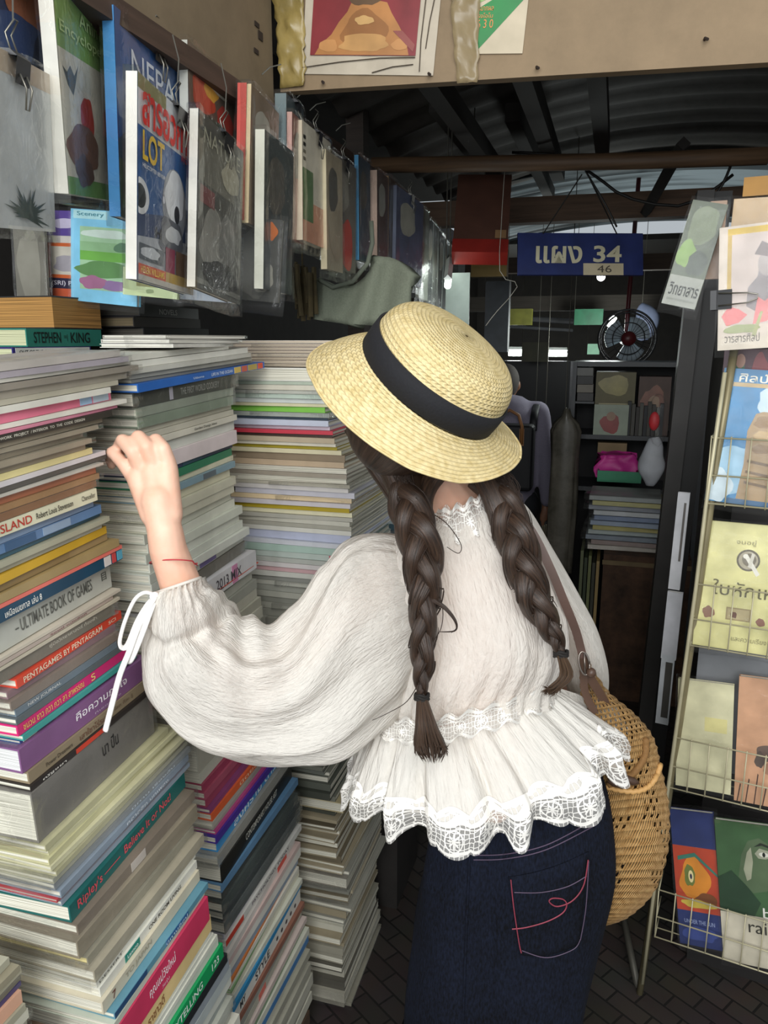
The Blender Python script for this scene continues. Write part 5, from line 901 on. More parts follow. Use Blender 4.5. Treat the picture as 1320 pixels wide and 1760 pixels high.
# ------------------------------------------------------------------ the man walking away
def body(name, parts, vox, m, parent, smooth=6):
    mb = MB()
    for p in parts:
        if p[0] == 'c':
            _, a, b, ra, rb = p; a = Vector(a); b = Vector(b); n = 9; mb.tube([a + (b - a) * i / (n - 1) for i in range(n)], [ra + (rb - ra) * i / (n - 1) for i in range(n)], 16); mb.ball(a, ra, 16); mb.ball(b, rb, 16)
        else: mb.ball(p[1], p[2], 20, M=p[3] if len(p) > 3 else None)
    o = mb.build(name, m, parent)
    r = o.modifiers.new('union', 'REMESH'); r.mode = 'VOXEL'; r.voxel_size = vox; r.use_smooth_shade = True
    s = o.modifiers.new('soften', 'SMOOTH'); s.factor = .5; s.iterations = smooth
    me = bpy.data.meshes.new_from_object(o.evaluated_get(bpy.context.evaluated_depsgraph_get())); o.modifiers.clear(); old = o.data; o.data = me; me.name = name; bpy.data.meshes.remove(old); return o
def skin_mat(h='#e6bba3'):
    m, nt, N, L, b = newmat('skin'); tc = N.new('ShaderNodeTexCoord'); nz = N.new('ShaderNodeTexNoise'); nz.inputs['Scale'].default_value = 30; nz.inputs['Detail'].default_value = 4; L.new(tc.outputs['Object'], nz.inputs['Vector'])
    c = lin(h); rp = N.new('ShaderNodeValToRGB'); rp.color_ramp.elements[0].position = .35; rp.color_ramp.elements[1].position = .65
    rp.color_ramp.elements[0].color = (c[0] * .95, c[1] * .86, c[2] * .82, 1); rp.color_ramp.elements[1].color = c; L.new(nz.outputs['Fac'], rp.inputs[0]); L.new(rp.outputs[0], b.inputs['Base Color'])
    b.inputs['Roughness'].default_value = .5; b.inputs['Subsurface Weight'].default_value = .12; b.inputs['Subsurface Radius'].default_value = (.01, .004, .002); b.inputs['Subsurface Scale'].default_value = .5; return m
SKIN = skin_mat(); 
wire_up(bpy.data.objects['carton'], 2.2) if not bpy.data.objects['carton'].children else None
md = Dof(P(880, 760, 4.5)); mc = P(880, 700, 4.5)
mn = empty('person', Matrix.Translation((mc.x, mc.y, 0)), 'man walking away with grey hair, lilac grey hoodie and black backpack', 'person')
hz = P(865, 660, 4.5).z; hx = P(868, 660, 4.5).x - mc.x; sz = P(880, 700, 4.5).z
bd = [('e', (hx, .05, hz), (.075, .095, .105)), ('c', (hx, .03, hz - .09), (hx + .02, 0, sz), .05, .055), ('c', (-.14, 0, sz - .03), (.14, 0, sz - .03), .055, .055), ('c', (0, 0, sz - .08), (0, .0, sz - .5), .12, .11),
      ('c', (.15, 0, sz - .05), (.20, .0, sz - .32), .045, .038), ('c', (.20, 0, sz - .32), (.215, -.02, sz - .55), .036, .026), ('c', (-.15, 0, sz - .05), (-.2, 0, sz - .32), .045, .038), ('c', (-.2, 0, sz - .32), (-.21, .02, sz - .55), .036, .026),
      ('e', (.22, -.02, sz - .61), (.028, .022, .05)), ('c', (.225, -.03, sz - .63), (.228, -.03, sz - .68), .009, .007), ('c', (.215, -.035, sz - .63), (.216, -.035, sz - .69), .009, .007), ('c', (.205, -.035, sz - .63), (.204, -.035, sz - .69), .009, .007), ('c', (.195, -.03, sz - .63), (.193, -.03, sz - .67), .008, .007), ('c', (.235, -.01, sz - .60), (.245, -.015, sz - .65), .009, .008), ('e', (-.21, .02, sz - .61), (.022, .022, .05)),
      ('c', (-.07, 0, sz - .55), (-.08, .0, .48), .085, .055), ('c', (.07, 0, sz - .55), (.08, .0, .48), .085, .055), ('c', (-.08, 0, .48), (-.08, -.03, .07), .052, .035), ('c', (.08, 0, .48), (.08, .03, .07), .052, .035), ('e', (-.08, .04, .04), (.045, .12, .04)), ('e', (.08, .09, .04), (.045, .12, .04)), ('e', (hx + .078, .04, hz - .01), (.012, .02, .028)), ('e', (hx - .078, .04, hz - .01), (.012, .02, .028))]
body('body', bd, .012, skin_mat('#a5795f'), mn, 3)
HOOD = mat('#8f8a9c', .85, 'weave', 0, .1)
body('hoodie', [('c', (-.15, 0, sz - .03), (.15, 0, sz - .03), .07, .07), ('c', (0, 0, sz - .08), (0, .0, sz - .56), .155, .15), ('c', (.16, 0, sz - .05), (.215, .0, sz - .32), .065, .055), ('c', (.215, 0, sz - .32), (.228, -.02, sz - .54), .056, .042), ('c', (-.16, 0, sz - .05), (-.215, 0, sz - .32), .065, .055), ('c', (-.215, 0, sz - .32), (-.22, .02, sz - .54), .056, .042), ('e', (hx + .01, -.03, sz + .02), (.10, .08, .06))], .014, HOOD, mn, 4)
body('hair', [('e', (hx, .03, hz + .015), (.083, .10, .105))], .012, mat('#56504c', .8, 'weave'), mn, 2)
body('trousers', [('c', (-.07, 0, sz - .58), (-.08, .0, .48), .12, .08), ('c', (.07, 0, sz - .58), (.08, .0, .48), .12, .08), ('c', (-.08, 0, .48), (-.08, -.03, .1), .08, .06), ('c', (.08, 0, .48), (.08, .03, .1), .08, .06)], .016, mat('#1f2126', .8), mn, 3)
pz = P(880, 715, 4.4); bb0, bb1 = P(836, 728, 4.33), P(914, 845, 4.33)
bk = empty('backpack', Matrix.Translation(((bb0.x + bb1.x) / 2, mc.y - .20, bb1.z)), 'black square backpack with tan leather carry handles on the man', 'backpack'); hw = (bb1.x - bb0.x) / 2; hh = bb0.z - bb1.z
o = MB().box((-hw, -.07, 0), (hw, .06, hh)).build('pack_body', mat('#19191c', .6), bk); bv = o.modifiers.new('b', 'BEVEL'); bv.width = .025; bv.segments = 3
TAN = mat('#9c6a3c', .5)
for y in (-.078,):
    MB().tube([(-.07, y, hh * .72), (-.07, y, hh * .98), (-.05, y, hh * 1.15), (.0, y, hh * 1.22), (.05, y, hh * 1.15), (.07, y, hh * .98), (.07, y, hh * .72)], .009, 8).build('carry_handle', TAN, bk, smooth=True)
for x in (-.07, .07): MB().box((x - .013, -.078, hh * .70), (x + .013, -.071, hh * .95)).build('handle_patch', TAN, bk)
for x in (-.1, .12): MB().tube([(x, .02, hh * .9), (x, .07, hh * 1.12), (x * 1.0, .16, hh * 1.25)], .022, 8, sq=.4).build('shoulder_strap', mat('#15171c', .6), bk, smooth=True)
# ------------------------------------------------------------------ fabrics and hair
def mth(nt, op, a, b=None, c=None):
    n = nt.nodes.new('ShaderNodeMath'); n.operation = op
    for i, x in enumerate((a, b, c)):
        if x is None: continue
        if isinstance(x, (int, float)): n.inputs[i].default_value = x
        else: nt.links.new(x, n.inputs[i])
    return n.outputs[0]
def cloth_mat(name, h, su, sv, dist, transp=.06, transl=.25):
    m, nt, N, L, b = newmat(name); out = N['Material Output']; uv = N.new('ShaderNodeUVMap'); mp = N.new('ShaderNodeMapping'); mp.inputs['Scale'].default_value = (su, sv, 1)
    nz = N.new('ShaderNodeTexNoise'); nz.inputs['Scale'].default_value = 1; nz.inputs['Detail'].default_value = 2.5; nz.inputs['Distortion'].default_value = .4
    L.new(uv.outputs[0], mp.inputs[0]); L.new(mp.outputs[0], nz.inputs['Vector'])
    tc = N.new('ShaderNodeTexCoord'); n2 = N.new('ShaderNodeTexNoise'); n2.inputs['Scale'].default_value = 420; L.new(tc.outputs['Object'], n2.inputs['Vector'])
    ad = N.new('ShaderNodeMath'); ad.operation = 'MULTIPLY_ADD'; ad.inputs[1].default_value = .15; L.new(n2.outputs['Fac'], ad.inputs[0]); L.new(nz.outputs['Fac'], ad.inputs[2])
    bp = N.new('ShaderNodeBump'); bp.inputs['Strength'].default_value = .85; bp.inputs['Distance'].default_value = dist; L.new(ad.outputs[0], bp.inputs['Height'])
    b.inputs['Base Color'].default_value = lin(h); b.inputs['Roughness'].default_value = .85; L.new(bp.outputs[0], b.inputs['Normal'])
    tl = N.new('ShaderNodeBsdfTranslucent'); tl.inputs[0].default_value = lin(h); L.new(bp.outputs[0], tl.inputs['Normal']); tr = N.new('ShaderNodeBsdfTransparent')
    m1 = N.new('ShaderNodeMixShader'); m1.inputs[0].default_value = transl; L.new(b.outputs[0], m1.inputs[1]); L.new(tl.outputs[0], m1.inputs[2])
    m2 = N.new('ShaderNodeMixShader'); rpt = mth(nt, 'MULTIPLY_ADD', nz.outputs['Fac'], -.26, .13 + transp); L.new(mth(nt, 'MAXIMUM', rpt, 0), m2.inputs[0]); L.new(m1.outputs[0], m2.inputs[1]); L.new(tr.outputs[0], m2.inputs[2]); L.new(m2.outputs[0], out.inputs[0]); return m
def mth(nt, op, a, b=None, c=None):
    n = nt.nodes.new('ShaderNodeMath'); n.operation = op
    for i, x in enumerate((a, b, c)):
        if x is None: continue
        if isinstance(x, (int, float)): n.inputs[i].default_value = x
        else: nt.links.new(x, n.inputs[i])
    return n.outputs[0]
def lace_mat():
    m, nt, N, L, b = newmat('white_lace'); uv = N.new('ShaderNodeUVMap'); sp = N.new('ShaderNodeSeparateXYZ'); L.new(uv.outputs[0], sp.inputs[0]); U, V = sp.outputs[0], sp.outputs[1]
    vo = N.new('ShaderNodeTexVoronoi'); vo.feature = 'DISTANCE_TO_EDGE'; vo.inputs['Scale'].default_value = 7; vo.inputs['Randomness'].default_value = .35
    L.new(uv.outputs[0], vo.inputs['Vector']); net = mth(nt, 'LESS_THAN', vo.outputs['Distance'], .085)
    x = mth(nt, 'SUBTRACT', mth(nt, 'FRACT', U), .5); y = mth(nt, 'MULTIPLY', mth(nt, 'SUBTRACT', V, .45), 1.0)
    r = mth(nt, 'SQRT', mth(nt, 'ADD', mth(nt, 'MULTIPLY', x, x), mth(nt, 'MULTIPLY', y, y))); th = mth(nt, 'ARCTAN2', y, x)
    pet = mth(nt, 'MULTIPLY_ADD', mth(nt, 'COSINE', mth(nt, 'MULTIPLY', th, 8)), .075, .125); fl = mth(nt, 'LESS_THAN', r, pet)
    ri = mth(nt, 'LESS_THAN', mth(nt, 'ABSOLUTE', mth(nt, 'SUBTRACT', r, .27)), .02)
    wv = mth(nt, 'MULTIPLY', mth(nt, 'SINE', mth(nt, 'MULTIPLY', U, 6.2832)), .04)
    b1 = mth(nt, 'LESS_THAN', mth(nt, 'ABSOLUTE', mth(nt, 'SUBTRACT', mth(nt, 'ADD', V, wv), .86)), .05); b2 = mth(nt, 'LESS_THAN', mth(nt, 'ABSOLUTE', mth(nt, 'SUBTRACT', mth(nt, 'ADD', V, wv), .12)), .045); b3 = mth(nt, 'GREATER_THAN', V, .955)
    b4 = mth(nt, 'LESS_THAN', mth(nt, 'ABSOLUTE', mth(nt, 'SUBTRACT', mth(nt, 'ADD', V, wv), .74)), .018)
    a = mth(nt, 'MAXIMUM', net, mth(nt, 'MAXIMUM', fl, mth(nt, 'MAXIMUM', ri, mth(nt, 'MAXIMUM', b1, mth(nt, 'MAXIMUM', b2, mth(nt, 'MAXIMUM', b3, b4))))))
    al = mth(nt, 'MULTIPLY_ADD', a, .70, .30); L.new(al, b.inputs['Alpha'])
    b.inputs['Base Color'].default_value = lin('#efebe4'); b.inputs['Roughness'].default_value = .8
    bp = N.new('ShaderNodeBump'); bp.inputs['Distance'].default_value = .0015; bp.inputs['Strength'].default_value = 1; L.new(a, bp.inputs['Height']); L.new(bp.outputs[0], b.inputs['Normal']); return m
def hair_mat(h1='#17100c', h2='#4c382b'):
    m, nt, N, L, b = newmat('brown_hair'); uv = N.new('ShaderNodeUVMap'); mp = N.new('ShaderNodeMapping'); mp.inputs['Scale'].default_value = (34, 1.6, 1); nz = N.new('ShaderNodeTexNoise'); nz.inputs['Scale'].default_value = 1; nz.inputs['Detail'].default_value = 6; nz.inputs['Roughness'].default_value = .65
    L.new(uv.outputs[0], mp.inputs[0]); L.new(mp.outputs[0], nz.inputs['Vector']); rp = N.new('ShaderNodeValToRGB'); rp.color_ramp.elements[0].position = .32; rp.color_ramp.elements[1].position = .72; rp.color_ramp.elements[0].color = lin(h1); rp.color_ramp.elements[1].color = lin(h2)
    L.new(nz.outputs['Fac'], rp.inputs[0]); L.new(rp.outputs[0], b.inputs['Base Color']); b.inputs['Roughness'].default_value = .42
    bp = N.new('ShaderNodeBump'); bp.inputs['Distance'].default_value = .0022; bp.inputs['Strength'].default_value = .8; L.new(nz.outputs['Fac'], bp.inputs['Height']); L.new(bp.outputs[0], b.inputs['Normal']); return m
def straw_mat():
    m, nt, N, L, b = newmat('braided_straw'); uv = N.new('ShaderNodeUVMap'); sp = N.new('ShaderNodeSeparateXYZ'); L.new(uv.outputs[0], sp.inputs[0]); U, V = sp.outputs[0], sp.outputs[1]
    row = mth(nt, 'FRACT', V); k = mth(nt, 'SUBTRACT', V, row); hump = mth(nt, 'SINE', mth(nt, 'MULTIPLY', row, 3.14159))
    st = mth(nt, 'SINE', mth(nt, 'ADD', mth(nt, 'MULTIPLY', U, 520), mth(nt, 'ADD', mth(nt, 'MULTIPLY', mth(nt, 'ABSOLUTE', mth(nt, 'SUBTRACT', row, .5)), 7), mth(nt, 'MULTIPLY', k, 2.1))))
    hgt = mth(nt, 'ADD', mth(nt, 'MULTIPLY', mth(nt, 'POWER', hump, .5), 1.0), mth(nt, 'MULTIPLY', st, .22))
    bp = N.new('ShaderNodeBump'); bp.inputs['Distance'].default_value = .0018; bp.inputs['Strength'].default_value = .8; L.new(hgt, bp.inputs['Height']); L.new(bp.outputs[0], b.inputs['Normal'])
    nz = N.new('ShaderNodeTexNoise'); nz.inputs['Scale'].default_value = 90; tc = N.new('ShaderNodeTexCoord'); L.new(tc.outputs['Object'], nz.inputs['Vector'])
    rp = N.new('ShaderNodeValToRGB'); rp.color_ramp.elements[0].position = .3; rp.color_ramp.elements[1].position = .7; rp.color_ramp.elements[0].color = lin('#c8b27b'); rp.color_ramp.elements[1].color = lin('#e0cd9c'); L.new(nz.outputs['Fac'], rp.inputs[0])
    L.new(rp.outputs[0], b.inputs['Base Color']); b.inputs['Roughness'].default_value = .6; return m
def crochet_mat():
    m, nt, N, L, b = newmat('crochet_raffia'); uv = N.new('ShaderNodeUVMap'); sp = N.new('ShaderNodeSeparateXYZ'); L.new(uv.outputs[0], sp.inputs[0]); U, V = sp.outputs[0], sp.outputs[1]
    row = mth(nt, 'FRACT', V); odd = mth(nt, 'MULTIPLY', mth(nt, 'MODULO', mth(nt, 'SUBTRACT', V, row), 2), .5); cx = mth(nt, 'FRACT', mth(nt, 'ADD', mth(nt, 'ADD', U, odd), mth(nt, 'MULTIPLY', row, .3)))
    hole = mth(nt, 'MULTIPLY', mth(nt, 'LESS_THAN', mth(nt, 'ABSOLUTE', mth(nt, 'SUBTRACT', cx, .5)), .17), mth(nt, 'LESS_THAN', mth(nt, 'ABSOLUTE', mth(nt, 'SUBTRACT', row, .5)), .27))
    nz = N.new('ShaderNodeTexNoise'); nz.inputs['Scale'].default_value = .16; L.new(uv.outputs[0], nz.inputs['Vector']); on = mth(nt, 'GREATER_THAN', nz.outputs['Fac'], .56)
    top = mth(nt, 'LESS_THAN', V, 14); on = mth(nt, 'MAXIMUM', top, on)
    L.new(mth(nt, 'SUBTRACT', 1, mth(nt, 'MULTIPLY', hole, on)), b.inputs['Alpha'])
    tw = mth(nt, 'SINE', mth(nt, 'ADD', mth(nt, 'MULTIPLY', U, 18.85), mth(nt, 'MULTIPLY', V, 6.2832)))
    hg = mth(nt, 'ADD', mth(nt, 'SINE', mth(nt, 'MULTIPLY', row, 3.14159)), mth(nt, 'MULTIPLY', tw, .45))
    bp = N.new('ShaderNodeBump'); bp.inputs['Distance'].default_value = .004; bp.inputs['Strength'].default_value = 1; L.new(hg, bp.inputs['Height']); L.new(bp.outputs[0], b.inputs['Normal'])
    n2 = N.new('ShaderNodeTexNoise'); n2.inputs['Scale'].default_value = 1.3; L.new(uv.outputs[0], n2.inputs['Vector']); rp = N.new('ShaderNodeValToRGB'); rp.color_ramp.elements[0].position = .3; rp.color_ramp.elements[1].position = .7; rp.color_ramp.elements[0].color = lin('#a87b42'); rp.color_ramp.elements[1].color = lin('#cfa468'); L.new(n2.outputs['Fac'], rp.inputs[0]); L.new(rp.outputs[0], b.inputs['Base Color']); b.inputs['Roughness'].default_value = .65; return m
def denim_mat():
    m, nt, N, L, b = newmat('dark_denim'); tc = N.new('ShaderNodeTexCoord'); n1 = N.new('ShaderNodeTexNoise'); n1.inputs['Scale'].default_value = 330; n1.inputs['Detail'].default_value = 3; mp = N.new('ShaderNodeMapping'); mp.inputs['Scale'].default_value = (1, 1, .35)
    L.new(tc.outputs['Object'], mp.inputs[0]); L.new(mp.outputs[0], n1.inputs['Vector']); n2 = N.new('ShaderNodeTexNoise'); n2.inputs['Scale'].default_value = 6; n2.inputs['Detail'].default_value = 3; L.new(tc.outputs['Object'], n2.inputs['Vector'])
    rp = N.new('ShaderNodeValToRGB'); rp.color_ramp.elements[0].position = .36; rp.color_ramp.elements[1].position = .74; rp.color_ramp.elements[0].color = lin('#05060b'); rp.color_ramp.elements[1].color = lin('#171d2e')
    L.new(mth(nt, 'MULTIPLY_ADD', n2.outputs['Fac'], .4, mth(nt, 'MULTIPLY', n1.outputs['Fac'], .62)), rp.inputs[0]); L.new(rp.outputs[0], b.inputs['Base Color']); b.inputs['Roughness'].default_value = .95; b.inputs['Specular IOR Level'].default_value = .2
    bp = N.new('ShaderNodeBump'); bp.inputs['Distance'].default_value = .0008; L.new(n1.outputs['Fac'], bp.inputs['Height']); L.new(bp.outputs[0], b.inputs['Normal']); return m
CLOTH = cloth_mat('crinkled_white_cotton', '#ebe5dc', 200, 9, .0040, .15)
SLEEVE = cloth_mat('crinkled_white_cotton_sleeve', '#ebe6dd', 260, 18, .0034, .11)
LACE = lace_mat(); HAIR = hair_mat(); STRAW = straw_mat(); CROCHET = crochet_mat(); DENIM = denim_mat(); RIBBON = mat('#131318', .85, 'weave')
# ------------------------------------------------------------------ the woman
G0 = P(860, 1450, 1.27); G0 = Vector((G0.x, G0.y + .02, 0))
girl = empty('person', Matrix.Translation(G0), 'woman in white lace blouse and dark jeans, left hand raised to the stacked books', 'person')
def Q(u, v, D): return P(u, v, D) - G0
def loft(name, secs, m, parent, nq=96, nt=60, disp=None, cap=(False, False), expo=1.0, uvs=(1, 1), off=None):
    """closed tube through cross-sections (left px, right px, depth, thickness); real round volume"""
    flat = [(a[0], a[1], b[0], b[1], D, th, (s[4] if len(s) > 4 else 0)) for s in secs for (a, b, D, th) in [s[:4]]]
    rows = cat_rom(flat, nt); vs = []; off = off or G0
    for j, (au, av, bu, bv, D, th, dd) in enumerate(rows):
        t = j / (nt - 1); A = P(au, av, D - dd / 2); B = P(bu, bv, D + dd / 2); C = (A + B) / 2; H = (A - B) / 2; E = (CP - C).normalized(); E = (E - H.normalized() * E.dot(H.normalized())).normalized()
        for i in range(nq):
            q = 2 * math.pi * i / nq; c, s = math.cos(q), math.sin(q)
            if expo != 1: c = math.copysign(abs(c) ** expo, c); s = math.copysign(abs(s) ** expo, s)
            d = H * c + E * (s * th); p = C + d
            if disp: p += d.normalized() * disp(q, t, p)
            vs.append(p - off)
    fs = [(j * nq + i, j * nq + (i + 1) % nq, (j + 1) * nq + (i + 1) % nq, (j + 1) * nq + i) for j in range(nt - 1) for i in range(nq)]
    uv = [[((f_[k] % nq if not (k in (1, 2) and f_[k] % nq == 0) else nq) / nq * uvs[0], (f_[k] // nq) / (nt - 1) * uvs[1]) for k in range(4)] for f_ in fs]
    if cap[0]: fs.append(tuple(range(nq))); uv.append([(0, 0)] * nq)
    if cap[1]: fs.append(tuple((nt - 1) * nq + i for i in range(nq - 1, -1, -1))); uv.append([(0, uvs[1])] * nq)
    return obj(name, vs, fs, m, parent, smooth=True, uv=uv)
nv = noise.noise
# hat frame
HC = Q(738, 660, 1.10)
ha = (RW @ Vector((.55, .66, .51))).normalized(); h1 = (RW @ Vector((.77, -.64, 0))).normalized(); h1 = (h1 - ha * h1.dot(ha)).normalized(); h2 = ha.cross(h1)
if (RW @ Vector((-.33, -.39, .86))).dot(h2) < 0: h2 = -h2
hd = HC - ha * .045
fwd = -(h2 * .5 + (RW @ Vector((.35, .1, 1)))).normalized(); fwd = (fwd - ha * fwd.dot(ha)).normalized(); rt = fwd.cross(ha)
MH = Matrix((rt, fwd, ha)).transposed()
def HP(x, y, z): return hd + rt * x + fwd * y + ha * z
dB = 1.255
parts = [('e', tuple(hd), (.074, .092, .10), MH), ('e', tuple(HP(0, .035, -.055)), (.055, .05, .055), MH), ('e', tuple(HP(0, .10, -.025)), (.011, .016, .016), MH), ('e', tuple(HP(0, .092, -.062)), (.022, .012, .008), MH), ('e', tuple(HP(0, .075, -.095)), (.022, .02, .018), MH),
  ('e', tuple(HP(.077, 0, -.02)), (.008, .018, .028), MH), ('e', tuple(HP(-.077, 0, -.02)), (.008, .018, .028), MH),
  ('c', HP(0, -.01, -.05), Q(785, 885, 1.22), .048, .052), ('c', Q(785, 885, 1.22), Q(790, 960, dB), .055, .07),
  ('c', Q(684, 975, 1.23), Q(872, 945, 1.29), .042, .040), ('c', Q(775, 990, 1.25), Q(800, 1140, 1.25), .10, .085), ('c', Q(740, 1000, 1.24), Q(850, 985, 1.27), .085, .085), ('c', Q(800, 1140, 1.25), Q(840, 1330, 1.25), .085, .085),
  ('c', Q(830, 1420, 1.31), Q(920, 1400, 1.32), .082, .082),
  # left arm: shoulder, elbow, wrist
  ('c', Q(678, 975, 1.22), Q(425, 1195, 1.12), .040, .035), ('c', Q(425, 1195, 1.12), Q(334, 1070, 1.06), .035, .031), ('c', Q(334, 1070, 1.06), Q(289, 945, 1.01), .031, .0245), ('c', Q(289, 945, 1.01), Q(284, 915, 1.005), .0245, .0235),
  # palm
  ('c', Q(284, 915, 1.005), Q(272, 860, 1.005), .0225, .024), ('c', Q(262, 885, 1.005), Q(238, 822, 1.012), .016, .0155), ('c', Q(292, 885, 1.005), Q(285, 805, 1.012), .017, .016), ('c', Q(275, 870, 1.003), Q(262, 812, 1.010), .018, .0165),
  # pinky
  ('c', Q(232, 822, 1.014), Q(212, 797, 1.010), .0110, .0088), ('c', Q(212, 797, 1.010), Q(193, 777, 1.018), .0088, .0080), ('c', Q(193, 777, 1.018), Q(188, 786, 1.042), .0080, .0070), ('c', Q(188, 786, 1.042), Q(192, 800, 1.052), .0070, .0062),
  # ring
  ('c', Q(246, 808, 1.010), Q(228, 775, 1.000), .0118, .0100), ('c', Q(228, 775, 1.000), Q(211, 757, 1.008), .0100, .0092), ('c', Q(211, 757, 1.008), Q(204, 768, 1.035), .0092, .0082), ('c', Q(204, 768, 1.035), Q(206, 786, 1.050), .0080, .0070),
  # middle
  ('c', Q(266, 800, 1.008), Q(252, 768, .998), .0122, .0104), ('c', Q(252, 768, .998), Q(238, 751, 1.006), .0104, .0096), ('c', Q(238, 751, 1.006), Q(231, 763, 1.036), .0094, .0084), ('c', Q(231, 763, 1.036), Q(232, 782, 1.052), .0082, .0072),
  # index
  ('c', Q(288, 798, 1.010), Q(280, 772, 1.003), .0122, .0106), ('c', Q(280, 772, 1.003), Q(268, 757, 1.014), .0106, .0098), ('c', Q(268, 757, 1.014), Q(258, 768, 1.042), .0096, .0084), ('c', Q(258, 768, 1.042), Q(258, 786, 1.054), .0082, .0072),
  # thumb, behind the palm
  ('c', Q(290, 872, 1.014), Q(293, 838, 1.034), .0145, .0120), ('c', Q(293, 838, 1.034), Q(287, 812, 1.052), .0115, .0100), ('c', Q(287, 812, 1.052), Q(280, 802, 1.058), .0100, .0085),
  # right arm, bent forward in front of her
  ('c', Q(878, 950, 1.30), Q(990, 1130, 1.36), .038, .033), ('c', Q(990, 1130, 1.36), Q(950, 1220, 1.52), .034, .024), ('e', tuple(Q(945, 1230, 1.58)), (.034, .038, .018)),
]
pr = Q(945, 1230, 1.60)
for k in range(4): parts += [('c', pr + Vector((-.026 + .017 * k, .02, 0)), pr + Vector((-.03 + .019 * k, .055 + .006 * (k in (1, 2)), -.008)), .009, .0078), ('c', pr + Vector((-.03 + .019 * k, .055, -.008)), pr + Vector((-.03 + .019 * k, .075, -.03)), .0078, .0066)]
parts += [('c', pr + Vector((.03, -.01, 0)), pr + Vector((.052, .03, -.01)), .010, .0075)]
hipL, hipR = Q(825, 1450, 1.31), Q(920, 1430, 1.32)
for hp_, sx in ((hipL, -.075), (hipR, .085)):
    kn = Vector((sx, .02, .47)); an = Vector((sx, .0, .09)); parts += [('c', hp_, kn, .072, .052), ('c', kn, an, .052, .034), ('e', (sx, .06, .035), (.04, .115, .03))]
BODY = body('body', parts, .0026, SKIN, girl, 4)
# nails on the visible finger ends are turned to the books; shoes
for sx in (-.075, .085):
    body('shoe', [('e', (sx, .06, .045), (.05, .135, .045)), ('c', (sx, -.03, .05), (sx, .15, .035), .042, .036)], .008, mat('#d8d5ce', .6), girl, 2)
# jeans
def jd(q, t, p):
    fr = max(0, math.sin(q)); cx = math.cos(q)
    g = -.020 * fr * math.exp(-((cx - .30) / .13) ** 2) * min(1, max(0, (t - .10) * 4))
    g -= .055 * abs(math.sin(q)) ** .5 * math.exp(-((cx - .12) / .16) ** 2) * max(0, t - .5) ** 1.5 * 2.2
    g += .010 * nv(Vector((q * 2.2, t * 3, 4))) * min(1, t * 2) + .006 * math.sin(q * 5 + t * 3) * t
    return g
JE = loft('jeans', [((735, 1330), (1010, 1290), 1.27, .095), ((745, 1395), (1038, 1350), 1.275, .105), ((738, 1460), (1051, 1430), 1.29, .125), ((724, 1540), (1047, 1520), 1.305, .135), ((709, 1640), (1030, 1625), 1.325, .135), ((697, 1760), (1006, 1760), 1.35, .14), ((690, 1860), (992, 1870), 1.375, .14)], DENIM, girl, 96, 50, jd, (True, True), .92)
bot = Q(838, 1855, 1.375)
for sx in (-.075, .085):
    lg = MB(); ring = 24; vs = []
    for j in range(9):
        z = bot.z + .05 - (bot.z + .025) * j / 8; rr = .112 - .004 * math.sin(j * .6); 
        for i in range(ring): a_ = 2 * math.pi * i / ring; vs.append((sx + bot.x * (1 - j / 8) + rr * .80 * math.cos(a_) * (1 + .04 * math.sin(3 * a_ + j)), .02 + rr * 1.1 * math.sin(a_) + bot.y * (1 - j / 8), z))
    lo = obj('trouser_leg', vs, [(j * ring + i, (j + 1) * ring + i, (j + 1) * ring + (i + 1) % ring, j * ring + (i + 1) % ring) for j in range(8) for i in range(ring)], DENIM, JE, smooth=True)
from mathutils.bvhtree import BVHTree
def surf(o):
    me = o.data; return BVHTree.FromPolygons([v.co for v in me.vertices], [tuple(p.vertices) for p in me.polygons])
JB = surf(JE)
def hit(bv, u, v, lift=.002):
    d = ray(u, v).normalized(); r = bv.ray_cast(CP - G0, d)
    return (r[0] - d * lift) if r[0] is not None else None
def onsurf(bv, px, lift, dens=6):
    pts = []
    for (u, v) in cat_rom(px, max(len(px) * dens, 4)):
        h = hit(bv, u, v, lift)
        if h: pts.append(h)
    return pts
# back pocket, following the cloth
nx, ny = 12, 12; pv = []; TL, TR, BR, BL = (873, 1508), (1012, 1464), (996, 1622), (893, 1641)
def bil(s, t): return ((TL[0] * (1 - s) + TR[0] * s) * (1 - t) + (BL[0] * (1 - s) + BR[0] * s) * t, (TL[1] * (1 - s) + TR[1] * s) * (1 - t) + (BL[1] * (1 - s) + BR[1] * s) * t + 10 * t * (1 - (2 * s - 1) ** 2) + 8 * (1 - t) * (1 - (2 * s - 1) ** 2))
for j in range(ny + 1):
    for i in range(nx + 1): pv.append(hit(JB, *bil(i / nx, j / ny), .0035) or Vector((0, 0, 0)))
pk = obj('back_pocket', pv, [(j * (nx + 1) + i, (j + 1) * (nx + 1) + i, (j + 1) * (nx + 1) + i + 1, j * (nx + 1) + i + 1) for j in range(ny) for i in range(nx)], DENIM, JE, smooth=True); pk.modifiers.new('t', 'SOLIDIFY').thickness = .003
RED = mat('#8c3848', .6); NAVY = mat('#3c3a58', .7); DULL = mat('#57485c', .7)
sm = MB()
for px, r in (([(880, 1597), (905, 1594), (940, 1584), (966, 1570), (974, 1556), (968, 1546), (950, 1544), (944, 1550), (958, 1558), (984, 1548), (1003, 1522), (1011, 1478)], .0010), ([(878, 1512), (883, 1560), (892, 1620), (896, 1638)], .0009)):
    q = onsurf(JB, px, .0062); sm.tube(q, r, 5)
sm.build('embroidery', RED, JE)
sm = MB()
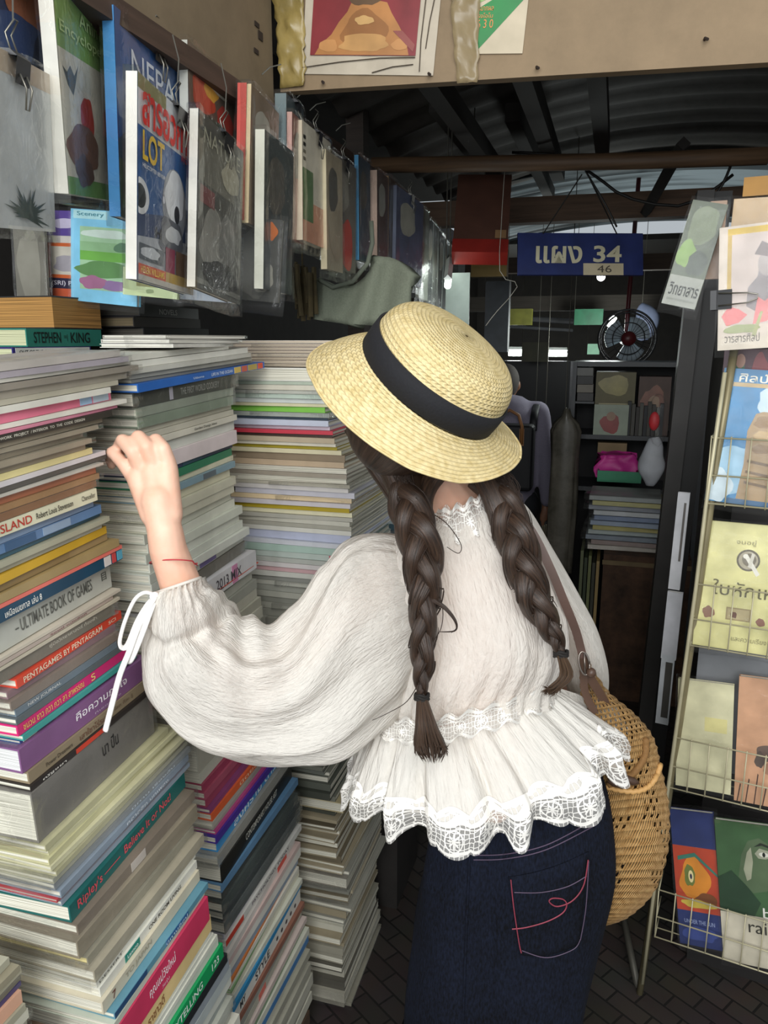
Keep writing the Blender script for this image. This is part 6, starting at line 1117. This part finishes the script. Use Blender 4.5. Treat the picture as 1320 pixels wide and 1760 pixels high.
for px in ([(884, 1534), (930, 1534), (975, 1524), (1008, 1506)], [(897, 1634), (940, 1646), (985, 1632), (998, 1614)], [(998, 1614), (1007, 1560), (1012, 1480)], [(814, 1470), (870, 1468), (940, 1452), (1020, 1410)], [(814, 1478), (870, 1476), (940, 1460), (1024, 1418)]):
    q = onsurf(JB, px, .0058 if px[0][0] > 880 and px[0][1] > 1500 else .0022); sm.tube(q, .0008, 5)
sm.build('seam_stitching', DULL, JE)
sm = MB(); q = onsurf(JB, [(808, 1440), (806, 1500), (803, 1560), (800, 1640), (797, 1720), (794, 1800)], .001); sm.tube(q, .0022, 6); sm.build('seat_seam', DENIM, JE, smooth=True)
# bodice
def bdp(q, t, p):
    fr = max(0, math.sin(q)); k = .0035 * nv(Vector((q * 9, t * 2.2, 1))) + .007 * nv(Vector((q * 3, t * 4, 8)))
    gather = max(0, t - .62) / .38; k += .0055 * gather * math.sin(q * 34 + 2 * nv(Vector((q * 4, 0, 2)))) + .012 * math.sin(min(1, max(0, (t - .45) * 1.9)) * math.pi) * fr
    return k
BL_ = loft('blouse', [((748, 886), (830, 866), 1.215, .05), ((722, 900), (852, 868), 1.225, .07), ((690, 915), (878, 872), 1.235, .09), ((655, 945), (905, 900), 1.245, .105), ((645, 990), (938, 950), 1.25, .115), ((655, 1060), (962, 1030), 1.25, .12), ((672, 1130), (972, 1100), 1.25, .122), ((664, 1190), (970, 1150), 1.25, .118), ((652, 1232), (956, 1192), 1.25, .110), ((652, 1262), (960, 1220), 1.25, .108)], CLOTH, girl, 160, 60, bdp, (False, False), .95, (1, 3))
# left puffed sleeve
def sdp(q, t, p):
    e = math.exp(-((t - 0) / .10) ** 2) + math.exp(-((t - 1) / .14) ** 2); dq = min(q, 2 * math.pi - q)
    el = math.exp(-(dq / 1.25) ** 2) * math.exp(-((t - .52) / .17) ** 2)
    return el * (.006 * math.sin(t * 62 + dq * 2.5) - .004) - .010 * math.exp(-((t - .60 - .12 * dq) / .02) ** 2) * (q < 2.4) + .0055 * e * math.sin(q * 26 + 3 * nv(Vector((q * 3, t * 3, 0)))) + .006 * math.sin(q * 9 + 5 * nv(Vector((q, t * 3, 2)))) * math.sin(math.pi * t) ** 2 + .020 * nv(Vector((math.cos(q) * 2.2, math.sin(q) * 2.2, t * 5))) * math.sin(math.pi * t) ** .6 + .003 * nv(Vector((q * 14, t * 6, 5)))
SL = loft('sleeve', [((708, 930), (742, 1150), 1.235, .06), ((668, 922), (716, 1178), 1.222, .074), ((620, 922), (690, 1215), 1.20, .078), ((578, 938), (640, 1252), 1.175, .085), ((546, 980), (580, 1290), 1.155, .09), ((502, 1052), (515, 1303), 1.135, .09), ((450, 1078), (440, 1300), 1.115, .088), ((414, 1058), (360, 1285), 1.095, .085), ((388, 1034), (296, 1255), 1.075, .08), ((372, 1016), (258, 1200), 1.055, .072), ((362, 1006), (251, 1130), 1.04, .058), ((352, 998), (254, 1062), 1.025, .042), ((344, 994), (268, 1020), 1.018, .032)], SLEEVE, BL_, 140, 110, sdp, (False, False), .9, (1, 2))
def sdp2(q, t, p): return .004 * math.sin(q * 18) * math.exp(-(t / .15) ** 2) + .008 * nv(Vector((math.cos(q) * 2, math.sin(q) * 2, t * 4 + 9)))
loft('sleeve', [((826, 925), (866, 868), 1.255, .05), ((850, 900), (886, 864), 1.268, .052), ((866, 935), (915, 888), 1.285, .06), ((895, 985), (950, 942), 1.30, .068), ((925, 1050), (992, 1022), 1.32, .074), ((952, 1112), (1026, 1085), 1.34, .078), ((972, 1170), (1042, 1150), 1.36, .072), ((985, 1215), (1037, 1205), 1.40, .055), ((985, 1245), (1020, 1240), 1.46, .035)], SLEEVE, BL_, 100, 50, sdp2, (False, False), .95, (1, 2))
# cuff gather and the tied cord
MB().tube([Q(306 + 38.5 * math.cos(a_) , 1006 + (-13 * math.cos(a_)), 1.018 - .033 * math.sin(a_)) for a_ in [2 * math.pi * i / 30 for i in range(31)]], .0022, 8).build('cuff_band', CLOTH, SL, smooth=True)
WHT = mat('#f1eeea', .8, 'weave', 0, .03); cd = MB()
def cord(px, r=.0042, sq=.6): cd.tube([Q(*p) for p in cat_rom(px, 40)], r, 8, sq=sq)
cord([(268, 1024, .995), (250, 1018, .985), (232, 1030, .982), (216, 1064, .98), (206, 1100, .98), (209, 1113, .985), (220, 1108, .99), (236, 1070, .99), (254, 1040, .992), (268, 1026, .995)])
cord([(268, 1026, .99), (255, 1060, .975), (240, 1100, .972), (226, 1132, .975), (219, 1134, .98), (222, 1112, .985), (236, 1070, .988), (262, 1030, .99)])
cord([(266, 1026, .985), (240, 1072, .972), (222, 1120, .97), (206, 1160, .972), (194, 1205, .975), (181, 1256, .98)], .0048)
cd.ball(Q(266, 1026, .99), .007, 10); cd.build('tie_cord', WHT, SL, smooth=True)
# gathered peplum
topl = [(640, 1240), (700, 1250), (760, 1249), (820, 1238), (890, 1216), (957, 1188)]
heml = [(606, 1345), (640, 1372), (690, 1392), (750, 1408), (810, 1408), (870, 1400), (930, 1382), (985, 1352), (1030, 1308), (1056, 1252)]
heml2 = [(602, 1374), (642, 1402), (690, 1432), (750, 1452), (810, 1455), (870, 1448), (930, 1430), (990, 1402), (1042, 1358), (1078, 1294)]
T100, H100, L100 = cat_rom(topl, 201), cat_rom(heml, 201), cat_rom(heml2, 201)
def pick(tab, s): x = min(max(s, 0), 1) * 200; i = min(int(x), 199); f_ = x - i; return (tab[i][0] * (1 - f_) + tab[i + 1][0] * f_, tab[i][1] * (1 - f_) + tab[i + 1][1] * f_)
def pep(q, t):
    """q round the body (0 left, pi/2 towards the viewer, pi right); t 0 waist, 1 cloth edge, 2 lace edge"""
    s = (1 - math.cos(q)) / 2; front = math.sin(q) >= 0
    a_ = pick(T100, s) if front else (topl[0][0] * (1 - s) + topl[-1][0] * s, topl[0][1] * (1 - s) + topl[-1][1] * s - 6)
    b_ = pick(H100, s) if front else (heml[0][0] * (1 - s) + heml[-1][0] * s, heml[0][1] * (1 - s) + heml[-1][1] * s - 40)
    c_ = pick(L100, s) if front else (heml2[0][0] * (1 - s) + heml2[-1][0] * s, heml2[0][1] * (1 - s) + heml2[-1][1] * s - 40)
    tt_ = min(t, 1); u = a_[0] + (b_[0] - a_[0]) * tt_; v = a_[1] + (b_[1] - a_[1]) * tt_
    if t > 1: u += (c_[0] - b_[0]) * (t - 1); v += (c_[1] - b_[1]) * (t - 1)
    th = .100 + .065 * min(t, 1.3); D = 1.25 - th * math.sin(q) + .02 * t
    p = Q(u, v, D); ctr = Q(800 + 20 * t, v, 1.25); rad = (p - ctr).normalized()
    ph = q * 15 + 2.2 * nv(Vector((q * 2.3, 0, 6)))
    amp = .003 + .016 * min(t, 1.2) * (.7 + .6 * nv(Vector((q * 3, 1, 1))))
    w_ = math.sin(ph); return p + rad * (amp * (w_ + .3 * math.sin(ph * 2.1))) + Vector((0, 0, -.010 * t * w_)) + rad * .004 * nv(Vector((q * 20, t * 2, 0)))
nq, nt_p = 420, 26
vs = [pep(2 * math.pi * i / nq, t_) for t_ in [j / (nt_p - 1) for j in range(nt_p)] for i in range(nq)]
fs = [(j * nq + i, j * nq + (i + 1) % nq, (j + 1) * nq + (i + 1) % nq, (j + 1) * nq + i) for j in range(nt_p - 1) for i in range(nq)]
obj('peplum', vs, fs, cloth_mat('crinkled_white_cotton_peplum', '#ebe6dd', 280, 5, .0034, .08, .2), BL_, smooth=True, uv=[[((f_[k] % nq if not (k in (1, 2) and f_[k] % nq == 0) else nq) / nq, (f_[k] // nq) / (nt_p - 1)) for k in range(4)] for f_ in fs])
NS = 30; nl = 12; vs = []
for j in range(nl):
    for i in range(nq):
        q = 2 * math.pi * i / nq; tt_ = j / (nl - 1)
        sc = .86 + .20 * abs(math.sin(q * NS / 2)) ** .7; tp = .80 + .10 * (1 - abs(math.sin(q * NS / 2)))
        t_ = tp + (1 + sc - tp) * tt_; p = pep(q, t_); ctr = Q(820, 1400, 1.26); d = (p - ctr); d.z = 0; vs.append(p + d.normalized() * (.0018))
fs = [(j * nq + i, j * nq + (i + 1) % nq, (j + 1) * nq + (i + 1) % nq, (j + 1) * nq + i) for j in range(nl - 1) for i in range(nq)]
obj('lace_hem', vs, fs, LACE, BL_, smooth=True, uv=[[((f_[k] % nq if not (k in (1, 2) and f_[k] % nq == 0) else nq) / nq * NS, 1 - (f_[k] // nq) / (nl - 1)) for k in range(4)] for f_ in fs])
# small lace medallion on the peplum, under the left braid
MP = surf(bpy.data.objects['peplum'])
mv = [hit(MP, 686, 1262, .004)]
for r_ in (.5, 1):
    for i in range(20): a_ = 2 * math.pi * i / 20; mv.append(hit(MP, 684 + 30 * r_ * math.cos(a_), 1256 + 30 * r_ * math.sin(a_) + (14 * r_ if 3 < i < 8 else 0), .004))
if all(x is not None for x in mv):
    fs = [(0, 1 + (i + 1) % 20, 1 + i) for i in range(20)] + [(1 + i, 1 + (i + 1) % 20, 21 + (i + 1) % 20, 21 + i) for i in range(20)]
    obj('lace_medallion', mv, fs, LACE, BL_, smooth=True, uv=[[((.5 + (0 if k == 0 else (.25 if k < 21 else .5) * math.cos((k - 1) % 20 * math.pi / 10))), .45 + (0 if k == 0 else (.22 if k < 21 else .45) * math.sin((k - 1) % 20 * math.pi / 10))) for k in f_] for f_ in fs])
# ruffled lace band at the waist and the standing lace collar
def ruffle(name, lo, hi, D0, D1, th, nr, amp, n=360, rows=7, us=24):
    LO, HI = cat_rom(lo, 201), cat_rom(hi, 201); vs = []
    for j in range(rows):
        for i in range(n):
            q = 2 * math.pi * i / n; s = (1 - math.cos(q)) / 2; fr = math.sin(q) >= 0; t = j / (rows - 1)
            a_ = pick(LO, s) if fr else (lo[0][0] * (1 - s) + lo[-1][0] * s, lo[0][1] * (1 - s) + lo[-1][1] * s); b_ = pick(HI, s) if fr else (hi[0][0] * (1 - s) + hi[-1][0] * s, hi[0][1] * (1 - s) + hi[-1][1] * s)
            w = math.sin(q * nr + 1.5 * nv(Vector((q * 3, 2, 2)))); D = (D0 * (1 - t) + D1 * t) - th * math.sin(q) - abs(t - .5) * 2 * amp * (w + .6) * (1 if fr else -1)
            u = a_[0] + (b_[0] - a_[0]) * t; v = a_[1] + (b_[1] - a_[1]) * t + 5 * (t - .5) * 2 * math.cos(q * nr); vs.append(Q(u, v, D))
    fs = [(j * n + i, j * n + (i + 1) % n, (j + 1) * n + (i + 1) % n, (j + 1) * n + i) for j in range(rows - 1) for i in range(n)]
    return obj(name, vs, fs, LACE, BL_, smooth=True, uv=[[((f_[k] % n if not (k in (1, 2) and f_[k] % n == 0) else n) / n * us, .05 + .9 * (f_[k] // n) / (rows - 1)) for k in range(4)] for f_ in fs])
ruffle('waist_lace', [(638, 1268), (700, 1278), (760, 1276), (820, 1262), (890, 1240), (962, 1210)], [(640, 1226), (700, 1236), (760, 1232), (820, 1218), (890, 1196), (956, 1170)], 1.25, 1.25, .116, 24, .014, us=26)
ruffle('lace_collar', [(722, 914), (760, 936), (795, 934), (832, 914), (852, 880)], [(736, 866), (764, 872), (786, 868), (812, 856), (836, 838)], 1.21, 1.20, .066, 14, .009, 240, 7, 12)
# hair: cap and locks under the hat
def hairtube(name, strands, m, parent):
    vs = []; fs = []; uv = []
    for (pts, rs, n, sq, seed) in strands:
        b = len(vs); mb = MB(); mb.tube(pts, rs, n, sq=sq, cap=True); vs += mb.v; k = len(pts)
        for f_ in mb.f:
            fs.append(tuple(b + i for i in f_))
            if len(f_) == 4 and n != 4: uv.append([(((i % n) if not (kk in (1, 2) and i % n == 0) else n) / n + seed, (i // n) / 12 + seed) for kk, i in enumerate(f_)])
            else: uv.append([(seed, seed)] * len(f_))
    return obj(name, vs, fs, m, parent, smooth=True, uv=uv)
hair = obj('hair', *(lambda mb: (mb.v, mb.f))(MB().ball(HP(0, -.012, .0), (.088, .100, .105), 40, M=MH)), HAIR, girl, smooth=True)
hl = hair.data.uv_layers.new(name='UVMap')
for p_ in hair.data.polygons:
    for li, vi in zip(p_.loop_indices, p_.vertices): hl.data[li].uv = ((vi % 40) / 40 * 2, (vi // 40) / 20)
locks = []
def lock(px, r0, r1, n=14, sq=.7, m=18):
    pts = [Q(*p) for p in cat_rom(px, m)]; locks.append((pts, [r0 + (r1 - r0) * i / (m - 1) for i in range(m)], n, sq, rnd() * 20))
lock([(640, 740, 1.12), (668, 790, 1.13), (690, 840, 1.12), (712, 890, 1.105)], .030, .030)
lock([(610, 730, 1.16), (640, 785, 1.165), (668, 830, 1.16), (700, 880, 1.13)], .026, .020)
lock([(760, 800, 1.13), (735, 830, 1.125), (722, 860, 1.11), (722, 900, 1.10)], .024, .022)
lock([(680, 770, 1.13), (700, 820, 1.12), (715, 870, 1.10)], .026, .026)
lock([(830, 790, 1.16), (842, 825, 1.15), (858, 860, 1.14), (870, 895, 1.135)], .024, .028)
lock([(800, 780, 1.17), (832, 812, 1.16), (850, 850, 1.145)], .022, .024)
lock([(812, 830, 1.17), (835, 850, 1.16), (856, 880, 1.145)], .012, .015)
for k in range(34):
    a_ = ru(-1, 1)
    lock([(838 + 10 * a_, 805 + ru(-6, 10), 1.14), (862 + ru(-8, 16), 820 + ru(-10, 12), 1.13), (880 + ru(-14, 18), 850 + ru(-15, 15), 1.125), (892 + ru(-16, 14), 880 + ru(-10, 20), 1.13)], .0006, .0003, 5, 1, 10)
for k in range(26):
    lock([(690 + ru(-20, 20), 810, 1.095), (712 + ru(-30, 20), 870 + ru(-10, 10), 1.08), (728 + ru(-28, 30), 950 + ru(-10, 10), 1.065)], .0007, .0003, 5, 1, 10)
lock([(738, 880, 1.09), (768, 900, 1.08), (792, 935, 1.08), (788, 951, 1.08), (768, 940, 1.085)], .0008, .0005, 5, 1, 22)
lock([(742, 1030, 1.07), (765, 1045, 1.065), (783, 1068, 1.065), (782, 1084, 1.07), (755, 1086, 1.075)], .006, .0008, 8, .5, 22)
lock([(740, 1025, 1.07), (768, 1050, 1.063), (786, 1074, 1.063), (776, 1088, 1.07)], .0035, .0006, 8, .5, 18)
lock([(744, 1000, 1.075), (760, 1040, 1.07), (758, 1080, 1.075), (738, 1110, 1.08)], .0008, .0005, 5, 1, 16)
lock([(722, 1170, 1.09), (700, 1205, 1.10), (668, 1225, 1.11), (640, 1238, 1.12)], .0008, .0004, 5, 1, 16)
hairtube('loose_locks', locks, HAIR, hair)
def braid(px, turns, ph0, seed):
    N_ = 120; path = cat_rom(px, N_); st = []
    for s in range(3):
        pts = []; rs = []
        for i, (u, v, D, rp) in enumerate(path):
            t = i / (N_ - 1); a = Q(u, v, D); i0, i1 = max(i - 1, 0), min(i + 1, N_ - 1); tg = (Q(*path[i1][:3]) - Q(*path[i0][:3])).normalized(); vw = (CP - G0 - a).normalized(); vw = (vw - tg * vw.dot(tg)).normalized(); sd = tg.cross(vw)
            R = rp * D / FPX; ph = ph0 + 2 * math.pi * (turns * t ** .93) + s * 2 * math.pi / 3; open_ = min(1, t * 7 + .35)
            pts.append(a + sd * (R * .50 * math.sin(ph) * open_) + vw * (R * .42 * math.sin(2 * ph) * open_)); bul = .60 + .10 * math.cos(ph * 2 + .8)
            rs.append(max(R * .93 * bul, .0035) * (1 + .05 * nv(Vector((t * 20, s, seed)))))
        st.append((pts, rs, 18, .80, s * 3.3 + seed))
    # fine strands following the plait
    for k in range(46):
        s = k % 3; pts0, rs0 = st[s][0], st[s][1]; i0 = random.randint(0, 90); ln = random.randint(14, 28); off = ru(0, 6.28); pts = []
        for i in range(i0, min(i0 + ln, 119)):
            tg = (pts0[i + 1] - pts0[i]).normalized(); vw = (CP - G0 - pts0[i]).normalized(); vw = (vw - tg * vw.dot(tg)).normalized(); sd = tg.cross(vw); aa = -1.2 + 2.4 * ((off / 6.28 + (i - i0) / ln * .3) % 1)
            pts.append(pts0[i] + (vw * math.cos(aa) * .82 + sd * math.sin(aa)) * (rs0[i] * 1.01 + .0006))
        if len(pts) > 4: st.append((pts, [.0009 * math.sin(math.pi * (j + .5) / len(pts)) + .0003 for j in range(len(pts))], 5, 1, ru(0, 9)))
    return st
b1 = hairtube('braid', braid([(692, 835, 1.105, 34), (706, 880, 1.09, 41), (720, 930, 1.08, 42), (728, 985, 1.075, 37), (730, 1040, 1.075, 30), (727, 1090, 1.08, 26), (726, 1140, 1.085, 23), (725, 1175, 1.09, 15), (725, 1196, 1.095, 9)], 2.15, .5, 1.7), HAIR, hair)
b2 = hairtube('braid', braid([(846, 825, 1.155, 26), (868, 870, 1.14, 35), (884, 920, 1.125, 38), (897, 970, 1.115, 37), (918, 1022, 1.11, 34), (938, 1066, 1.115, 27), (954, 1098, 1.12, 18), (964, 1122, 1.125, 9)], 1.95, 2.2, 5.1), HAIR, hair)
def tail(base, mid, end, n, w0, w1, w2, seed):
    st = []
    for k in range(n):
        a, b = ru(-1, 1), ru(-1, 1); e = ru(-.55, .08) if k % 2 else ru(-.2, .08); c = ru(.7, 1.15)
        px = [(base[0] + a * w0, base[1], base[2] + b * .006), (mid[0] + a * w1, mid[1], mid[2] + b * .014), (mid[0] + (end[0] - mid[0]) * .6 + a * w2 * .9, mid[1] + (end[1] - mid[1]) * .6, mid[2] + b * .014), (mid[0] + (end[0] - mid[0]) * c + a * w2 * (.5 if e > -.1 else 1), mid[1] + (end[1] - mid[1]) * (1 + e), end[2] + b * .01)]
        pts = [Q(*p) for p in cat_rom(px, 12)]; r = .0016 if k < n * .7 else .0007
        st.append((pts, [r * (1.15 - 1.1 * (i / 11) ** 2) for i in range(12)], 5, 1, ru(0, 9)))
    return st
hairtube('braid_tail', tail((725, 1198, 1.095), (732, 1245, 1.08), (744, 1308, 1.075), 190, 7, 17, 30, 1), hair_mat('#241912', '#624936'), hair)
hairtube('braid_tail', tail((964, 1124, 1.125), (974, 1160, 1.11), (942, 1196, 1.10), 150, 6, 11, 14, 2), hair_mat('#281c14', '#6e5238'), hair)
TIE = mat('#17130f', .8)
for c, tx in (((725, 1198, 1.095), 0), ((964, 1124, 1.125), .25)):
    o_ = Q(*c); mb = MB()
    for k in range(3): mb.tube([o_ + RW @ Vector((.0095 * math.cos(a_), .003 * (k - 1) + .0015 * math.sin(3 * a_ + k), .0095 * math.sin(a_))) for a_ in [2 * math.pi * i / 20 for i in range(21)]], .0024, 7)
    mb.build('hair_tie', TIE, hair, smooth=True)
# straw hat
def drop(th):
    tab = [(0, -.004), (20, .006), (45, .034), (70, .050), (90, .054), (115, .056), (140, .060), (160, .072), (180, .076), (200, .068), (225, .052), (270, .045), (315, .02), (345, 0), (360, -.004)]
    return interp(tab, math.degrees(th) % 360)
prof = [(.110, .0), (.110, .02), (.108, .04), (.1045, .055), (.096, .068), (.082, .078), (.055, .084), (.025, .0875), (.002, .0885)]
nh = 144; vs = []; rowsv = []
PR = cat_rom([(r, z) for r, z in prof], 34); acc = 0
for j, (r, z) in enumerate(PR):
    if j: acc += math.hypot(r - PR[j - 1][0], z - PR[j - 1][1])
    rowsv.append(acc / .0062)
    for i in range(nh): a_ = 2 * math.pi * i / nh; vs.append(HC + h1 * (r * math.cos(a_)) + h2 * (r * math.sin(a_)) + ha * z)
def faces(n, k): return [(j * n + i, j * n + (i + 1) % n, (j + 1) * n + (i + 1) % n, (j + 1) * n + i) for j in range(k - 1) for i in range(n)]
def uvof(fs, n, rv): return [[((f_[k] % n if not (k in (1, 2) and f_[k] % n == 0) else n) / n, rv[f_[k] // n]) for k in range(4)] for f_ in fs]
fs = faces(nh, 34)
hat = obj('straw_hat', vs, fs, STRAW, girl, smooth=True, uv=uvof(fs, nh, rowsv)); hat['label'] = 'cream braided straw hat with black ribbon'
nb = 26; vs = []; rv = []
def brimp(a_, s):
    dr = drop(a_) + .004 * math.sin(3 * a_ + 1) * s; L_ = .166 + .004 * math.sin(2 * a_ + .6); d_ = dr * s ** 1.25; r = .111 + (L_ - .111) * (1 - (1 - s) ** 1.1) - .06 * max(0, dr) * s
    return HC + h1 * (r * math.cos(a_)) + h2 * (r * math.sin(a_)) - ha * (d_ + .000)
for j in range(nb):
    s = j / (nb - 1); rv.append(30 + s * .066 / .0056)
    for i in range(nh): vs.append(brimp(2 * math.pi * i / nh, s))
fs = faces(nh, nb)
br_ = obj('brim', vs, fs, STRAW, hat, smooth=True, uv=uvof(fs, nh, rv)); br_.modifiers.new('t', 'SOLIDIFY').thickness = .0022
MB().tube([brimp(2 * math.pi * i / 120, 1) for i in range(121)], .0018, 6).build('brim_edge', STRAW, hat, smooth=True)
vs = []
for (r, z) in ((.1105, .0), (.1135, .001), (.1138, .02), (.1128, .037), (.1095, .0375)):
    for i in range(nh): a_ = 2 * math.pi * i / nh; vs.append(HC + h1 * (r * math.cos(a_)) + h2 * (r * math.sin(a_)) + ha * (z + .0012 * math.sin(2 * a_)))
obj('ribbon', vs, faces(nh, 5), RIBBON, hat, smooth=True)
# red string bracelet
BB = surf(BODY); bp_ = []
w1, w2 = Q(255, 972, 1.02), Q(338, 971, 1.02); c_ = Q(299, 968, 1.017)
MB().tube([Q(298 + 41 * math.cos(a_), 968 - 6 * math.sin(a_) * (1 if a_ < math.pi else .3) + (4 if a_ < .6 else 0), 1.024 - .038 * math.sin(a_)) for a_ in [2 * math.pi * i / 40 for i in range(41)]], .0009, 6).build('string_bracelet', mat('#b5323a', .6), girl, smooth=True)
# ------------------------------------------------------------------ crochet bag
BG0 = P(1090, 1400, 1.3)
bag_ = empty('shoulder_bag', Matrix.Translation(BG0), 'tan crochet shoulder bag with brown leather strap hanging behind her right hip', 'bag')
def Bq(u, v, D): return P(u, v, D) - BG0
def bdisp(q, t, p): return .004 * nv(Vector((q * 2, t * 5, 3))) + .0015 * math.sin(t * 190)
bb = loft('bag_body', [((998, 1150), (1012, 1140), 1.255, .008), ((1000, 1195), (1044, 1188), 1.265, .02), ((1010, 1245), (1090, 1228), 1.28, .035), ((1020, 1290), (1122, 1268), 1.29, .045), ((1020, 1340), (1134, 1322), 1.30, .055), ((1015, 1400), (1146, 1388), 1.31, .06), ((1005, 1470), (1144, 1460), 1.31, .06), ((1000, 1530), (1122, 1530), 1.32, .05), ((1005, 1575), (1080, 1576), 1.32, .035), ((1015, 1596), (1040, 1592), 1.32, .008)], CROCHET, bag_, 96, 90, bdisp, (True, True), .95, (34, 46), BG0)
MBg = surf(bb)
def hitb(u, v, lift):
    d = ray(u, v).normalized(); r = MBg.ray_cast(CP - BG0, d); return (r[0] - d * lift) if r[0] is not None else None
rp_ = [hitb(u, v, .002) for u, v in cat_rom([(1042, 1352), (1066, 1358), (1092, 1360), (1114, 1352), (1128, 1334), (1136, 1310)], 40)]
rp_ = [x for x in rp_ if x is not None]
MB().tube([p + RW @ Vector((0, .0012 * math.sin(i * 2.1), .001)) for i, p in enumerate(rp_)], .0045, 8).build('rim', CROCHET, bb, smooth=True)
rp2 = [x for x in [hitb(u, v, .001) for u, v in cat_rom([(1046, 1350), (1066, 1338), (1088, 1330), (1108, 1300), (1110, 1270)], 30)] if x is not None]
MB().tube(rp2, .006, 8).build('inner_fold', mat('#7d592e', .8, 'weave'), bb, smooth=True)
LEA = mat('#4d382c', .45); tg = MB()
for (u, v, a_) in ((1055, 1331, -.35), (1080, 1340, -.3), (1062, 1346, -.25)):
    c = hitb(u, v, .007)
    if c: tg.tube([c + RW @ Vector((-.017 * math.cos(a_), -.017 * math.sin(a_), 0)), c + RW @ Vector((-.008 * math.cos(a_), -.008 * math.sin(a_), .002)), c + RW @ Vector((.008 * math.cos(a_), .008 * math.sin(a_), .002)), c + RW @ Vector((.017 * math.cos(a_), .017 * math.sin(a_), 0))], [.003, .0068, .0068, .003], 10)
tg.build('toggle_button', LEA, bag_, smooth=True)
def strap(px, w, name, m=LEA):
    pts = [Bq(*p) for p in cat_rom(px, 50)]; mb = MB(); vs = []
    for i, p in enumerate(pts):
        t = (pts[min(i + 1, 49)] - pts[max(i - 1, 0)]).normalized(); vw = (CP - BG0 - p).normalized(); vw = (vw - t * vw.dot(t)).normalized(); s = t.cross(vw)
        vs += [p + s * w, p + s * w + vw * .003, p - s * w + vw * .003, p - s * w]
    mb.add(vs, [(i * 4 + k, i * 4 + (k + 1) % 4, (i + 1) * 4 + (k + 1) % 4, (i + 1) * 4 + k) for i in range(49) for k in range(4)]); return mb.build(name, m, bag_)
strap([(858, 872, 1.20), (886, 880, 1.175), (915, 915, 1.165), (945, 975, 1.165), (968, 1030, 1.175), (990, 1085, 1.20), (1003, 1135, 1.225)], .0066, 'strap', mat('#5d4840', .5))
strap([(1001, 1130, 1.222), (1012, 1160, 1.232), (1030, 1190, 1.242), (1042, 1212, 1.255)], .007, 'strap_tab')
strap([(1001, 1130, 1.222), (1003, 1160, 1.232), (1006, 1190, 1.24), (1022, 1225, 1.25)], .006, 'strap_tab')
MB().tube([Bq(1004 + 9 * math.cos(a_) + 3 * math.sin(a_), 1140 + 20 * math.sin(a_), 1.215) for a_ in [2 * math.pi * i / 24 for i in range(25)]], .0018, 7).tube([Bq(1004, 1122, 1.213), Bq(1006, 1158, 1.213)], .0014, 6).build('buckle', mat('#8a8078', .3, 'plain', .9), bag_, smooth=True)
tagm = MB().ball(Bq(1016, 1156, 1.215), .008, 12).build('leather_knot', LEA, bag_, smooth=True)
# dried flowers carried by the man, seen past her shoulder
c0 = P(938, 900, 4.48); fl = MB()
for k in range(9): fl.tube([c0 + Vector((ru(-.02, .02), 0, ru(-.06, 0))), c0 + Vector((ru(-.05, .05), ru(-.02, .02), -.16 - ru(0, .1)))], .004, 5)
fl.ball(c0 + Vector((0, 0, -.17)), (.045, .03, .05), 10)
tag(fl.build('dried_bouquet', mat('#77705a', .8, 'stain'), smooth=True), 'small dried bouquet held low by the walking man', 'bouquet')
